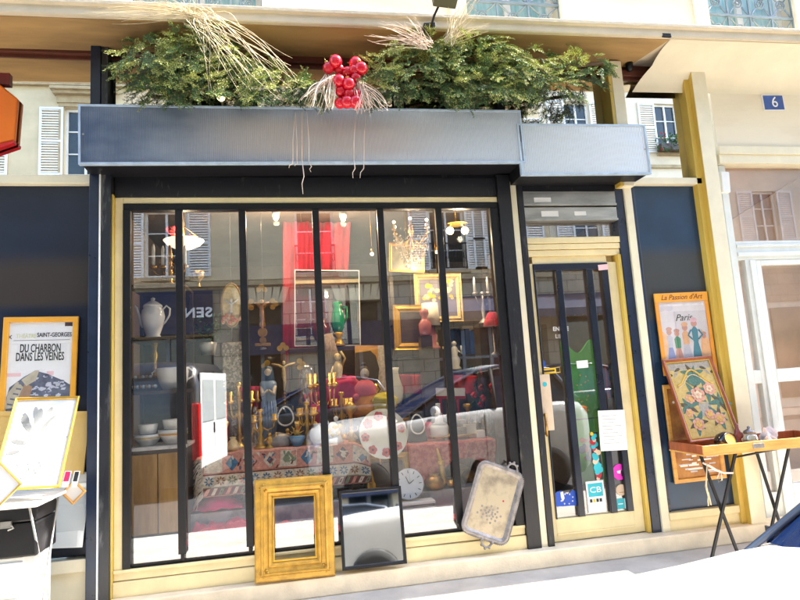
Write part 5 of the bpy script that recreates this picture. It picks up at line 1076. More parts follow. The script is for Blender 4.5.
# blue statuette
c = at(270, 447, .95); c.z = tzr; k = mpp(.95); F = thing('blue_statuette', 'blue robed praying statuette standing behind the candlesticks', 'statuette', c)
m = MB(); m.lathe(lprof([(11, 0), (10.5, 3), (9, 16), (7.5, 30), (6.5, 42), (8, 52), (7.5, 57), (3, 61), (2.5, 62)], k), c, 22, 0, sx=1, sy=.75)
for a in range(7): m.tube([c+V((math.cos(-2.6+a*.35)*9.5*k, math.sin(-2.6+a*.35)*7.2*k, 3*k)), c+V((math.cos(-2.6+a*.35)*6.8*k, math.sin(-2.6+a*.35)*5.2*k, 40*k))], .010, 6)
part(m, 'robe', pm('pale blue glaze', (.22, .32, .48), .3, col2=(.34, .44, .58), scale=8), F)
m = MB(); m.ball(c+V((0, -.01, 66*k)), 4*k, 14, 0, (.9, .95, 1.2)); m.tube([c+V((-6*k, -2*k, 53*k)), c+V((-5*k, -8*k, 46*k)), c+V((0, -9*k, 50*k))], [.02, .018, .013], 8); m.tube([c+V((6*k, -2*k, 53*k)), c+V((5*k, -8*k, 46*k)), c+V((.5*k, -9*k, 50*k))], [.02, .018, .013], 8); part(m, 'figure', pm('ivory glaze', (.55, .48, .40), .35), F)
m = MB(); m.lathe(lprof([(7, 52), (6, 60), (5.4, 66), (4.4, 71), (0, 73)], k), c+V((0, .012, 0)), 18, 0, sx=1, sy=.9); part(m, 'veil', pm('dark blue glaze', (.05, .09, .16), .3), F)
# pearl necklace on a dark stand
def necklace(label, px, py, Y, rx, ry, z):
    c = at(px, py, Y); k = mpp(Y); F = thing('pearl_necklace', label, 'necklace', V((c.x, c.y, z)))
    m = MB(); n = 38
    for i in range(n):
        a = -PI*.5+PI*2*i/n; w_ = rx*(1-.22*math.sin(a)); p = c+V((math.cos(a)*w_*k, -.02+.02*math.sin(a), math.sin(a)*ry*k)); m.ball(p, .0085, 8)
    part(m, 'pearls', 'porcelain', F); b = MB(); h_ = c.z+ry*k*1.2-z
    b.add([(c.x-rx*k*1.5, c.y+.0, z), (c.x+rx*k*1.5, c.y+.0, z), (c.x+rx*k*.9, c.y+.03, z+h_), (c.x-rx*k*.9, c.y+.03, z+h_), (c.x-rx*k*1.5, c.y+.12, z), (c.x+rx*k*1.5, c.y+.12, z), (c.x+rx*k*.9, c.y+.06, z+h_), (c.x-rx*k*.9, c.y+.06, z+h_)], [(0, 1, 2, 3), (7, 6, 5, 4), (0, 4, 5, 1), (1, 5, 6, 2), (2, 6, 7, 3), (3, 7, 4, 0)])
    part(b, 'stand', pm('black velvet', (.01, .01, .014), .95, sheen=.4), F, .01); return F
necklace('white pearl necklace hung on a black stand beside the blue statuette', 285.5, 416, .78, 7, 8.5, tzr)
# crucifixes
def crucifix(label, px, pyb, Y, h, aw, ay, mat, z, trefoil, corpus):
    c = at(px, pyb, Y); c.z = z if z is not None else c.z; k = mpp(Y); F = thing('crucifix', label, 'crucifix', c)
    P = Plane(c, (1, 0, 0), (0, 0, 1)); t = 2.3 if not trefoil else 2.6
    m = MB(); m.pb(P, -t*k, t*k, 0, h*k, -.025, 0); m.pb(P, -aw*k, -t*k, (ay-t)*k, (ay+t)*k, -.0249, -.0005); m.pb(P, t*k, aw*k, (ay-t)*k, (ay+t)*k, -.0249, -.0005)
    part(m, 'cross', mat, F, .003)
    m = MB()
    for (s, q) in ((-aw, ay), (aw, ay), (0, h)):
        for a in (0, 1, 2):
            an = a*PI/2+(PI if s < 0 else (0 if s > 0 else PI/2))-PI/2
            m.pp(P, disc((s+math.cos(an)*3)*k, (q+math.sin(an)*3)*k, 2.6*k, 12), -.02, .004)
    if trefoil:
        for (s, q, r_) in ((0, ay, 4.5), (0, h*.24, 4.5), (0, h*.1, 3.2), (0, h*.38, 3)): m.pp(P, disc(s*k, q*k, r_*k, 14), -.018, .006)
        m.pb(P, -7*k, 7*k, 0, 2.5*k, -.06, .05)
    else:
        m.pb(P, -8*k, 8*k, -.5*k, 3*k, -.07, .05)
        for i in range(10): m.ball(P(0, (6+i*(ay-10)/10)*k, .004), .012, 7)
    part(m, 'base_and_studs', corpus[1], F, .002)
    m = MB(); top = ay*k; m.tube([P(0, top-2*k, .018), P(0, top-9*k, .02), P(.5*k, top-16*k, .02), P(0, top-24*k, .015)], [.016, .020, .016, .008], 8); m.tube([P(-aw*.72*k, top+1.5*k, .01), P(-aw*.3*k, top, .018), P(0, top-2.5*k, .02), P(aw*.3*k, top, .018), P(aw*.72*k, top+1.5*k, .01)], [.007, .010, .014, .010, .007], 7); m.ball(P(.4*k, top+2*k, .022), .019, 10, 0, (.85, .9, 1.15)); m.ball(P(0, top-11*k, .02), .022, 8, 0, (1, .7, .7)); part(m, 'corpus', corpus[0], F)
    return F
crucifix('big bronze crucifix with trefoil ends hung above the rug table', 263, 346, .62, 54, 10, 40, pm('dark bronze', (.13, .06, .028), .35, metal=.5, var=.3, scale=14), None, True, (pm('copper figure', (.50, .24, .11), .35, metal=.5), 'brass_old'))
m = MB(); p = at(263, 292, .62); m.tube([p, V((p.x, p.y, 3.48))], .0015, 5)
pz_ = at(263, 346, .62); m.lathe([(.035, -.03), (.03, -.015), (.012, 0), (.004, .004)], pz_+V((0, -.02, -.002)), 14)
one(m, 'hanging_thread', ['silver'], 'thin thread and bead from which the big bronze crucifix hangs', 'thread')
crucifix('dark wooden crucifix with brass studs on the rug table behind the necklace', 285, 410, 1.05, 58, 15, 42, pm('brown crucifix wood', (.17, .085, .04), .5, var=.3, scale=14), None, False, ('gold_pale', 'gold_bright'))
m = MB(); p = at(285, 411, 1.05); m.box(p.x-.30, p.x+.42, .98, 1.2, tzr, p.z-.012); one(m, 'pedestal', ['wood_dark'], 'dark box pedestal under the wooden crucifix and glass dome', 'pedestal', bevel=.005)
# dome clock
c = at(308, 410, 1.08); k = mpp(1.08); F = thing('glass_dome', 'gilt clock with orange flowers under a glass dome', 'dome clock', c)
m = MB(); m.lathe(lprof([(12, 0), (12, 3), (10, 4)], k), c, 26); part(m, 'base', 'wood_dark', F)
m = MB(); m.lathe(lprof([(9, 4), (9.6, 5), (9.6, 30), (8, 38), (4, 43), (0, 44.5)], k), c, 26); part(m, 'dome', 'tableware_glass', F)
m = MB(); m.lathe(lprof([(5, 4), (3, 8), (6, 12), (6, 22), (3, 27), (1, 34)], k), c, 18, 0); m.pp(Plane(c+V((0, -6*k, 17*k)), (1, 0, 0), (0, 0, 1)), disc(0, 0, 4.5*k, 20), 0, .006, 1); rnd = random.Random(6)
for q in range(24): m.ball(c+V((rnd.uniform(-7, 7)*k, -rnd.uniform(1, 6)*k, rnd.uniform(5, 13)*k)), rnd.uniform(.012, .02), 7, 2)
part(m, 'clock', ['gold_bright', 'porcelain', pm('orange silk', (.66, .22, .04), .8)], F)
# little things on the rug
lobj('blue_bowl', 'small blue glass bowl with a gold star ornament on the rug', 'bowl', [pm('sky blue glass', (.10, .26, .44), .15), 'gold_bright'], 297.5, 447, .56, [(4, 0), (4.5, 1), (7.5, 8), (7.2, 10), (6, 9.6), (0, 3)], z=tzr, extra=lambda m, c, k: [m.tube([c+V((0, 0, 11*k)), c+V((math.cos(a)*6.5*k, 0, (14+math.sin(a)*6.5)*k))], [.010, .002], 6, 1) for a in [i*PI/4 for i in range(8)]]+[m.ball(c+V((0, 0, 13*k)), .022, 8, 1)])
lobj('silver_box', 'squat silver casket left of the small blue bowl', 'casket', ['silver'], 279, 447, .60, [(12, 0), (12.5, 2), (12, 9), (10, 11), (0, 14)], z=tzr, n=8, sx=1, sy=.6)
lobj('porcelain_figure', 'white porcelain group with yellow roses at the right end of the rug', 'porcelain figure', ['porcelain', pm('yellow roses', (.72, .50, .05), .6)], 334, 447, .55, [(9, 0), (9.5, 2), (8, 5), (6, 10), (7, 14), (4, 18), (2, 20)], z=tzr, extra=lambda m, c, k: [m.ball(c+V((a*k, -5*k, b*k)), .024, 9, 1) for a, b in ((-4, 12), (1, 15), (4, 10), (-1, 8), (6, 16))]+[m.ball(c+V((-6*k, 0, 20*k)), .022, 9, 0), m.ball(c+V((3*k, 0, 23*k)), .024, 9, 0)])
lobj('porcelain_vase', 'white porcelain vase just right of the fourth bar', 'vase', ['porcelain'], 318, 447, .52, [(4, 0), (6, 4), (8, 10), (6, 15), (3, 18), (4, 20)], z=tzr)
# crumpled red cushions behind
def lump(label, name, mat, px, py, Y, rx, rz, ry=.18, z=None):
    c = at(px, py, Y); k = mpp(Y)
    if z is not None: c.z = z
    m = MB()
    def fn(u, v):
        a = u*2*PI; b = -PI/2+PI*v; p = V((math.cos(b)*math.cos(a), math.cos(b)*math.sin(a), math.sin(b)))
        n = 1+.22*noise.noise(p*2.3+V((px, py, 0)))+.10*noise.noise(p*6+V((px, 0, py)))
        s = lambda q: math.copysign(abs(q)**.75, q)
        return (c.x+s(p.x)*rx*k*n, c.y+s(p.y)*ry*n, c.z+rz*k+s(p.z)*rz*k*n)
    m.grid(fn, 36, 20); return one(m, name, [mat], label, 'cushion')
lump('crimson velvet cushion behind the large brass candelabrum', 'velvet_cushion', 'magenta', 341, 412, 1.15, 21, 17, .15)
lump('magenta cushion bunched at the foot of the gold statuette', 'velvet_cushion', 'magenta', 326, 432, 1.2, 16, 16, .14)
p = at(341, 413, 1.15); m = MB(); m.box(p.x-.38, p.x+.75, 1.02, 1.5, SZ, p.z+.02); one(m, 'chest', ['wood_dark'], 'dark chest behind the rug table carrying cushions and figures', 'chest', bevel=.01)
chz = p.z+.02
# carved mask pole and gold statuette
c = at(331, 412, 1.2); c.z = chz; k = mpp(1.2); m = MB(); m.tube([c, c+V((-.02, 0, 30*k)), c+V((.03, 0, 52*k)), c+V((.0, 0, 74*k))], [.05, .075, .085, .05], 10); 
for q in range(12): m.tube([c+V((-.06+.01*q, -.075, (20+q)*k)), c+V((.03*math.sin(q), -.085, (45+q)*k)), c+V((-.03+.006*q, -.05, 70*k))], .008, 5)
one(m, 'driftwood_carving', [pm('grey brown driftwood', (.24, .16, .11), .8, col2=(.40, .30, .22), scale=8, stretch=(4, 4, 1), bump=.4)], 'twisted grey brown wood carving behind the fourth bar', 'carving')
c = at(340, 412, 1.1); c.z = chz; k = mpp(1.1); m = MB(); m.lathe(lprof([(6, 22), (5, 26), (3, 30), (4.4, 38), (5, 42), (3, 46), (1.6, 48)], k), c, 14); m.ball(c+V((0, 0, 52*k)), 3.4*k, 12); m.tube([c+V((4*k, 0, 43*k)), c+V((7*k, -.03, 50*k)), c+V((3*k, -.03, 57*k))], .012, 7); m.tube([c+V((-4*k, 0, 43*k)), c+V((-7*k, -.03, 36*k)), c+V((-4*k, -.05, 32*k))], .012, 7); m.lathe(lprof([(7, 0), (6, 3), (4, 8), (4, 18), (7, 21), (7, 22)], k), c, 14)
one(m, 'gilt_statuette', ['gold_pale'], 'gilt statuette with raised arm on a tall pedestal', 'statuette')
# framed pane leaning at the back with jug in front
F = thing('back_mirror', 'tall frameless mirror pane with white edges in front of the crimson curtain', 'mirror', at(327, 345, 1.55))
P, W, H = quadplane((294, 270), (359, 270), (361, 346), (295, 346), 1.55, 1.50); m = MB(); m.pb(P, .008, W-.008, .008, H-.008, -.008, .0); part(m, 'pane', glass('grey mirror pane', .35, tint=(.55, .6, .6)), F)
m = MB()
for a in ((0, W, 0, .008), (0, W, H-.008, H), (0, .008, .008, H-.008), (W-.008, W, .008, H-.008)): m.pb(P, *a, -.01, .003)
part(m, 'edge', 'porcelain', F)
m = MB(); p = at(327, 347, 1.55); m.box(p.x-.42, p.x+.46, 1.42, 1.74, SZ, p.z-.004); one(m, 'sideboard', ['wood_dark'], 'dark sideboard at the back under the tall mirror pane', 'sideboard', bevel=.01)
sbz = p.z
lobj('green_jug', 'emerald green glass jug on a gilt foot by the mirror pane', 'jug', [pm('emerald glass', (.01, .28, .13), .08, coat=.5), 'gold_bright'], 339, 342, 1.46, [(3, 13), (5, 17), (6.5, 24), (5, 33), (3.4, 38), (4.5, 42), (3.8, 43)], z=sbz, extra=lambda m, c, k: (m.lathe(lprof([(6, 0), (4, 3), (2, 8), (5, 12), (3, 13.5)], k), c, 16, 1), m.tube([c+V((a*k, 0, b*k)) for a, b in ((4, 38), (9, 38), (9, 28), (6, 22))], .010, 7, 0)))
lobj('dark_urn', 'dark maroon urn between the mirror pane and the crimson curtain', 'urn', [pm('maroon glaze', (.14, .03, .03), .15)], 322, 345, 1.46, [(4, 0), (3, 3), (8, 12), (9, 18), (5, 24), (6, 27)], z=sbz)
# hanging wire with small bulbs
for px, py, lab in ((372, 254, 'tiny lit bulb on a long wire in front of the fifth bar'), (437, 252, 'tiny lit bulb under the crystal chandelier at right')):
    p = at(px, py, 1.0); m = MB(); m.ball(p, .018, 10, 0); m.lathe([(.012, .014), (.012, .05), (.004, .055)], p, 10, 1); m.tube([p+V((0, 0, .05)), V((p.x, p.y, 3.5))], .003, 5, 1); one(m, 'hanging_bulb', ['bulb', 'brass_old'], lab, 'bulb')
# ceiling spots
for px, py, lab in ((276, 217, 'ceiling spotlight seen behind the third pane'), (343, 218, 'ceiling spotlight seen behind the fourth pane')):
    p = at(px, py, 1.1); F = thing('ceiling_spotlight', lab, 'spotlight', p); m = MB(); m.lathe([(.0, -.005), (.035, 0), (.045, .05), (.03, .10), (.0, .11)], p, 16); m.tube([p+V((0, 0, .1)), V((p.x, p.y, 3.5))], .006, 6); part(m, 'housing', 'silver', F)
    part(MB().ball(p+V((0, -.01, -.012)), .026, 12), 'bulb', 'bulb', F); lamp_light('spot_bulb', p+V((0, -.03, -.07)), 7, F)
# doll with pink scarf and orange skirt, back panels
c = at(366, 402, 1.0); c.z = chz-.02; k = mpp(1.0); F = thing('cloth_doll', 'grey haired doll in a pink shawl and orange skirt', 'doll', c)
m = MB(); m.lathe(lprof([(13, -4), (12, 4), (10, 12), (8, 16)], k), c, 20, 0, sy=.7); part(m, 'skirt', pm('orange silk cloth', (.74, .28, .02), .7), F)
m = MB(); m.lathe(lprof([(8, 15), (10, 18), (10.5, 24), (7, 29), (3, 31)], k), c, 20, 0, sy=.7); m.ball(c+V((-9*k, -.03, 15*k)), .035, 10); part(m, 'shawl', pm('pink wool', (.76, .16, .20), .9, bump=.3), F)
m = MB(); m.ball(c+V((0, 0, 37*k)), 5*k, 14, 0, (.9, .9, 1.15)); m.ball(c+V((-.3*k, -4.4*k, 36.5*k)), .9*k, 8, 0); part(m, 'head', pm('plaster grey', (.42, .38, .34), .6), F)
m = MB(); m.ball(c+V((0, .02, 39*k)), 5.4*k, 14, 0, (.98, .95, 1.05)); m.ball(c+V((0, .04, 45*k)), 2.8*k, 10); part(m, 'hair', pm('dark hair', (.05, .035, .03), .7), F)
P, W, H = quadplane((354, 346), (384, 345), (388, 398), (357, 398), 1.35, 1.30); F = thing('abstract_picture', 'cream picture with a dark rounded shape under an orange band', 'picture', P(W/2, 0))
m = MB(); m.pb(P, 0, W, 0, H, -.02, 0, 0); m.pb(P, 0, W*.75, H*.72, H, .0, .001, 1); m.pp(P, [(0, .02), (W*.55, .02), (W*.72, H*.3), (W*.78, H*.55), (W*.68, H*.8), (W*.5, H*.9), (0, H*.86)], .0012, .002, 2); part(m, 'canvas', ['rcream', 'wood', pm('dark brown paint', (.06, .045, .035), .6)], F)
m = MB(); p = P(W/2, 0); m.box(p.x-.3, p.x+.3, 1.24, 1.5, SZ, p.z-.002); one(m, 'stand_block', ['wood_dark'], 'dark block holding up the cream abstract picture', 'block')
lump('mustard yellow cushion under the cream abstract picture', 'yellow_cushion', pm('mustard cloth', (.55, .45, .03), .9, bump=.2), 384, 412, 1.0, 13, 9, .12)
lobj('cream_vase', 'pale cream gourd vase right of the abstract picture', 'vase', [pm('cream glaze', (.66, .60, .46), .3)], 395, 405, 1.05, [(6, 0), (8, 6), (9, 16), (6, 26), (5, 32), (6, 36)], n=22)
m = MB(); p = at(389, 413, 1.0); m.box(p.x-.30, p.x+.33, .86, 1.22, SZ, p.z-.0); one(m, 'low_cabinet', ['wood_dark'], 'dark low cabinet between the rug table and the shawl table', 'cabinet', bevel=.01)
# flower plate
c = at(383, 434, .42); k = mpp(.42); P = Plane(c, V((1, .12, 0)), V((-.03, .25, 1))); F = thing('flower_plate', 'big round cream plate painted with red poppies standing between the tables', 'plate', P(0, -.21, .0))
R_ = 24*k; m = MB(); Mx = Matrix.Identity(4); Mx.col[0][:3] = P.u; Mx.col[1][:3] = P.v; Mx.col[2][:3] = P.n
m.lathe([(0, .0), (R_*.55, .002), (R_*.62, .010), (R_*.98, .022), (R_, .026), (R_*.98, .016), (R_*.6, -.004), (0, -.008)], c, 40, 0, Mx); part(m, 'plate', pm('cream plate glaze', (.74, .68, .52), .2, var=.06), F)
m = MB(); M['poppy'] = pm('poppy red glaze', (.46, .05, .05), .25, col2=(.64, .16, .14), scale=30)
P.O = c; 
for i, (a, r_, s) in enumerate(((.2, .78, .24), (1.0, .74, .26), (1.75, .72, .28), (2.5, .74, .30), (3.25, .76, .22), (4.0, .78, .24), (4.75, .74, .26), (5.5, .76, .24))):
    for q in range(5): aa = q*1.257+i; m.pp(P, disc(R_*(r_*math.cos(a)+.10*math.cos(aa)), R_*(r_*math.sin(a)+.10*math.sin(aa)), R_*s*.36, 9), .018, .0205+.0001*q, 0)
    m.pp(P, disc(R_*r_*math.cos(a), R_*r_*math.sin(a), R_*.05, 8), .021, .0225, 1)
part(m, 'poppy', ['poppy', 'ink'], F)
m = MB(); m.tube([P(-.05, -R_, .03), P(-.05, -R_-.01, .05), P(-.05, -R_*1.15, -.02), P(-.05, -R_*.3, -.04)], .006, 6); m.tube([P(.05, -R_, .03), P(.05, -R_-.01, .05), P(.05, -R_*1.15, -.02), P(.05, -R_*.3, -.04)], .006, 6); part(m, 'stand', 'brass_old', F)
m = MB(); q = P(0, -R_*1.15, 0); m.box(q.x-.16, q.x+.16, .44, .66, SZ, q.z); one(m, 'plinth', ['wood_dark'], 'dark plinth hidden behind the gold frame under the flower plate', 'plinth')
# gold frame, crumpled glass, white clock, horn, bowls on the step
P, W, H = quadplane((366, 457), (408, 455), (410, 497), (368, 500), .50, .43); P.O.z = max(P.O.z, SZ); F = thing('small_gilt_frame', 'gilt frame with olive canvas behind the clock face', 'frame', P(W/2, 0)); moulded_frame(P, W, H, .075, .03, 'frame', 'gold', F); part(MB().pb(P, .07, W-.07, .07, H-.07, -.004, .004), 'canvas', pm('olive canvas', (.16, .16, .05), .6, var=.3, scale=9), F)
c = at(381, 502, .32); c.z = PZ; k = mpp(.32); m = MB(); rnd = random.Random(21)
for q in range(46):
    a = rnd.uniform(0, 6.28); r_ = rnd.uniform(0, .12); b = c+V((math.cos(a)*r_*1.0, math.sin(a)*r_*.5, .0)); h_ = rnd.uniform(.08, .25)*(1.15-r_*4); d = V((math.cos(a)*.5, math.sin(a)*.4, 1.2)).normalized()
    s = d.cross(V((rnd.random()-.5, rnd.random()-.5, .3))).normalized()*rnd.uniform(.015, .03); m.add([b-s*.4, b+s*.4, b+d*h_+s, b+d*h_*1.15, b+d*h_-s], [(0, 1, 2, 3, 4)], 0)
one(m, 'crystal_posy', [pm('icy blue foil', (.45, .55, .68), .15, metal=.5, var=.3, scale=20)], 'icy blue crystal leaf posy behind the small black mirror', 'ornament', thick=.002)
c = at(409, 484, .36); k = mpp(.36); P = Plane(c, V((1, .1, 0)), V((0, .16, 1))); R_ = 14.5*k; F = thing('clock_face', 'round white enamel clock face standing on the step', 'clock', P(0, -R_))
m = MB(); Mx = Matrix.Identity(4); Mx.col[0][:3] = P.u; Mx.col[1][:3] = P.v; Mx.col[2][:3] = P.n; m.lathe([(0, 0), (R_*.9, 0), (R_, .008), (R_, -.02), (0, -.02)], c, 36, 0, Mx); part(m, 'dial', pm('white enamel', (.74, .77, .80), .2, var=.04), F)
m = MB()
for q in range(12): a = q*PI/6; m.ob(P(math.cos(a)*R_*.78, math.sin(a)*R_*.78, .003), (P.u*math.cos(a)+P.v*math.sin(a))*.013, (P.v*math.cos(a)-P.u*math.sin(a))*.003, P.n*.001)
m.ob(P(R_*.18, R_*.12, .005), (P.u*.83+P.v*.55)*R_*.2, (P.v*.83-P.u*.55)*.003, P.n*.001); m.ob(P(-R_*.1, R_*.25, .005), (P.u*-.37+P.v*.93)*R_*.26, (P.v*.37+P.u*.93)*.003, P.n*.001)
part(m, 'hour_mark', 'ink', F)
m = MB(); q = c+V((.04, .0, -R_)); 
for i, (w_, h_) in enumerate(((.17, .022), (.16, .02), (.165, .026))): m.box(q.x-w_, q.x+w_, .26, .50, q.z-.03-.024*i, q.z-.008-.024*i, i % 2)
one(m, 'book_stack', ['paper', 'wash2'], 'short stack of pale books under the clock face', 'books', bevel=.003); zb_ = q.z-.08
m = MB(); m.box(q.x-.22, q.x+.20, .24, .415, PZ, zb_-.001); one(m, 'plinth', ['marble'], 'grey marble plinth under the pale books', 'plinth', bevel=.005)
c = at(442, 497, .50); c.z = SZ; k = mpp(.5); m = MB(); m.tube([c+V((a*k, 0, b*k)) for a, b in ((-2, 38), (0, 30), (1, 24), (2, 14), (2, 6), (0, 0))], [.006, .016, .026, .028, .030, .02], 12); m.lathe(lprof([(3.4, 22), (3.6, 24), (3.4, 26)], k), c+V((1.2*k, 0, 0)), 14); one(m, 'brass_horn', ['gold_bright'], 'curved yellow brass horn standing on end under the shawl', 'horn')
lobj('brass_bowl', 'round dark brass pot at the foot of the brass horn', 'pot', ['brass_old'], 436, 503, .47, [(4, 0), (8, 3), (9, 8), (6, 12), (4, 13), (5, 15)], z=SZ)
lobj('brass_bowl', 'small brass bowl at the right of the brass horn', 'bowl', ['brass'], 453, 500, .50, [(3, 0), (6, 3), (7, 7), (6.5, 8), (0, 3)], z=SZ)
lobj('brass_bowl', 'brass lidded box in shadow below the shawl table', 'box', ['brass_old'], 470, 492, .7, [(6, 0), (7, 6), (5, 9), (1, 12), (0, 14)], z=SZ)
# ---- second table with the red shawl
Ys0 = .50; tzs = at(455, 441, .55).z; x0s, x1s = at(402, 442, Ys0).x, min(1.88, at(506, 442, Ys0).x)
T2 = thing('shawl_table', 'dark table at the right of the window under a red shawl', 'table', ((x0s+x1s)/2, .8, SZ))
part(MB().box(x0s+.02, x1s-.02, Ys0+.03, 1.05, tzs-.04, tzs-.010), 'tabletop', 'wood_dark', T2, .004)
for x in (x0s+.05, x1s-.12):
    for y in (Ys0+.08, .95): part(MB().box(x, x+.06, y, y+.06, SZ, tzs-.04), 'leg', 'wood_dark', T2, .004)
def shf(u, v):
    x = x0s+(x1s-x0s)*u; low = .16+.26*max(0, math.cos((u-.28)*PI*1.9))**2*(u < .55)+.10*max(0, math.cos((u-1.0)*PI*1.6))**2*(u > .7)
    s = v*1.0; f = .35
    if s < f: q = (f-s)/f; return (x+.02*math.sin(q*3+u*20), Ys0+.015-.02*q+.018*math.sin(u*34+q)*q, tzs-low*q)
    return (x, Ys0+.02+(s-f)/(1-f)*.52, tzs+.004*math.sin(u*25))
m = MB(); m.grid(shf, 80, 24); M['shawl'] = pm('madder red shawl', (.36, .035, .035), .9, col2=(.54, .17, .12), scale=26, detail=8, contrast=(.42, .6), bump=.3, sheen=.3); one(m, 'red_shawl', ['shawl'], 'patterned madder red shawl draped in an arch over the right table', 'shawl', thick=.006)
def on_t(px, Y=.72): c = at(px, 440, Y); c.z = tzs+.006; return c
m = MB(); c = on_t(456, .70); k = mpp(.7); m.lathe(lprof([(20, 2), (26, 3.5), (26.5, 4.5), (20, 3.2), (0, 3.2)], k), c, 36, 0, sx=1, sy=.45)
for a in range(4): m.ball(c+V((math.cos(a*1.57+.8)*17*k, math.sin(a*1.57+.8)*7*k, 1.2*k)), .014, 8)
one(m, 'silver_platter', ['gold_pale'], 'oval pale gilt platter with feet on the shawl table', 'platter')
z2_ = tzs+.006+4*k
c = at(440, 436, .70); c.z = z2_; k = mpp(.7); F = thing('white_jar', 'white lidded porcelain jar with tiered top on the oval platter', 'jar', c); m = MB(); m.lathe(lprof([(8, 0), (9, 1), (9.5, 8), (8, 11)], k), c, 24); part(m, 'body', 'porcelain', F); m = MB(); m.lathe(lprof([(8.4, 11), (4, 13), (3.6, 20), (4.2, 21), (2.5, 22), (2.3, 30), (2.6, 31), (0, 31.5)], k), c, 20); part(m, 'lid', 'porcelain', F)
for px, w_, h_, y_, mt, lab in ((461, 6, 7, .64, 'silver', 'small silver box in front on the oval platter'), (470, 7, 9, .70, 'porcelain', 'pale square box on the oval platter right of the bar'), (463, 4, 13, .78, 'silver', 'upright silver box behind the other platter boxes'), (480, 5, 7, .62, 'porcelain', 'little white box at the right end of the platter')):
    c = at(px, 434, y_); c.z = z2_ if px < 478 else tzs+.008; k = mpp(y_); m = MB(); m.box(c.x-w_*k*.8, c.x+w_*k*.8, y_-.04, y_+.04, c.z, c.z+h_*k); m.box(c.x-w_*k*.84, c.x+w_*k*.84, y_-.044, y_+.044, c.z+h_*k*.72, c.z+h_*k*.78); one(m, 'trinket_box', [mt], lab, 'box', 'trinket boxes on the shawl table', bevel=.004)
for px, h_, lab in ((477, 20, 'cut glass goblet behind the platter, left one'), (485, 22, 'taller cut glass goblet behind the platter'), (492, 14, 'short glass tumbler at the right end of the shawl table')):
    lobj('glass_goblet', lab, 'goblet', ['tableware_glass'], px, 440, .82, [(4, 0), (1, 1.5), (.8, h_*.4), (3.6, h_*.6), (4.2, h_), (3.9, h_), (3.2, h_*.62), (.2, h_*.46)], z=tzs+.008, group='glasses on the shawl table', n=14)
necklace('pearl choker on a dark bust beside the white lidded jar', 417, 424, .66, 6.5, 9, tzs+.006)
for px, py, Y_, z_, mt, prof_, nm, lab in (
    (296, 447, .92, 'r', 'brass', [(5, 0), (5.5, 2), (3, 6), (6, 14), (7, 20), (6, 20), (2, 8)], 'brass_chalice', 'brass chalice behind the small blue bowl'),
    (319, 447, 1.0, 'r', 'magenta', [(4, 0), (1, 2), (1, 14), (6, 22), (7, 34), (6.5, 34), (1, 20)], 'ruby_goblet', 'tall ruby goblet just left of the fourth bar'),
    (352, 446, .84, 'r', 'gold_bright', [(6, 0), (5, 3), (2, 6), (2, 22), (5, 26), (7, 30), (3, 34), (0, 37)], 'gilt_finial', 'gilt finial vase at the right end of the rug behind the bird'),
    (226, 447, .62, 'r', 'brass', [(5, 0), (5.5, 1), (2, 4), (1.3, 20), (3.4, 24), (3, 27), (1.6, 27)], 'brass_candlestick', 'short brass candlestick at the fringe end of the rug'),
    (233, 447, .56, 'r', 'gold_pale', [(5, 0), (6, 4), (4, 9), (2, 11), (3, 13)], 'gilt_inkwell', 'low gilt inkwell left of the third bar on the rug'),
    (350, 413, 1.14, 'c', 'porcelain', [(5, 0), (6, 5), (3.4, 14), (2.4, 20), (4, 23)], 'white_bud_vase', 'white bud vase between gilt statuette and doll'),
    (377, 413, 1.16, 'c', 'brass', [(5, 0), (3, 3), (2, 14), (5, 18), (2, 23), (0, 25)], 'brass_bell', 'brass hand bell on the chest right of the doll'),
    (406, 441, .86, 's', 'brass_old', [(6, 0), (5, 3), (2, 8), (4, 18), (6, 22), (5, 22)], 'bronze_cup', 'bronze cup at the left end of the shawl table'),
    (428, 441, .92, 's', 'magenta', [(5, 0), (7, 5), (7.5, 10), (5, 14), (3, 16)], 'crimson_pot', 'crimson pot behind the white lidded jar'),
    (470, 441, 1.0, 's', 'gold_bright', [(6, 0), (5, 3), (2, 8), (2, 24), (5, 27), (4, 30)], 'gilt_cup_stand', 'gilt stand at the back of the shawl table')):
    lobj(nm, lab, nm.split('_')[-1], [mt], px, py, Y_, prof_, n=16, z={'r': tzr, 'c': chz, 's': tzs+.006}[z_])
for px, lab in ((441, 'white price card on red card left of the sixth bar'), (458, 'white price card on red card right of the sixth bar')):
    P, W, H = quadplane((px-8, 388), (px+7, 388), (px+7, 396), (px-8, 396), .95, .95); m = MB(); m.pb(P, 0, W, 0, H, -.002, 0, 0); m.pb(P, -.01, W+.01, -.03, H*.6, -.006, -.003, 1); q = P(W/2, -.03); m.box(q.x-.012, q.x+.012, .953, .965, tzs+.006, q.z+.03, 1); one(m, 'price_card', ['paper', 'red'], lab, 'card', 'price cards')
drape('red_valance', 'bright red cloth strip hanging behind the price cards', 'red', ((396, 376), (480, 374), (480, 396), (396, 392)), 1.15, amp=.02, waves=4)
m = MB(); p = at(440, 372, 1.2); m.box(p.x-.42, p.x+.5, 1.17, 1.45, p.z-.02, p.z+.01); m.box(p.x-.40, p.x-.36, 1.2, 1.24, SZ, p.z-.02); m.box(p.x+.44, p.x+.48, 1.2, 1.24, SZ, p.z-.02); m.box(p.x-.40, p.x-.36, 1.38, 1.42, SZ, p.z-.02); m.box(p.x+.44, p.x+.48, 1.38, 1.42, SZ, p.z-.02); one(m, 'console', ['wood_dark'], 'narrow dark console carrying the red cloth strip and figurines', 'console'); cnz = p.z+.01
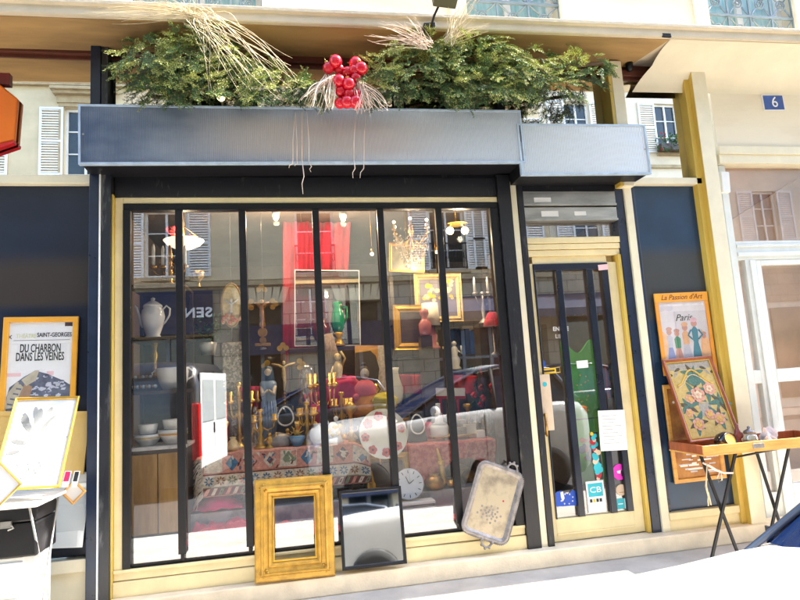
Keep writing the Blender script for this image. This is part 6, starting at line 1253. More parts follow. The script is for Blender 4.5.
for px, lab, mt in ((427, 'ivory figurine at the left on the narrow console', 'porcelain'), (438, 'gilt cherub figurine beside the ivory figurine', 'gold_pale'), (456, 'white porcelain dancer on the narrow console', 'porcelain')):
    lobj('small_figurine', lab, 'figurine', [mt], px, 372, 1.28, [(6, 0), (6, 2), (4, 4), (5.5, 10), (3, 15), (4, 20), (2.5, 23), (1.4, 24)], z=cnz, group='figurines on the console', n=14, extra=lambda m, c, k: (m.ball(c+V((0, 0, 26.5*k)), 2.8*k, 10), m.tube([c+V((3*k, 0, 20*k)), c+V((7*k, -.02, 16*k)), c+V((6*k, -.04, 24*k))], .010, 6), m.tube([c+V((-3*k, 0, 20*k)), c+V((-6*k, -.03, 14*k))], .010, 6)))
# blue books / box
P, W, H = quadplane((446, 328), (489, 326), (489, 356), (446, 356), 1.5, 1.5); m = MB()
for q in range(9): m.pb(P, W*q/9+.002, W*(q+1)/9-.002, 0, H*(.86+.14*((q*37) % 5)/5), -.14, 0, q % 2)
one(m, 'blue_books', [pm('navy book cloth', (.015, .035, .14), .6), pm('royal book cloth', (.02, .07, .24), .6)], 'row of dark blue bound books high behind the sixth pane', 'books', bevel=.003)
P, W, H = quadplane((394, 352), (500, 352), (500, 357), (394, 357), 1.45, 1.45); m = MB(); m.pb(P, 0, W, 0, .03, -.3, 0)
q0, q1 = P(0, 0), P(W, 0)
for x in (q0.x, q1.x-.04): m.box(x, x+.04, 1.46, 1.5, SZ, 3.0); m.box(x, x+.04, 1.7, 1.74, SZ, 3.0)
m.box(q0.x, q1.x, 1.46, 1.74, at(440, 325, 1.45).z, at(440, 325, 1.45).z+.03); one(m, 'bookcase', ['wood_dark'], 'black open bookcase behind the right panes', 'bookcase')
bsz = P(0, .031).z; bsz2 = at(440, 325, 1.45).z+.031
P, W, H = quadplane((481, 345), (498, 344), (499, 355), (482, 356), 1.3, 1.3); m = MB(); m.pb(P, 0, W, 0, H, -.003, 0); q = P(W/2, 0); m.box(q.x-.008, q.x+.008, 1.31, 1.325, tzs, q.z+.05); one(m, 'white_card', ['paper'], 'plain white card held up at the right edge of the window', 'card')
# gold frames at the back right
def gframe(label, pxs, Yt, Yb, fw, mat, cm, hang=True, name='picture_frame'):
    P, W, H = quadplane(*pxs, Yt, Yb); F = thing(name, label, 'picture', P(W/2, 0)); moulded_frame(P, W, H, fw, .03, 'frame', mat, F); part(MB().pb(P, fw-.005, W-fw+.005, fw-.005, H-fw+.005, -.004, .004), 'canvas', cm, F)
    if hang: m = MB(); m.tube([P(W/2, H, -.01), V((P(W/2, H).x, P(W/2, H).y, 3.5))], .002, 5); part(m, 'wire', 'brass_old', F)
    return P, W, H, F
M['landscape'] = pm('misty landscape paint', (.07, .08, .075), .5, col2=(.26, .21, .11), scale=4, detail=8)
gframe('small misty painting in a thin copper frame hanging under the chandelier', ((389, 243), (424, 245), (424, 273), (389, 272)), 1.1, 1.1, .03, 'wood', 'landscape')
P, W, H, F = gframe('gilt frame with a yellow flower painting in the sixth pane', ((414, 275), (461, 273), (462, 322), (415, 322)), 1.35, 1.35, .06, 'gold_pale', pm('grey violet canvas', (.22, .20, .24), .6, var=.2, scale=3))
m = MB(); rnd = random.Random(31)
for q in range(26): m.pp(P, disc(W*rnd.uniform(.2, .8), H*rnd.uniform(.45, .85), rnd.uniform(.015, .03), 8, 1.3), .004, .0046+.0001*q, rnd.randint(0, 1))
part(m, 'flower', ['yel', 'rcream'], F)
gframe('bright gilt frame with dark canvas low behind the fifth pane', ((393, 306), (433, 305), (434, 350), (394, 350)), 1.25, 1.2, .075, 'gold_bright', 'wood_dark', name='picture_frame')
# white lamp shade
c = at(431, 326, 1.15); k = mpp(1.15); F = thing('table_lamp', 'table lamp with white drum shade and pink figure base', 'lamp', c-V((0, 0, .25)))
m = MB(); m.lathe(lprof([(9.5, 0), (8, 23), (7.8, 23), (9.3, 0)], k), c, 26); part(m, 'lamp_shade', pm('cream shade', (.76, .70, .55), .8, var=.05), F)
m = MB(); m.lathe(lprof([(8, -24), (8, -21), (4, -18), (6, -10), (3, -3), (1, 4)], k), c, 18); part(m, 'base', pm('rose glaze', (.45, .16, .14), .4), F)
m = MB(); m.box(c.x-.12, c.x+.12, 1.05, 1.27, SZ, c.z-24*k-.001); one(m, 'pillar_stand', ['wood_dark'], 'dark pillar stand under the white shaded lamp', 'stand')
c = at(425, 324, 1.05); lobj('rose_bottle', 'dusty rose glass bottle by the white lampshade', 'bottle', [pm('dusty rose glass', (.46, .15, .14), .2)], 425, 326, .98, [(4, -10), (6, -8), (6.5, 2), (4, 6), (2.5, 8), (4.5, 12), (4.4, 16), (1, 18)])
m = MB(); q = at(425, 336, .98); m.box(q.x-.06, q.x+.06, .92, 1.04, SZ, q.z-.003); one(m, 'pillar_stand', ['wood_dark'], 'slim dark stand under the dusty rose bottle', 'stand')
# chandeliers
def chandelier(label, px, py, Y, rx, hpx, lit, n=150, mat='crystal'):
    c = at(px, py, Y); k = mpp(Y); F = thing('chandelier', label, 'chandelier', c, None); rnd = random.Random(px)
    m = MB()
    m.tube([V((c.x, c.y, 3.5)), c+V((0, 0, hpx*k*.4))], .007, 6); m.lathe(lprof([(1, -hpx*.4), (2.4, -hpx*.3), (1, -hpx*.1), (3, 0), (1, hpx*.2), (1.6, hpx*.4)], k), c, 14)
    nA = 6
    for i in range(nA):
        a = i*2*PI/nA+.3; d = V((math.cos(a), math.sin(a), 0)); m.tube([c+V((0, 0, -hpx*.1*k)), c+d*rx*k*.5+V((0, 0, -hpx*.25*k)), c+d*rx*k*.95+V((0, 0, -hpx*.08*k)), c+d*rx*k+V((0, 0, 0))], .006, 6); m.lathe(lprof([(.6, 0), (2.6, 1), (2.4, 2), (1, 2), (1, 7), (.4, 8)], k), c+d*rx*k, 10)
    part(m, 'frame', 'brass_old', F)
    m = MB()
    for q in range(n):
        a = rnd.uniform(0, 2*PI); lv = rnd.random(); r_ = rx*(.35+.65*lv)*k; zt = (-hpx*.5*(1-lv)-rnd.uniform(0, hpx*.35)+hpx*.1)*k; p = c+V((math.cos(a)*r_, math.sin(a)*r_, zt)); s = rnd.uniform(.007, .012)
        m.add([p+V((0, 0, s*1.9)), p+V((s, 0, 0)), p+V((0, s, 0)), p-V((s, 0, 0)), p-V((0, s, 0)), p-V((0, 0, s*1.9))], [(0, 1, 2), (0, 2, 3), (0, 3, 4), (0, 4, 1), (5, 2, 1), (5, 3, 2), (5, 4, 3), (5, 1, 4)])
    part(m, 'crystal', mat, F)
    if lit:
        m = MB(); 
        for i in range(nA): a = i*2*PI/nA+.3; m.ball(c+V((math.cos(a)*rx*k, math.sin(a)*rx*k, 9*k)), .016, 8)
        part(m, 'bulb', 'bulb', F); lamp_light('chandelier_light', c+V((0, -.05, -hpx*.75*k)), lit, F)
    return F
M['crystal'] = glass('cut crystal', .45, tint=(.9, .9, .88), rough=.08)
chandelier('large crystal drop chandelier hanging behind the fifth pane', 411, 232, .95, 19, 52, 2.2, 300)
c = at(457, 232, .85); k = mpp(.85); F = thing('ceiling_lamp', 'brass ceiling lamp with two glowing globes in the sixth pane', 'ceiling lamp', c); m = MB(); m.tube([c+V((0, 0, 9*k)), V((c.x, c.y, 3.5))], .01, 8); m.lathe(lprof([(12, 8), (8, 10), (2, 12)], k), c, 20); m.tube([c+V((-9*k, 0, 4*k)), c+V((-5*k, 0, 9*k)), c+V((5*k, 0, 9*k)), c+V((9*k, 0, 4*k))], .008, 7); part(m, 'fitting', 'brass', F)
for s in (-8, 8): m = MB(); m.ball(c+V((s*k, -.02, 1*k)), 4*k, 14); part(m, 'globe', emit('lit globe', (1, .78, .48), 1.2), F)
lamp_light('globe_light', c+V((0, -.1, -.10)), 6, F)
# candelabrum with white candles at right
c = at(485, 324, .9); k = mpp(.9); F = thing('silver_candelabrum', 'branched silver candelabrum with two white candles by the right bar', 'candelabrum', c); m = MB(); m.lathe(lprof([(7, 0), (6, 2), (2, 6), (3, 14), (1.4, 24), (2.2, 30)], k), c, 14)
for s in (-8, 0, 6): m.tube([c+V((0, 0, 18*k)), c+V((s*.6*k, 0, 20*k)), c+V((s*k, 0, 30*k))], .007, 6); m.lathe(lprof([(.8, 29), (3, 31), (2.6, 33)], k), c+V((s*k, 0, 0)), 10)
part(m, 'branches', 'silver', F)
for s in (-8, 6): m = MB(); m.lathe(lprof([(1.5, 32), (1.3, 46), (.3, 49)], k), c+V((s*k, 0, 0)), 9); part(m, 'candle', 'porcelain', F)
m = MB(); m.box(c.x-.1, c.x+.1, .8, 1.0, SZ, c.z-.001); one(m, 'pillar_stand', ['wood_dark'], 'tall dark stand under the silver candelabrum', 'stand')
# red lampshade, red fabric, flowers
c = at(493, 326, .6); k = mpp(.6); F = thing('red_lamp', 'small lamp with a scalloped red shade beside the right bar', 'lamp', c-V((0, 0, .3))); m = MB(); m.lathe(lprof([(10, 0), (9, 5), (5, 13), (4, 14)], k), c, 12); part(m, 'lamp_shade', 'red', F); m = MB(); m.lathe(lprof([(5, -30), (4, -28), (1, -26), (1, 4)], k), c, 12); part(m, 'base', 'silver', F)
m = MB(); m.box(c.x-.05, c.x+.05, .55, .65, tzs, c.z-30*k-.001); one(m, 'pillar_stand', ['wood_dark'], 'small dark stand under the scalloped red lamp', 'stand')
c = at(489, 437, .85); c.z = tzs+.008; k = mpp(.85); F = thing('flower_vase', 'vase of red flowers and green leaves at the right end of the shawl table', 'flower vase', c); m = MB(); m.lathe(lprof([(5, 0), (7, 6), (5, 16), (6, 22)], k), c, 18); part(m, 'vase', 'tableware_glass', F)
m = MB(); rnd = random.Random(14)
for q in range(70):
    p = c+V((rnd.uniform(-14, 14)*k, rnd.uniform(-10, 10)*k, (24+rnd.uniform(0, 42))*k)); d = V((rnd.uniform(-1, 1), rnd.uniform(-1, .3), rnd.uniform(-.3, 1))).normalized(); s = d.cross(V((0, 0, 1))).normalized()*.012; m.add([p, p+d*.035+s, p+d*.08, p+d*.035-s], [(0, 1, 2, 3)], 0)
    if q % 8 == 0: m.tube([c+V((0, 0, 8*k)), p], .003, 4, 0)
part(m, 'leaves', pm('bottle green leaves', (.02, .09, .03), .6, var=.4, scale=10), F)
m = MB()
for q in range(14):
    p = c+V((rnd.uniform(-13, 13)*k, rnd.uniform(-10, 2)*k, (28+rnd.uniform(0, 38))*k))
    for j in range(6): m.ball(p+V((math.cos(j)*.018, math.sin(j*2.1)*.014, math.sin(j)*.018)), .017, 7)
part(m, 'flower', 'red', F)
drape('red_velvet', 'dark crimson velvet hanging at the far right of the window', 'magenta', ((504, 300), (523, 300), (530, 480), (512, 480)), .35, amp=.02, waves=3)
# pink cloth on the window floor
def pinkcloth(label, x0, x1, y0, y1, hgt, seed):
    m = MB()
    def fn(u, v):
        x, y = x0+(x1-x0)*u, y0+(y1-y0)*v
        e = min(1, 5*u, 5*(1-u), 4*v+.25, 5*(1-v)); n = noise.fractal(V((x*5+seed, y*7, seed)), 1, 2, 4)*.5+.5
        r_ = abs(noise.noise(V((x*6+seed, y*9, 3))))
        return (x+.02*math.sin(y*30), y-.01*math.sin(x*20), PZ+.006+e*hgt*(.35+.8*n)*(1-.6*r_))
    m.grid(fn, 90, 30); return one(m, 'pink_cloth', ['pink'], label, 'cloth')
pinkcloth('crumpled pink cloth heaped on the window floor behind the second pane', at(178, 545, .2).x, at(243, 545, .2).x+.18, .10, .41, .17, 1)
pinkcloth('crumpled pink cloth seen through the gilt frame and beyond', at(255, 540, .2).x+.03, at(345, 535, .2).x, .10, .40, .11, 5)
pinkcloth('low ruffle of pink cloth along the glass right of the small mirror', at(403, 530, .2).x, at(460, 525, .2).x, .10, .40, .08, 9)
m = MB(); p = at(215, 512, .5); m.grid(lambda u, v: (p.x-.18+.42*u, .40+.25*v+.02*math.sin(u*11), SZ+.02+.10*math.sin(u*PI)*math.sin(v*PI)+.02*noise.noise(V((u*6, v*6, 0)))), 30, 16); one(m, 'hot_pink_cloth', ['magenta'], 'hot pink cloth crumpled in the dark corner left of the rug table', 'cloth', thick=.004)
# dark plant behind second pane
c = at(208, 345, 1.0); F = thing('potted_plant', 'small dark green leafy plant behind the second pane', 'plant', c); k = mpp(1.0); m = MB(); rnd = random.Random(17)
for q in range(150):
    p = c+V((rnd.gauss(0, 11)*k, rnd.gauss(0, 6)*k, (rnd.uniform(2, 26))*k)); d = V((rnd.uniform(-1, 1), rnd.uniform(-1, .4), rnd.uniform(-.4, 1))).normalized(); s = d.cross(V((.1, .2, 1))).normalized()*.013; m.add([p, p+d*.03+s, p+d*.07, p+d*.03-s], [(0, 1, 2, 3)])
part(m, 'leaves', pm('plant leaves', (.03, .10, .03), .6, col2=(.10, .19, .07), scale=12), F); m = MB(); m.lathe(lprof([(6, -10), (8, 0), (8.4, 2), (7, 1)], k), c, 18); part(m, 'pot', 'porcelain', F)
m = MB(); m.box(c.x-.5, c.x+.25, .86, 1.15, SZ, c.z-10*k-.001); one(m, 'dark_cupboard', ['wood_dark'], 'black cupboard under the leafy plant behind the second pane', 'cupboard', bevel=.01)
# ---- behind the door: green panel, painting
P, W, H = quadplane((563, 341), (594, 339), (607, 482), (576, 486), .30, .30); F = thing('green_screen', 'green painted panel with a scalloped top standing behind the door', 'panel', P(W/2, 0)); m = MB()
pts = [(0, 0), (W, 0), (W, H*.92)]+[(W*(1-u), H*(.955+.045*math.cos(u*2*PI))) for u in [i/24 for i in range(25)]]+[(0, H*.92)]
m.pp(P, pts, -.03, 0); part(m, 'panel', pm('bright green paint', (.06, .34, .035), .45, col2=(.12, .46, .07), scale=7, stretch=(1, 1, .3)), F, .004)
m = MB(); rnd = random.Random(19)
for q in range(22): s, t = W*rnd.uniform(.3, .75), H*rnd.uniform(.50, .75); m.pp(P, disc(s, t, .008, 7), 0, .001, 0)
m.pb(P, .03, W-.03, H*.44, H*.45, 0, .002, 1); m.tube([P(W*.93, H*.5, 0), P(W*.93, H*.5, .03)], .012, 8, 1)
for q in range(16): m.pp(P, disc(W*rnd.uniform(.25, .7), H*rnd.uniform(.16, .36), rnd.uniform(.02, .045), 9), .0012+.0001*q, .0016+.0001*q, 2 if rnd.random() < .6 else 3)
part(m, 'decoration', ['tgold', 'terracotta', pm('brick red paint', (.36, .09, .04), .6), pm('dull blue paint', (.05, .12, .20), .6)], F)
m = MB(); q = P(W/2, 0); m.box(q.x-.24, q.x+.3, .20, .7, .12, q.z-.002); one(m, 'low_chest', ['wood_dark'], 'dark low chest under the green panel behind the door', 'chest')
gframe('narrow painting of red flowers in a dark frame behind the door', ((604, 364), (619, 363), (625, 398), (608, 399)), 1.0, 1.0, .02, 'wood_red', pm('red flower canvas', (.10, .09, .10), .6, col2=(.50, .16, .08), scale=12, contrast=(.45, .6)))
m = MB(); m.box(2.16, 4.0, 2.2, 2.3, .12, 2.6); one(m, 'back_cabinet', [pm('taupe cabinet', (.24, .19, .15), .6, var=.2, scale=3)], 'large taupe cabinet at the far end of the door passage', 'cabinet')
# ================================================================== ACROSS THE STREET (seen in the glass)
M['op_wall'] = pm('opposite cream stone', (.64, .54, .36), .85, var=.14, scale=1.2, detail=9, bump=.15, bscale=10)
M['op_wall2'] = pm('opposite pale render', (.74, .66, .52), .85, var=.1, scale=1.2, detail=9, bump=.1, bscale=10)
M['op_trim'] = pm('carved stone trim', (.52, .42, .26), .85, col2=(.34, .26, .15), scale=4, bump=.3)
M['ashlar'] = blocks('ashlar blocks', (.46, .40, .30), (.40, .34, .25), (.16, .13, .10), .62, .36)
M['op_glass'] = pm('dark window pane', (.02, .03, .035), .05, var=.4, scale=2)
M['fascia'] = pm('navy shop fascia', (.012, .022, .06), .4, var=.3, scale=3)
FY = -11.5
def window_unit(parent, xc, z0, wd, ht, shut=True, rail=False, hood=False, mat='white'):
    m = MB(); a, b = xc-wd/2, xc+wd/2; f = .07; y0, y1 = FY-.16, FY-.09
    m.box(a, a+f, y0, y1, z0, z0+ht); m.box(b-f, b, y0, y1, z0, z0+ht); m.box(a+f, b-f, y0, y1, z0+ht-f, z0+ht); m.box(a+f, b-f, y0, y1, z0, z0+f); m.box(xc-.03, xc+.03, y0, y1+.006, z0+f, z0+ht-f)
    for q in (1/3, 2/3): m.box(a+f, xc-.03, y0, y1-.01, z0+ht*q-.015, z0+ht*q+.015); m.box(xc+.03, b-f, y0, y1-.01, z0+ht*q-.015, z0+ht*q+.015)
    wn = part(m, 'window', mat, parent)
    part(MB().box(a+f, b-f, y0+.02, y0+.03, z0+f, z0+ht-f), 'pane', 'op_glass', wn)
    part(MB().box(a-.08, b+.08, FY+.002, FY+.09, z0-.10, z0-.002), 'sill', 'op_trim', wn)
    if shut:
        for sg in (-1, 1):
            s0 = a-.012-.60 if sg < 0 else b+.012; m = MB(); s1 = s0+.60
            m.box(s0, s0+.06, FY+.012, FY+.05, z0, z0+ht); m.box(s1-.06, s1, FY+.012, FY+.05, z0, z0+ht)
            for zq in (z0, z0+ht*.5-.03, z0+ht-.06): m.box(s0+.06, s1-.06, FY+.012, FY+.05, zq, zq+.06)
            n = int(ht/.075)
            for i in range(n): c = V(((s0+s1)/2, FY+.03, z0+.06+(ht-.1)*(i+.5)/n)); m.ob(c, (.24, 0, 0), (0, .010, -.020), (0, .004, .002))
            part(m, 'shutter', 'white', parent)
    if rail:
        m = MB(); m.box(a-.02, b+.02, FY+.03, FY+.06, z0+.78, z0+.82); m.box(a-.02, b+.02, FY+.03, FY+.06, z0+.04, z0+.07)
        n = int(wd/.09)
        for i in range(n+1): m.tube([(a+wd*i/n, FY+.045, z0+.05), (a+wd*i/n, FY+.045, z0+.8)], .010, 5)
        for i in range(n): m.tube([(a+wd*(i+.5)/n+math.cos(t)*.035, FY+.045, z0+.45+math.sin(t)*.12) for t in [PI*j/4 for j in range(9)]], .008, 5, cap=False)
        part(m, 'railing', 'black', wn)
    if hood:
        m = MB(); m.box(a-.30, b+.30, FY+.002, FY+.28, z0+ht+.42, z0+ht+.50); m.box(a-.25, b+.25, FY+.002, FY+.20, z0+ht+.33, z0+ht+.418); m.box(a-.18, b+.18, FY+.002, FY+.08, z0+ht+.12, z0+ht+.328); m.box(a-.14, b+.14, FY+.002, FY+.05, z0+ht+.02, z0+ht+.118); m.box(a-.13, a-.01, FY+.002, FY+.045, z0, z0+ht+.02); m.box(b+.01, b+.13, FY+.002, FY+.045, z0, z0+ht+.02)
        part(m, 'window_hood', 'op_trim', wn)
def facade(parent, x0, x1, floors, top, wall, base_top, base_mat):
    m = MB(); zprev = base_top
    for z0, ht, wd, xs in floors:
        m.box(x0, x1, FY-.5, FY, zprev, z0); cur = x0
        for xc in xs+[None]:
            e = x1 if xc is None else xc-wd/2
            m.box(cur, e, FY-.5, FY, z0, z0+ht)
            if xc is not None: cur = xc+wd/2
        zprev = z0+ht
    m.box(x0, x1, FY-.5, FY, zprev, top); m.box(x0, x1, FY-9, FY-.5, 0, top)
    return part(m, 'wall', wall, parent)
O1 = thing('opposite_building', 'cream stone building across the street with white louvred shutters, mirrored above the sign', 'building', (-4, FY, 0))
xsA = [-26.6, -23.5, -20.5, -17.4, -14.4, -11.35, -8.3, -5.27, -2.2, .85, 3.9, 6.9]
xsB = [-24.5, -21.5, -18.4, -15.4, -12.3, -9.3, -6.25, -3.2, .8, 4.7, 6.65]
facade(O1, -30, 8.0, [(4.72, 1.85, 1.1, xsB), (7.58, 1.92, 1.05, xsA), (10.58, 1.9, 1.05, xsA), (13.3, 1.7, 1.05, xsA)], 17, 'op_wall', 4.6, 'op_wall')
for x in xsB:
    if x != .8: window_unit(O1, x, 4.72, 1.1, 1.85, abs(x) > 2 , x > 3)
    else: window_unit(O1, x, 4.72, 1.1, 1.85, False, True)
for x in xsA: window_unit(O1, x, 7.58, 1.05, 1.92, True, False, True)
for x in xsA: window_unit(O1, x, 10.58, 1.05, 1.9, True, True)
for x in xsA: window_unit(O1, x, 13.3, 1.05, 1.7, False, True)
m = MB(); m.box(-30, 8, FY+.002, FY+.20, 10.36, 10.46); m.box(-30, 8, FY+.002, FY+.12, 10.10, 10.26)
for i in range(240): x = -29.9+i*.158; m.box(x, x+.09, FY+.002, FY+.16, 10.262, 10.358)
m.box(-30, 8, FY+.002, FY+.10, 6.90, 7.05); m.box(-30, 8, FY+.002, FY+.14, 4.42, 4.56); m.box(-30, 8, FY+.002, FY+.4, 16.4, 17.0)
part(m, 'string_course', 'op_trim', O1)
m = MB(); m.box(-1.75, 3.35, FY+.002, FY+.05, 4.57, 6.89); part(m, 'ashlar_band', 'ashlar', O1) if False else None
# ground floor: piers of blocks with tall openings
m = MB()
ops = [(-29, -25, 3.3), (-23, -19, 3.3), (-17, -13, 3.3), (-11.5, -7.6, 3.3), (-6.9, -2.0, 3.1), (-1.35, -.15, 3.9), (1.4, 2.6, 3.9), (4.2, 7.6, 3.0)]
cur = -30
for a, b, h in ops+[(8.0, 8.0, 4.4)]:
    m.box(cur, a, FY-.5, FY+.03, 0, 4.42)
    if b > a: m.box(a, b, FY-.5, FY+.03, h, 4.42)
    cur = b
part(m, 'ground_floor_wall', 'ashlar', O1)
m = MB()
for a, b, h in ops: m.box(a, b, FY-.46, FY-.40, 0, h)
part(m, 'shop_glazing', 'op_glass', O1)
m = MB()
for a, b, h in ops:
    n = 2 if b-a < 2 else 4
    for i in range(n+1): x = a+(b-a)*i/n; m.box(max(a, x-.05), min(b, x+.05), FY-.40, FY-.33, 0, h)
    m.box(a, b, FY-.39, FY-.34, h-.9, h-.82)
part(m, 'shop_frame', pm('grey blue joinery', (.22, .25, .28), .5), O1)
m = MB()
for a, b, h in ops[5:7]:
    for i in range(7): f = i-3; c = V(((a+b)/2+f*.21, FY+.045, h+.24)); m.ob(c, (.095, 0, .0), (0, .03, 0), (f*.022, 0, .22))
part(m, 'voussoir', 'op_wall', O1)
FS = thing('shop_fascia', 'navy florist fascia with pale capitals mirrored in the shop window', 'shop sign', (-4.4, FY, 3.2)); P = Plane((-2.0, FY+.2, 3.15), (-1, 0, 0), (0, 0, 1))
part(MB().box(-6.9, -2.0, FY+.05, FY+.18, 3.15, 4.3), 'board', 'fascia', FS)
tp = at(212, 312.5, 11.28); text('SEN', P, -2.0-tp.x, tp.z-3.15, .36, 'star', FS, d=.01, align='LEFT', sx=1.1, spacing=1.1, bold=.012); text('fleurs', P, .45, .25, .40, 'star', FS, d=.01, align='LEFT', shear=.4) if False else None
m = MB(); m.box(-1.3, 4.1, FY+.06, FY+.16, 2.5, 3.3); part(m, 'lower_board', 'fascia', FS)
AW = thing('awning', 'dark navy awning with a scalloped hem across the street, mirrored in the door', 'awning', (6, FY, 3)); m = MB()
m.add([(4.0, FY+.05, 3.9), (11, FY+.05, 3.9), (11, FY+1.1, 3.35), (4.0, FY+1.1, 3.35)], [(0, 1, 2, 3)]); part(m, 'canopy', 'fascia', AW, thick=.02)
m = MB()
for i in range(28): x = 4.0+.25*i; m.pp(Plane((x, FY+1.1, 3.35), (-1, 0, 0), (0, 0, 1)), [(0, 0), (0, -.18)]+[(-.125+.125*math.cos(t), -.18-.06*math.sin(t)) for t in [PI*j/6 for j in range(7)]][1:-1]+[(-.25, -.18), (-.25, 0)], -.008, .008)
part(m, 'valance', 'fascia', AW)
O2 = thing('opposite_building', 'pale rendered building across the street with a flower box window, mirrored at upper right', 'building', (18, FY, 0))
xsC = [9.3, 12.5, 15.8, 19, 22.2, 25.4, 28.6, 31.8]
facade(O2, 8.01, 34, [(5.4, 1.75, .9, xsC), (8.42, 1.72, .86, xsC), (11.0, 1.7, .86, xsC), (13.6, 1.5, .86, xsC)], 16.5, 'op_wall2', 0, 'op_wall2')
for z0, ht in ((5.4, 1.75), (8.42, 1.72), (11.0, 1.7), (13.6, 1.5)):
    for x in xsC: window_unit(O2, x, z0, .9 if z0 < 6 else .86, ht, True, z0 > 10)
m = MB(); m.box(8.01, 34, FY+.002, FY+.16, 10.66, 10.78); m.box(8.01, 34, FY+.002, FY+.08, 7.9, 8.0); m.box(8.01, 34, FY+.002, FY+.12, 4.6, 4.75); part(m, 'string_course', 'op_trim', O2)
m = MB()
for i in range(7): m.box(8.2+i*3.6, 8.2+i*3.6+2.6, FY+.002, FY+.06, .3, 3.2)
part(m, 'shop_glazing', 'op_glass', O2)
part(MB().box(8.01, 34, FY+.002, FY+.05, 3.4, 4.5), 'stone_band', 'ashlar', O2)
F = thing('flower_box', 'dark green window box with trailing plants on the mirrored window', 'flower box', (12.5, FY+.2, 8.4)); part(MB().box(11.95, 13.05, FY+.10, FY+.34, 8.42, 8.62), 'box', 'wood_dark', F)
m = MB(); rnd = random.Random(23)
for q in range(260):
    p = V((rnd.uniform(11.9, 13.1), FY+.22+rnd.uniform(-.15, .2), 8.62+rnd.uniform(-.25, .28))); d = V((rnd.uniform(-1, 1), rnd.uniform(-.5, 1), rnd.uniform(-.5, 1))).normalized(); s = d.cross(V((.1, .2, 1))).normalized()*.03; m.add([p, p+d*.06+s, p+d*.13, p+d*.06-s], [(0, 1, 2, 3)], q % 7 == 0)
part(m, 'leaves', ['terracotta', 'red'], F)

# ================================================================== VEHICLES
def loft(mb, rings, mi=0, close=True):
    n = len(rings[0]); vs = [p for r in rings for p in r]
    mb.add(vs, [(i*n+j, i*n+j+1, (i+1)*n+j+1, (i+1)*n+j) for i in range(len(rings)-1) for j in range(n-1)], mi, True)
    mb.add(rings[0], [tuple(range(n))], mi); mb.add(rings[-1], [tuple(range(n))[::-1]], mi)
def wheel(parent, x, y, sg, r=.33, zc=None):
    c = V((x, y, -.12+r)); m = MB(); Mx = Matrix.Rotation(PI/2, 4, 'X')
    m.lathe([(r*.62, -.10), (r*.92, -.105), (r, -.08), (r, .08), (r*.92, .105), (r*.62, .10)], c, 30, 0, Mx); t = part(m, 'tyre', 'rubber', parent)
    m = MB(); m.lathe([(0, .06), (r*.16, .07), (r*.2, .055), (r*.58, .085), (r*.63, .095), (r*.63, -.09), (0, -.08)], c, 30, 0, Matrix.Rotation(-sg*PI/2, 4, 'X'))
    for k in range(5): a = 2*PI*k/5; m.ob(c+V((math.cos(a)*r*.38, sg*.078, math.sin(a)*r*.38)), V((math.cos(a), 0, math.sin(a)))*r*.22, V((-math.sin(a), 0, math.cos(a)))*.028, V((0, .012, 0)))
    part(m, 'rim', 'steel', t)
CY = -4.06; HW = .88
M['pillar'] = pm('grey blue pillar trim', (.07, .085, .12), .25, var=.2)
CAR = thing('parked_car', 'pale silver hatchback at the kerb with its sunlit bonnet in front of the shop', 'car', (2.4, CY, -.12))
st = [(.28, .86, .78, .62, .20), (.33, .94, .87, .74, .14), (.48, 1.01, .945, .83, .10), (.87, 1.06, .975, .86, .08), (1.24, 1.085, .995, .872, .07), (1.54, 1.10, 1.02, HW, .06), (2.1, 1.12, 1.08, HW, .06), (3.0, 1.17, 1.13, HW, .06), (4.0, 1.19, 1.15, .87, .07), (4.30, 1.16, 1.12, .84, .10), (4.44, 1.02, .98, .78, .2)]
rings = []
for x, zc, ze, hw, zb in st:
    half = [(hw*.90, zb), (hw*.985, zb+.13), (hw, .50), (hw*.995, ze-.16), (hw*.975, ze-.05), (hw*.93, ze), (hw*.72, ze+(zc-ze)*.55), (hw*.38, ze+(zc-ze)*.9), (0, zc)]
    rings.append([V((x, CY+y, z)) for y, z in half]+[V((x, CY-y, z)) for y, z in half[-2::-1]])
m = MB(); loft(m, rings); part(m, 'body', 'carpaint', CAR)
# greenhouse
cab = [(1.50, 1.03, .80), (2.15, 1.40, .73), (2.75, 1.68, .64), (3.1, 1.74, .62), (3.6, 1.73, .61), (4.0, 1.64, .60), (4.30, 1.14, .72)]
def cabpt(i, y): x, z, hw = cab[i]; return V((x, CY+y*hw, z))
m = MB()
rf = [[V((x, CY+hw*t, z-(.03*t*t))) for t in (-1, -.6, -.2, .2, .6, 1)] for x, z, hw in cab[2:6]]; loft_n = len(rf[0])
m.add([p for r in rf for p in r], [(i*6+j, i*6+j+1, (i+1)*6+j+1, (i+1)*6+j) for i in range(3) for j in range(5)], 0, True); part(m, 'roof', 'carpaint', CAR, thick=.05)
m = MB(); m.grid(lambda u, v: V((1.56+(2.75-1.56)*v+.14*(1-(2*u-1)**2)*-1*(1-v*.5), CY+(2*u-1)*(.815-.17*v), 1.03+.06*(1-(2*u-1)**2)*(1-v)+(1.675-1.03)*v+.05*math.sin(v*PI))), 16, 10); part(m, 'windscreen', 'carblue', CAR)
m = MB(); m.grid(lambda u, v: V((3.96+.34*v, CY+(2*u-1)*(.60+.13*v), 1.66-.50*v)), 10, 6); part(m, 'rear_window', 'carglass', CAR)
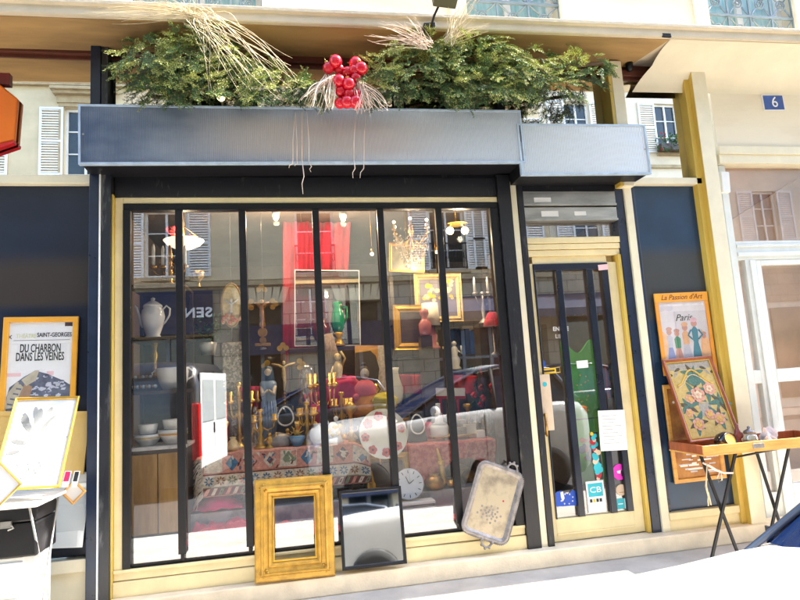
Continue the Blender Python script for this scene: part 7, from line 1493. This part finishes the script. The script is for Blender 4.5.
for sg in (1, -1):
    m = MB(); pts = [V((1.66, CY+sg*.80, 1.06)), V((2.18, CY+sg*.72, 1.38)), V((2.76, CY+sg*.635, 1.65)), V((3.1, CY+sg*.615, 1.70)), V((3.55, CY+sg*.605, 1.69)), V((3.96, CY+sg*.595, 1.61)), V((4.22, CY+sg*.74, 1.17)), V((3.0, CY+sg*.815, 1.14)), V((2.1, CY+sg*.81, 1.09))]
    m.add(pts, [(0, 1, 8), (1, 2, 7, 8), (2, 3, 7), (3, 4, 7), (4, 5, 6, 7)]); part(m, 'side_window', 'carglass', CAR)
    m = MB(); m.tube([V((1.40, CY+sg*.82, .96)), V((2.15, CY+sg*.735, 1.41)), V((2.75, CY+sg*.645, 1.675)), V((3.1, CY+sg*.63, 1.73)), V((3.6, CY+sg*.62, 1.72)), V((4.0, CY+sg*.60, 1.63)), V((4.3, CY+sg*.74, 1.16))], [.010, .016, .022, .022, .022, .03, .045], 8); part(m, 'pillar', 'pillar', CAR)
    m = MB(); m.tube([V((2.95, CY+sg*.82, 1.13)), V((2.98, CY+sg*.63, 1.70))], .03, 6); part(m, 'door_post', 'rubber', CAR)
    m = MB(); m.ball(V((2.02, CY+sg*.98, 1.15)), .10, 14, 0, (.7, 1, .75)); m.tube([V((2.02, CY+sg*.84, 1.10)), V((2.02, CY+sg*.95, 1.13))], .025, 7); part(m, 'wing_mirror', 'carpaint', CAR)
    m = MB(); hl = [(.30, .70, .76), (.42, .80, .79), (.66, .845, .83)]
    m.add([V((x, CY+sg*(y+.012), z+d)) for d in (-.07, .06) for x, y, z in hl], [(0, 1, 4, 3), (1, 2, 5, 4)], 0, True); part(m, 'headlight', pm('headlight lens', (.55, .58, .60), .08, metal=.4), CAR, thick=.02)
    m = MB(); m.box(4.33, 4.455, CY+sg*.66-.08, CY+sg*.66+.08, .82, 1.05); part(m, 'tail_light', 'taillight', CAR, .02)
    m = MB(); m.box(2.5, 2.68, CY+sg*.885-.012, CY+sg*.885+.012, .93, .96); m.box(3.45, 3.63, CY+sg*.885-.012, CY+sg*.885+.012, .95, .98); part(m, 'door_handle', 'carpaint', CAR, .006)
    for x in (1.62, 2.76, 3.75): part(MB().box(x, x+.008, CY+sg*.875-.01, CY+sg*.875+.007, .22, 1.06), 'door_seam', 'rubber', CAR)
    for x in (1.05, 3.72): wheel(CAR, x, CY+sg*.80, sg)
m = MB(); m.tube([V((1.48, CY+.45, 1.10)), V((1.47, CY+.10, 1.12)), V((1.47, CY-.25, 1.125))], .012, 6); m.tube([V((1.47, CY-.05, 1.12)), V((1.50, CY-.45, 1.10))], .012, 6); m.ball(V((1.47, CY+.47, 1.10)), .022, 8); part(m, 'wiper', 'rubber', CAR)
m = MB(); m.box(.25, .285, CY-.35, CY+.35, .35, .5); part(m, 'grille', 'rubber', CAR, .01)
CAR.location.x -= .07
# dark cars parked on the far side, copied from the white one and repainted
def repaint(root, mat):
    for ch in [o for o in bpy.data.objects if o.parent == root]:
        if ch.type == 'MESH' and ch.data.materials and ch.data.materials[0] == M['carpaint']:
            ch.data = ch.data.copy(); ch.data.materials[0] = mat
for (x, y, rz, mat, lab) in ((.2, -8.15, 0, pm('charcoal car paint', (.018, .019, .022), .25, coat=.6), 'charcoal hatchback parked across the street opposite the shop window'),
                             (5.6, -8.15, 0, pm('dark blue car paint', (.012, .018, .04), .25, coat=.6), 'dark blue hatchback parked across the street under the navy awning'),
                             (-7.6, -8.2, 0, pm('black car paint', (.012, .012, .013), .25, coat=.6), 'black hatchback parked across the street left of the delivery van')):
    c2 = copy_tree(CAR); c2.location = (x, y, -.12); c2['label'] = lab; repaint(c2, mat)
for q in [o for o in bpy.data.objects if o.get('category') == 'car']: q['group'] = 'cars parked along the street'
# van across the lane
VAN = thing('delivery_van', 'white van with its shaded sides coloured dark, white rear doors and red lamps, mirrored in the second window pane', 'van', (-4.2, -6.6, -.12)); OFF[VAN.name] = V((0, 0, 0)); VL = 5.0
# built along -x with its tail at the origin, then turned and moved
vst = [(0.0, .86, 2.10), (-.12, .93, 2.24), (-.6, .95, 2.30), (-3.3, .95, 2.28), (-3.9, .92, 1.95), (-4.25, .90, 1.25), (-4.85, .84, 1.05), (-5.0, .70, .75)]
rings = []
for x, hw, zt in vst:
    half = [(hw*.94, .2), (hw, .4), (hw, min(zt-.1, 1.1)), (hw*.97, zt-.35 if zt > 1.5 else zt-.08), (hw*.90, zt-.08 if zt > 1.5 else zt-.03), (hw*.7, zt-.01), (0, zt)]
    rings.append([V((x, y, z)) for y, z in half]+[V((x, -y, z)) for y, z in half[-2::-1]])
m = MB(); loft(m, rings); part(m, 'body', pm('shaded van body', (.022, .023, .026), .3, coat=.5), VAN)  # dark body colour paints in the shade on a white van's sides
m = MB(); m.box(.002, .012, -.80, .80, .48, 2.06); m.box(.0135, .02, -.79, -.006, .50, 2.04); m.box(.0135, .02, .006, .79, .50, 2.04); part(m, 'rear_door', pm('white van paint', (.72, .73, .74), .3, coat=.5), VAN, .01)
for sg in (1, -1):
    m = MB(); m.box(.015, .032, sg*.40-.32, sg*.40+.32, 1.22, 1.94); part(m, 'rear_window', pm('van window with painted sky', (.38, .42, .43), .08, var=.1), VAN, .02)  # pale base colour stands in for sky reflected in the glass
    m = MB(); m.box(-.10, .03 if sg > 0 else -.005, sg*.88-.06, sg*.88+.06, .62, 1.55); part(m, 'tail_light', 'taillight', VAN, .02)
    m = MB(); m.box(-3.95, -3.15, sg*.935-.02, sg*.935+.02, 1.25, 1.85); part(m, 'side_window', 'carglass', VAN, .02)
    m = MB(); m.box(-2.9, -.5, sg*.955-.006, sg*.955+.006, .95, 1.0); part(m, 'side_strip', 'rubber', VAN)
    for x in (-.95, -4.1): wheel(VAN, x, sg*.84, sg, .34)
m = MB(); m.grid(lambda u, v: V((-3.80-.48*v, (2*u-1)*.82, 2.0-.72*v)), 8, 5); part(m, 'windscreen', 'carglass', VAN)
m = MB(); m.box(-.02, .09, -.85, .85, .25, .48); part(m, 'bumper', 'rubber', VAN, .03)
m = MB(); m.box(.0, .012, -.012, .012, .55, 2.1); part(m, 'door_seam', 'rubber', VAN); m = MB(); m.box(.012, .04, .06, .09, 1.0, 1.18); part(m, 'door_handle', 'rubber', VAN)
for ch in bpy.data.objects:
    if ch.parent and ch.parent.name == VAN.name: pass
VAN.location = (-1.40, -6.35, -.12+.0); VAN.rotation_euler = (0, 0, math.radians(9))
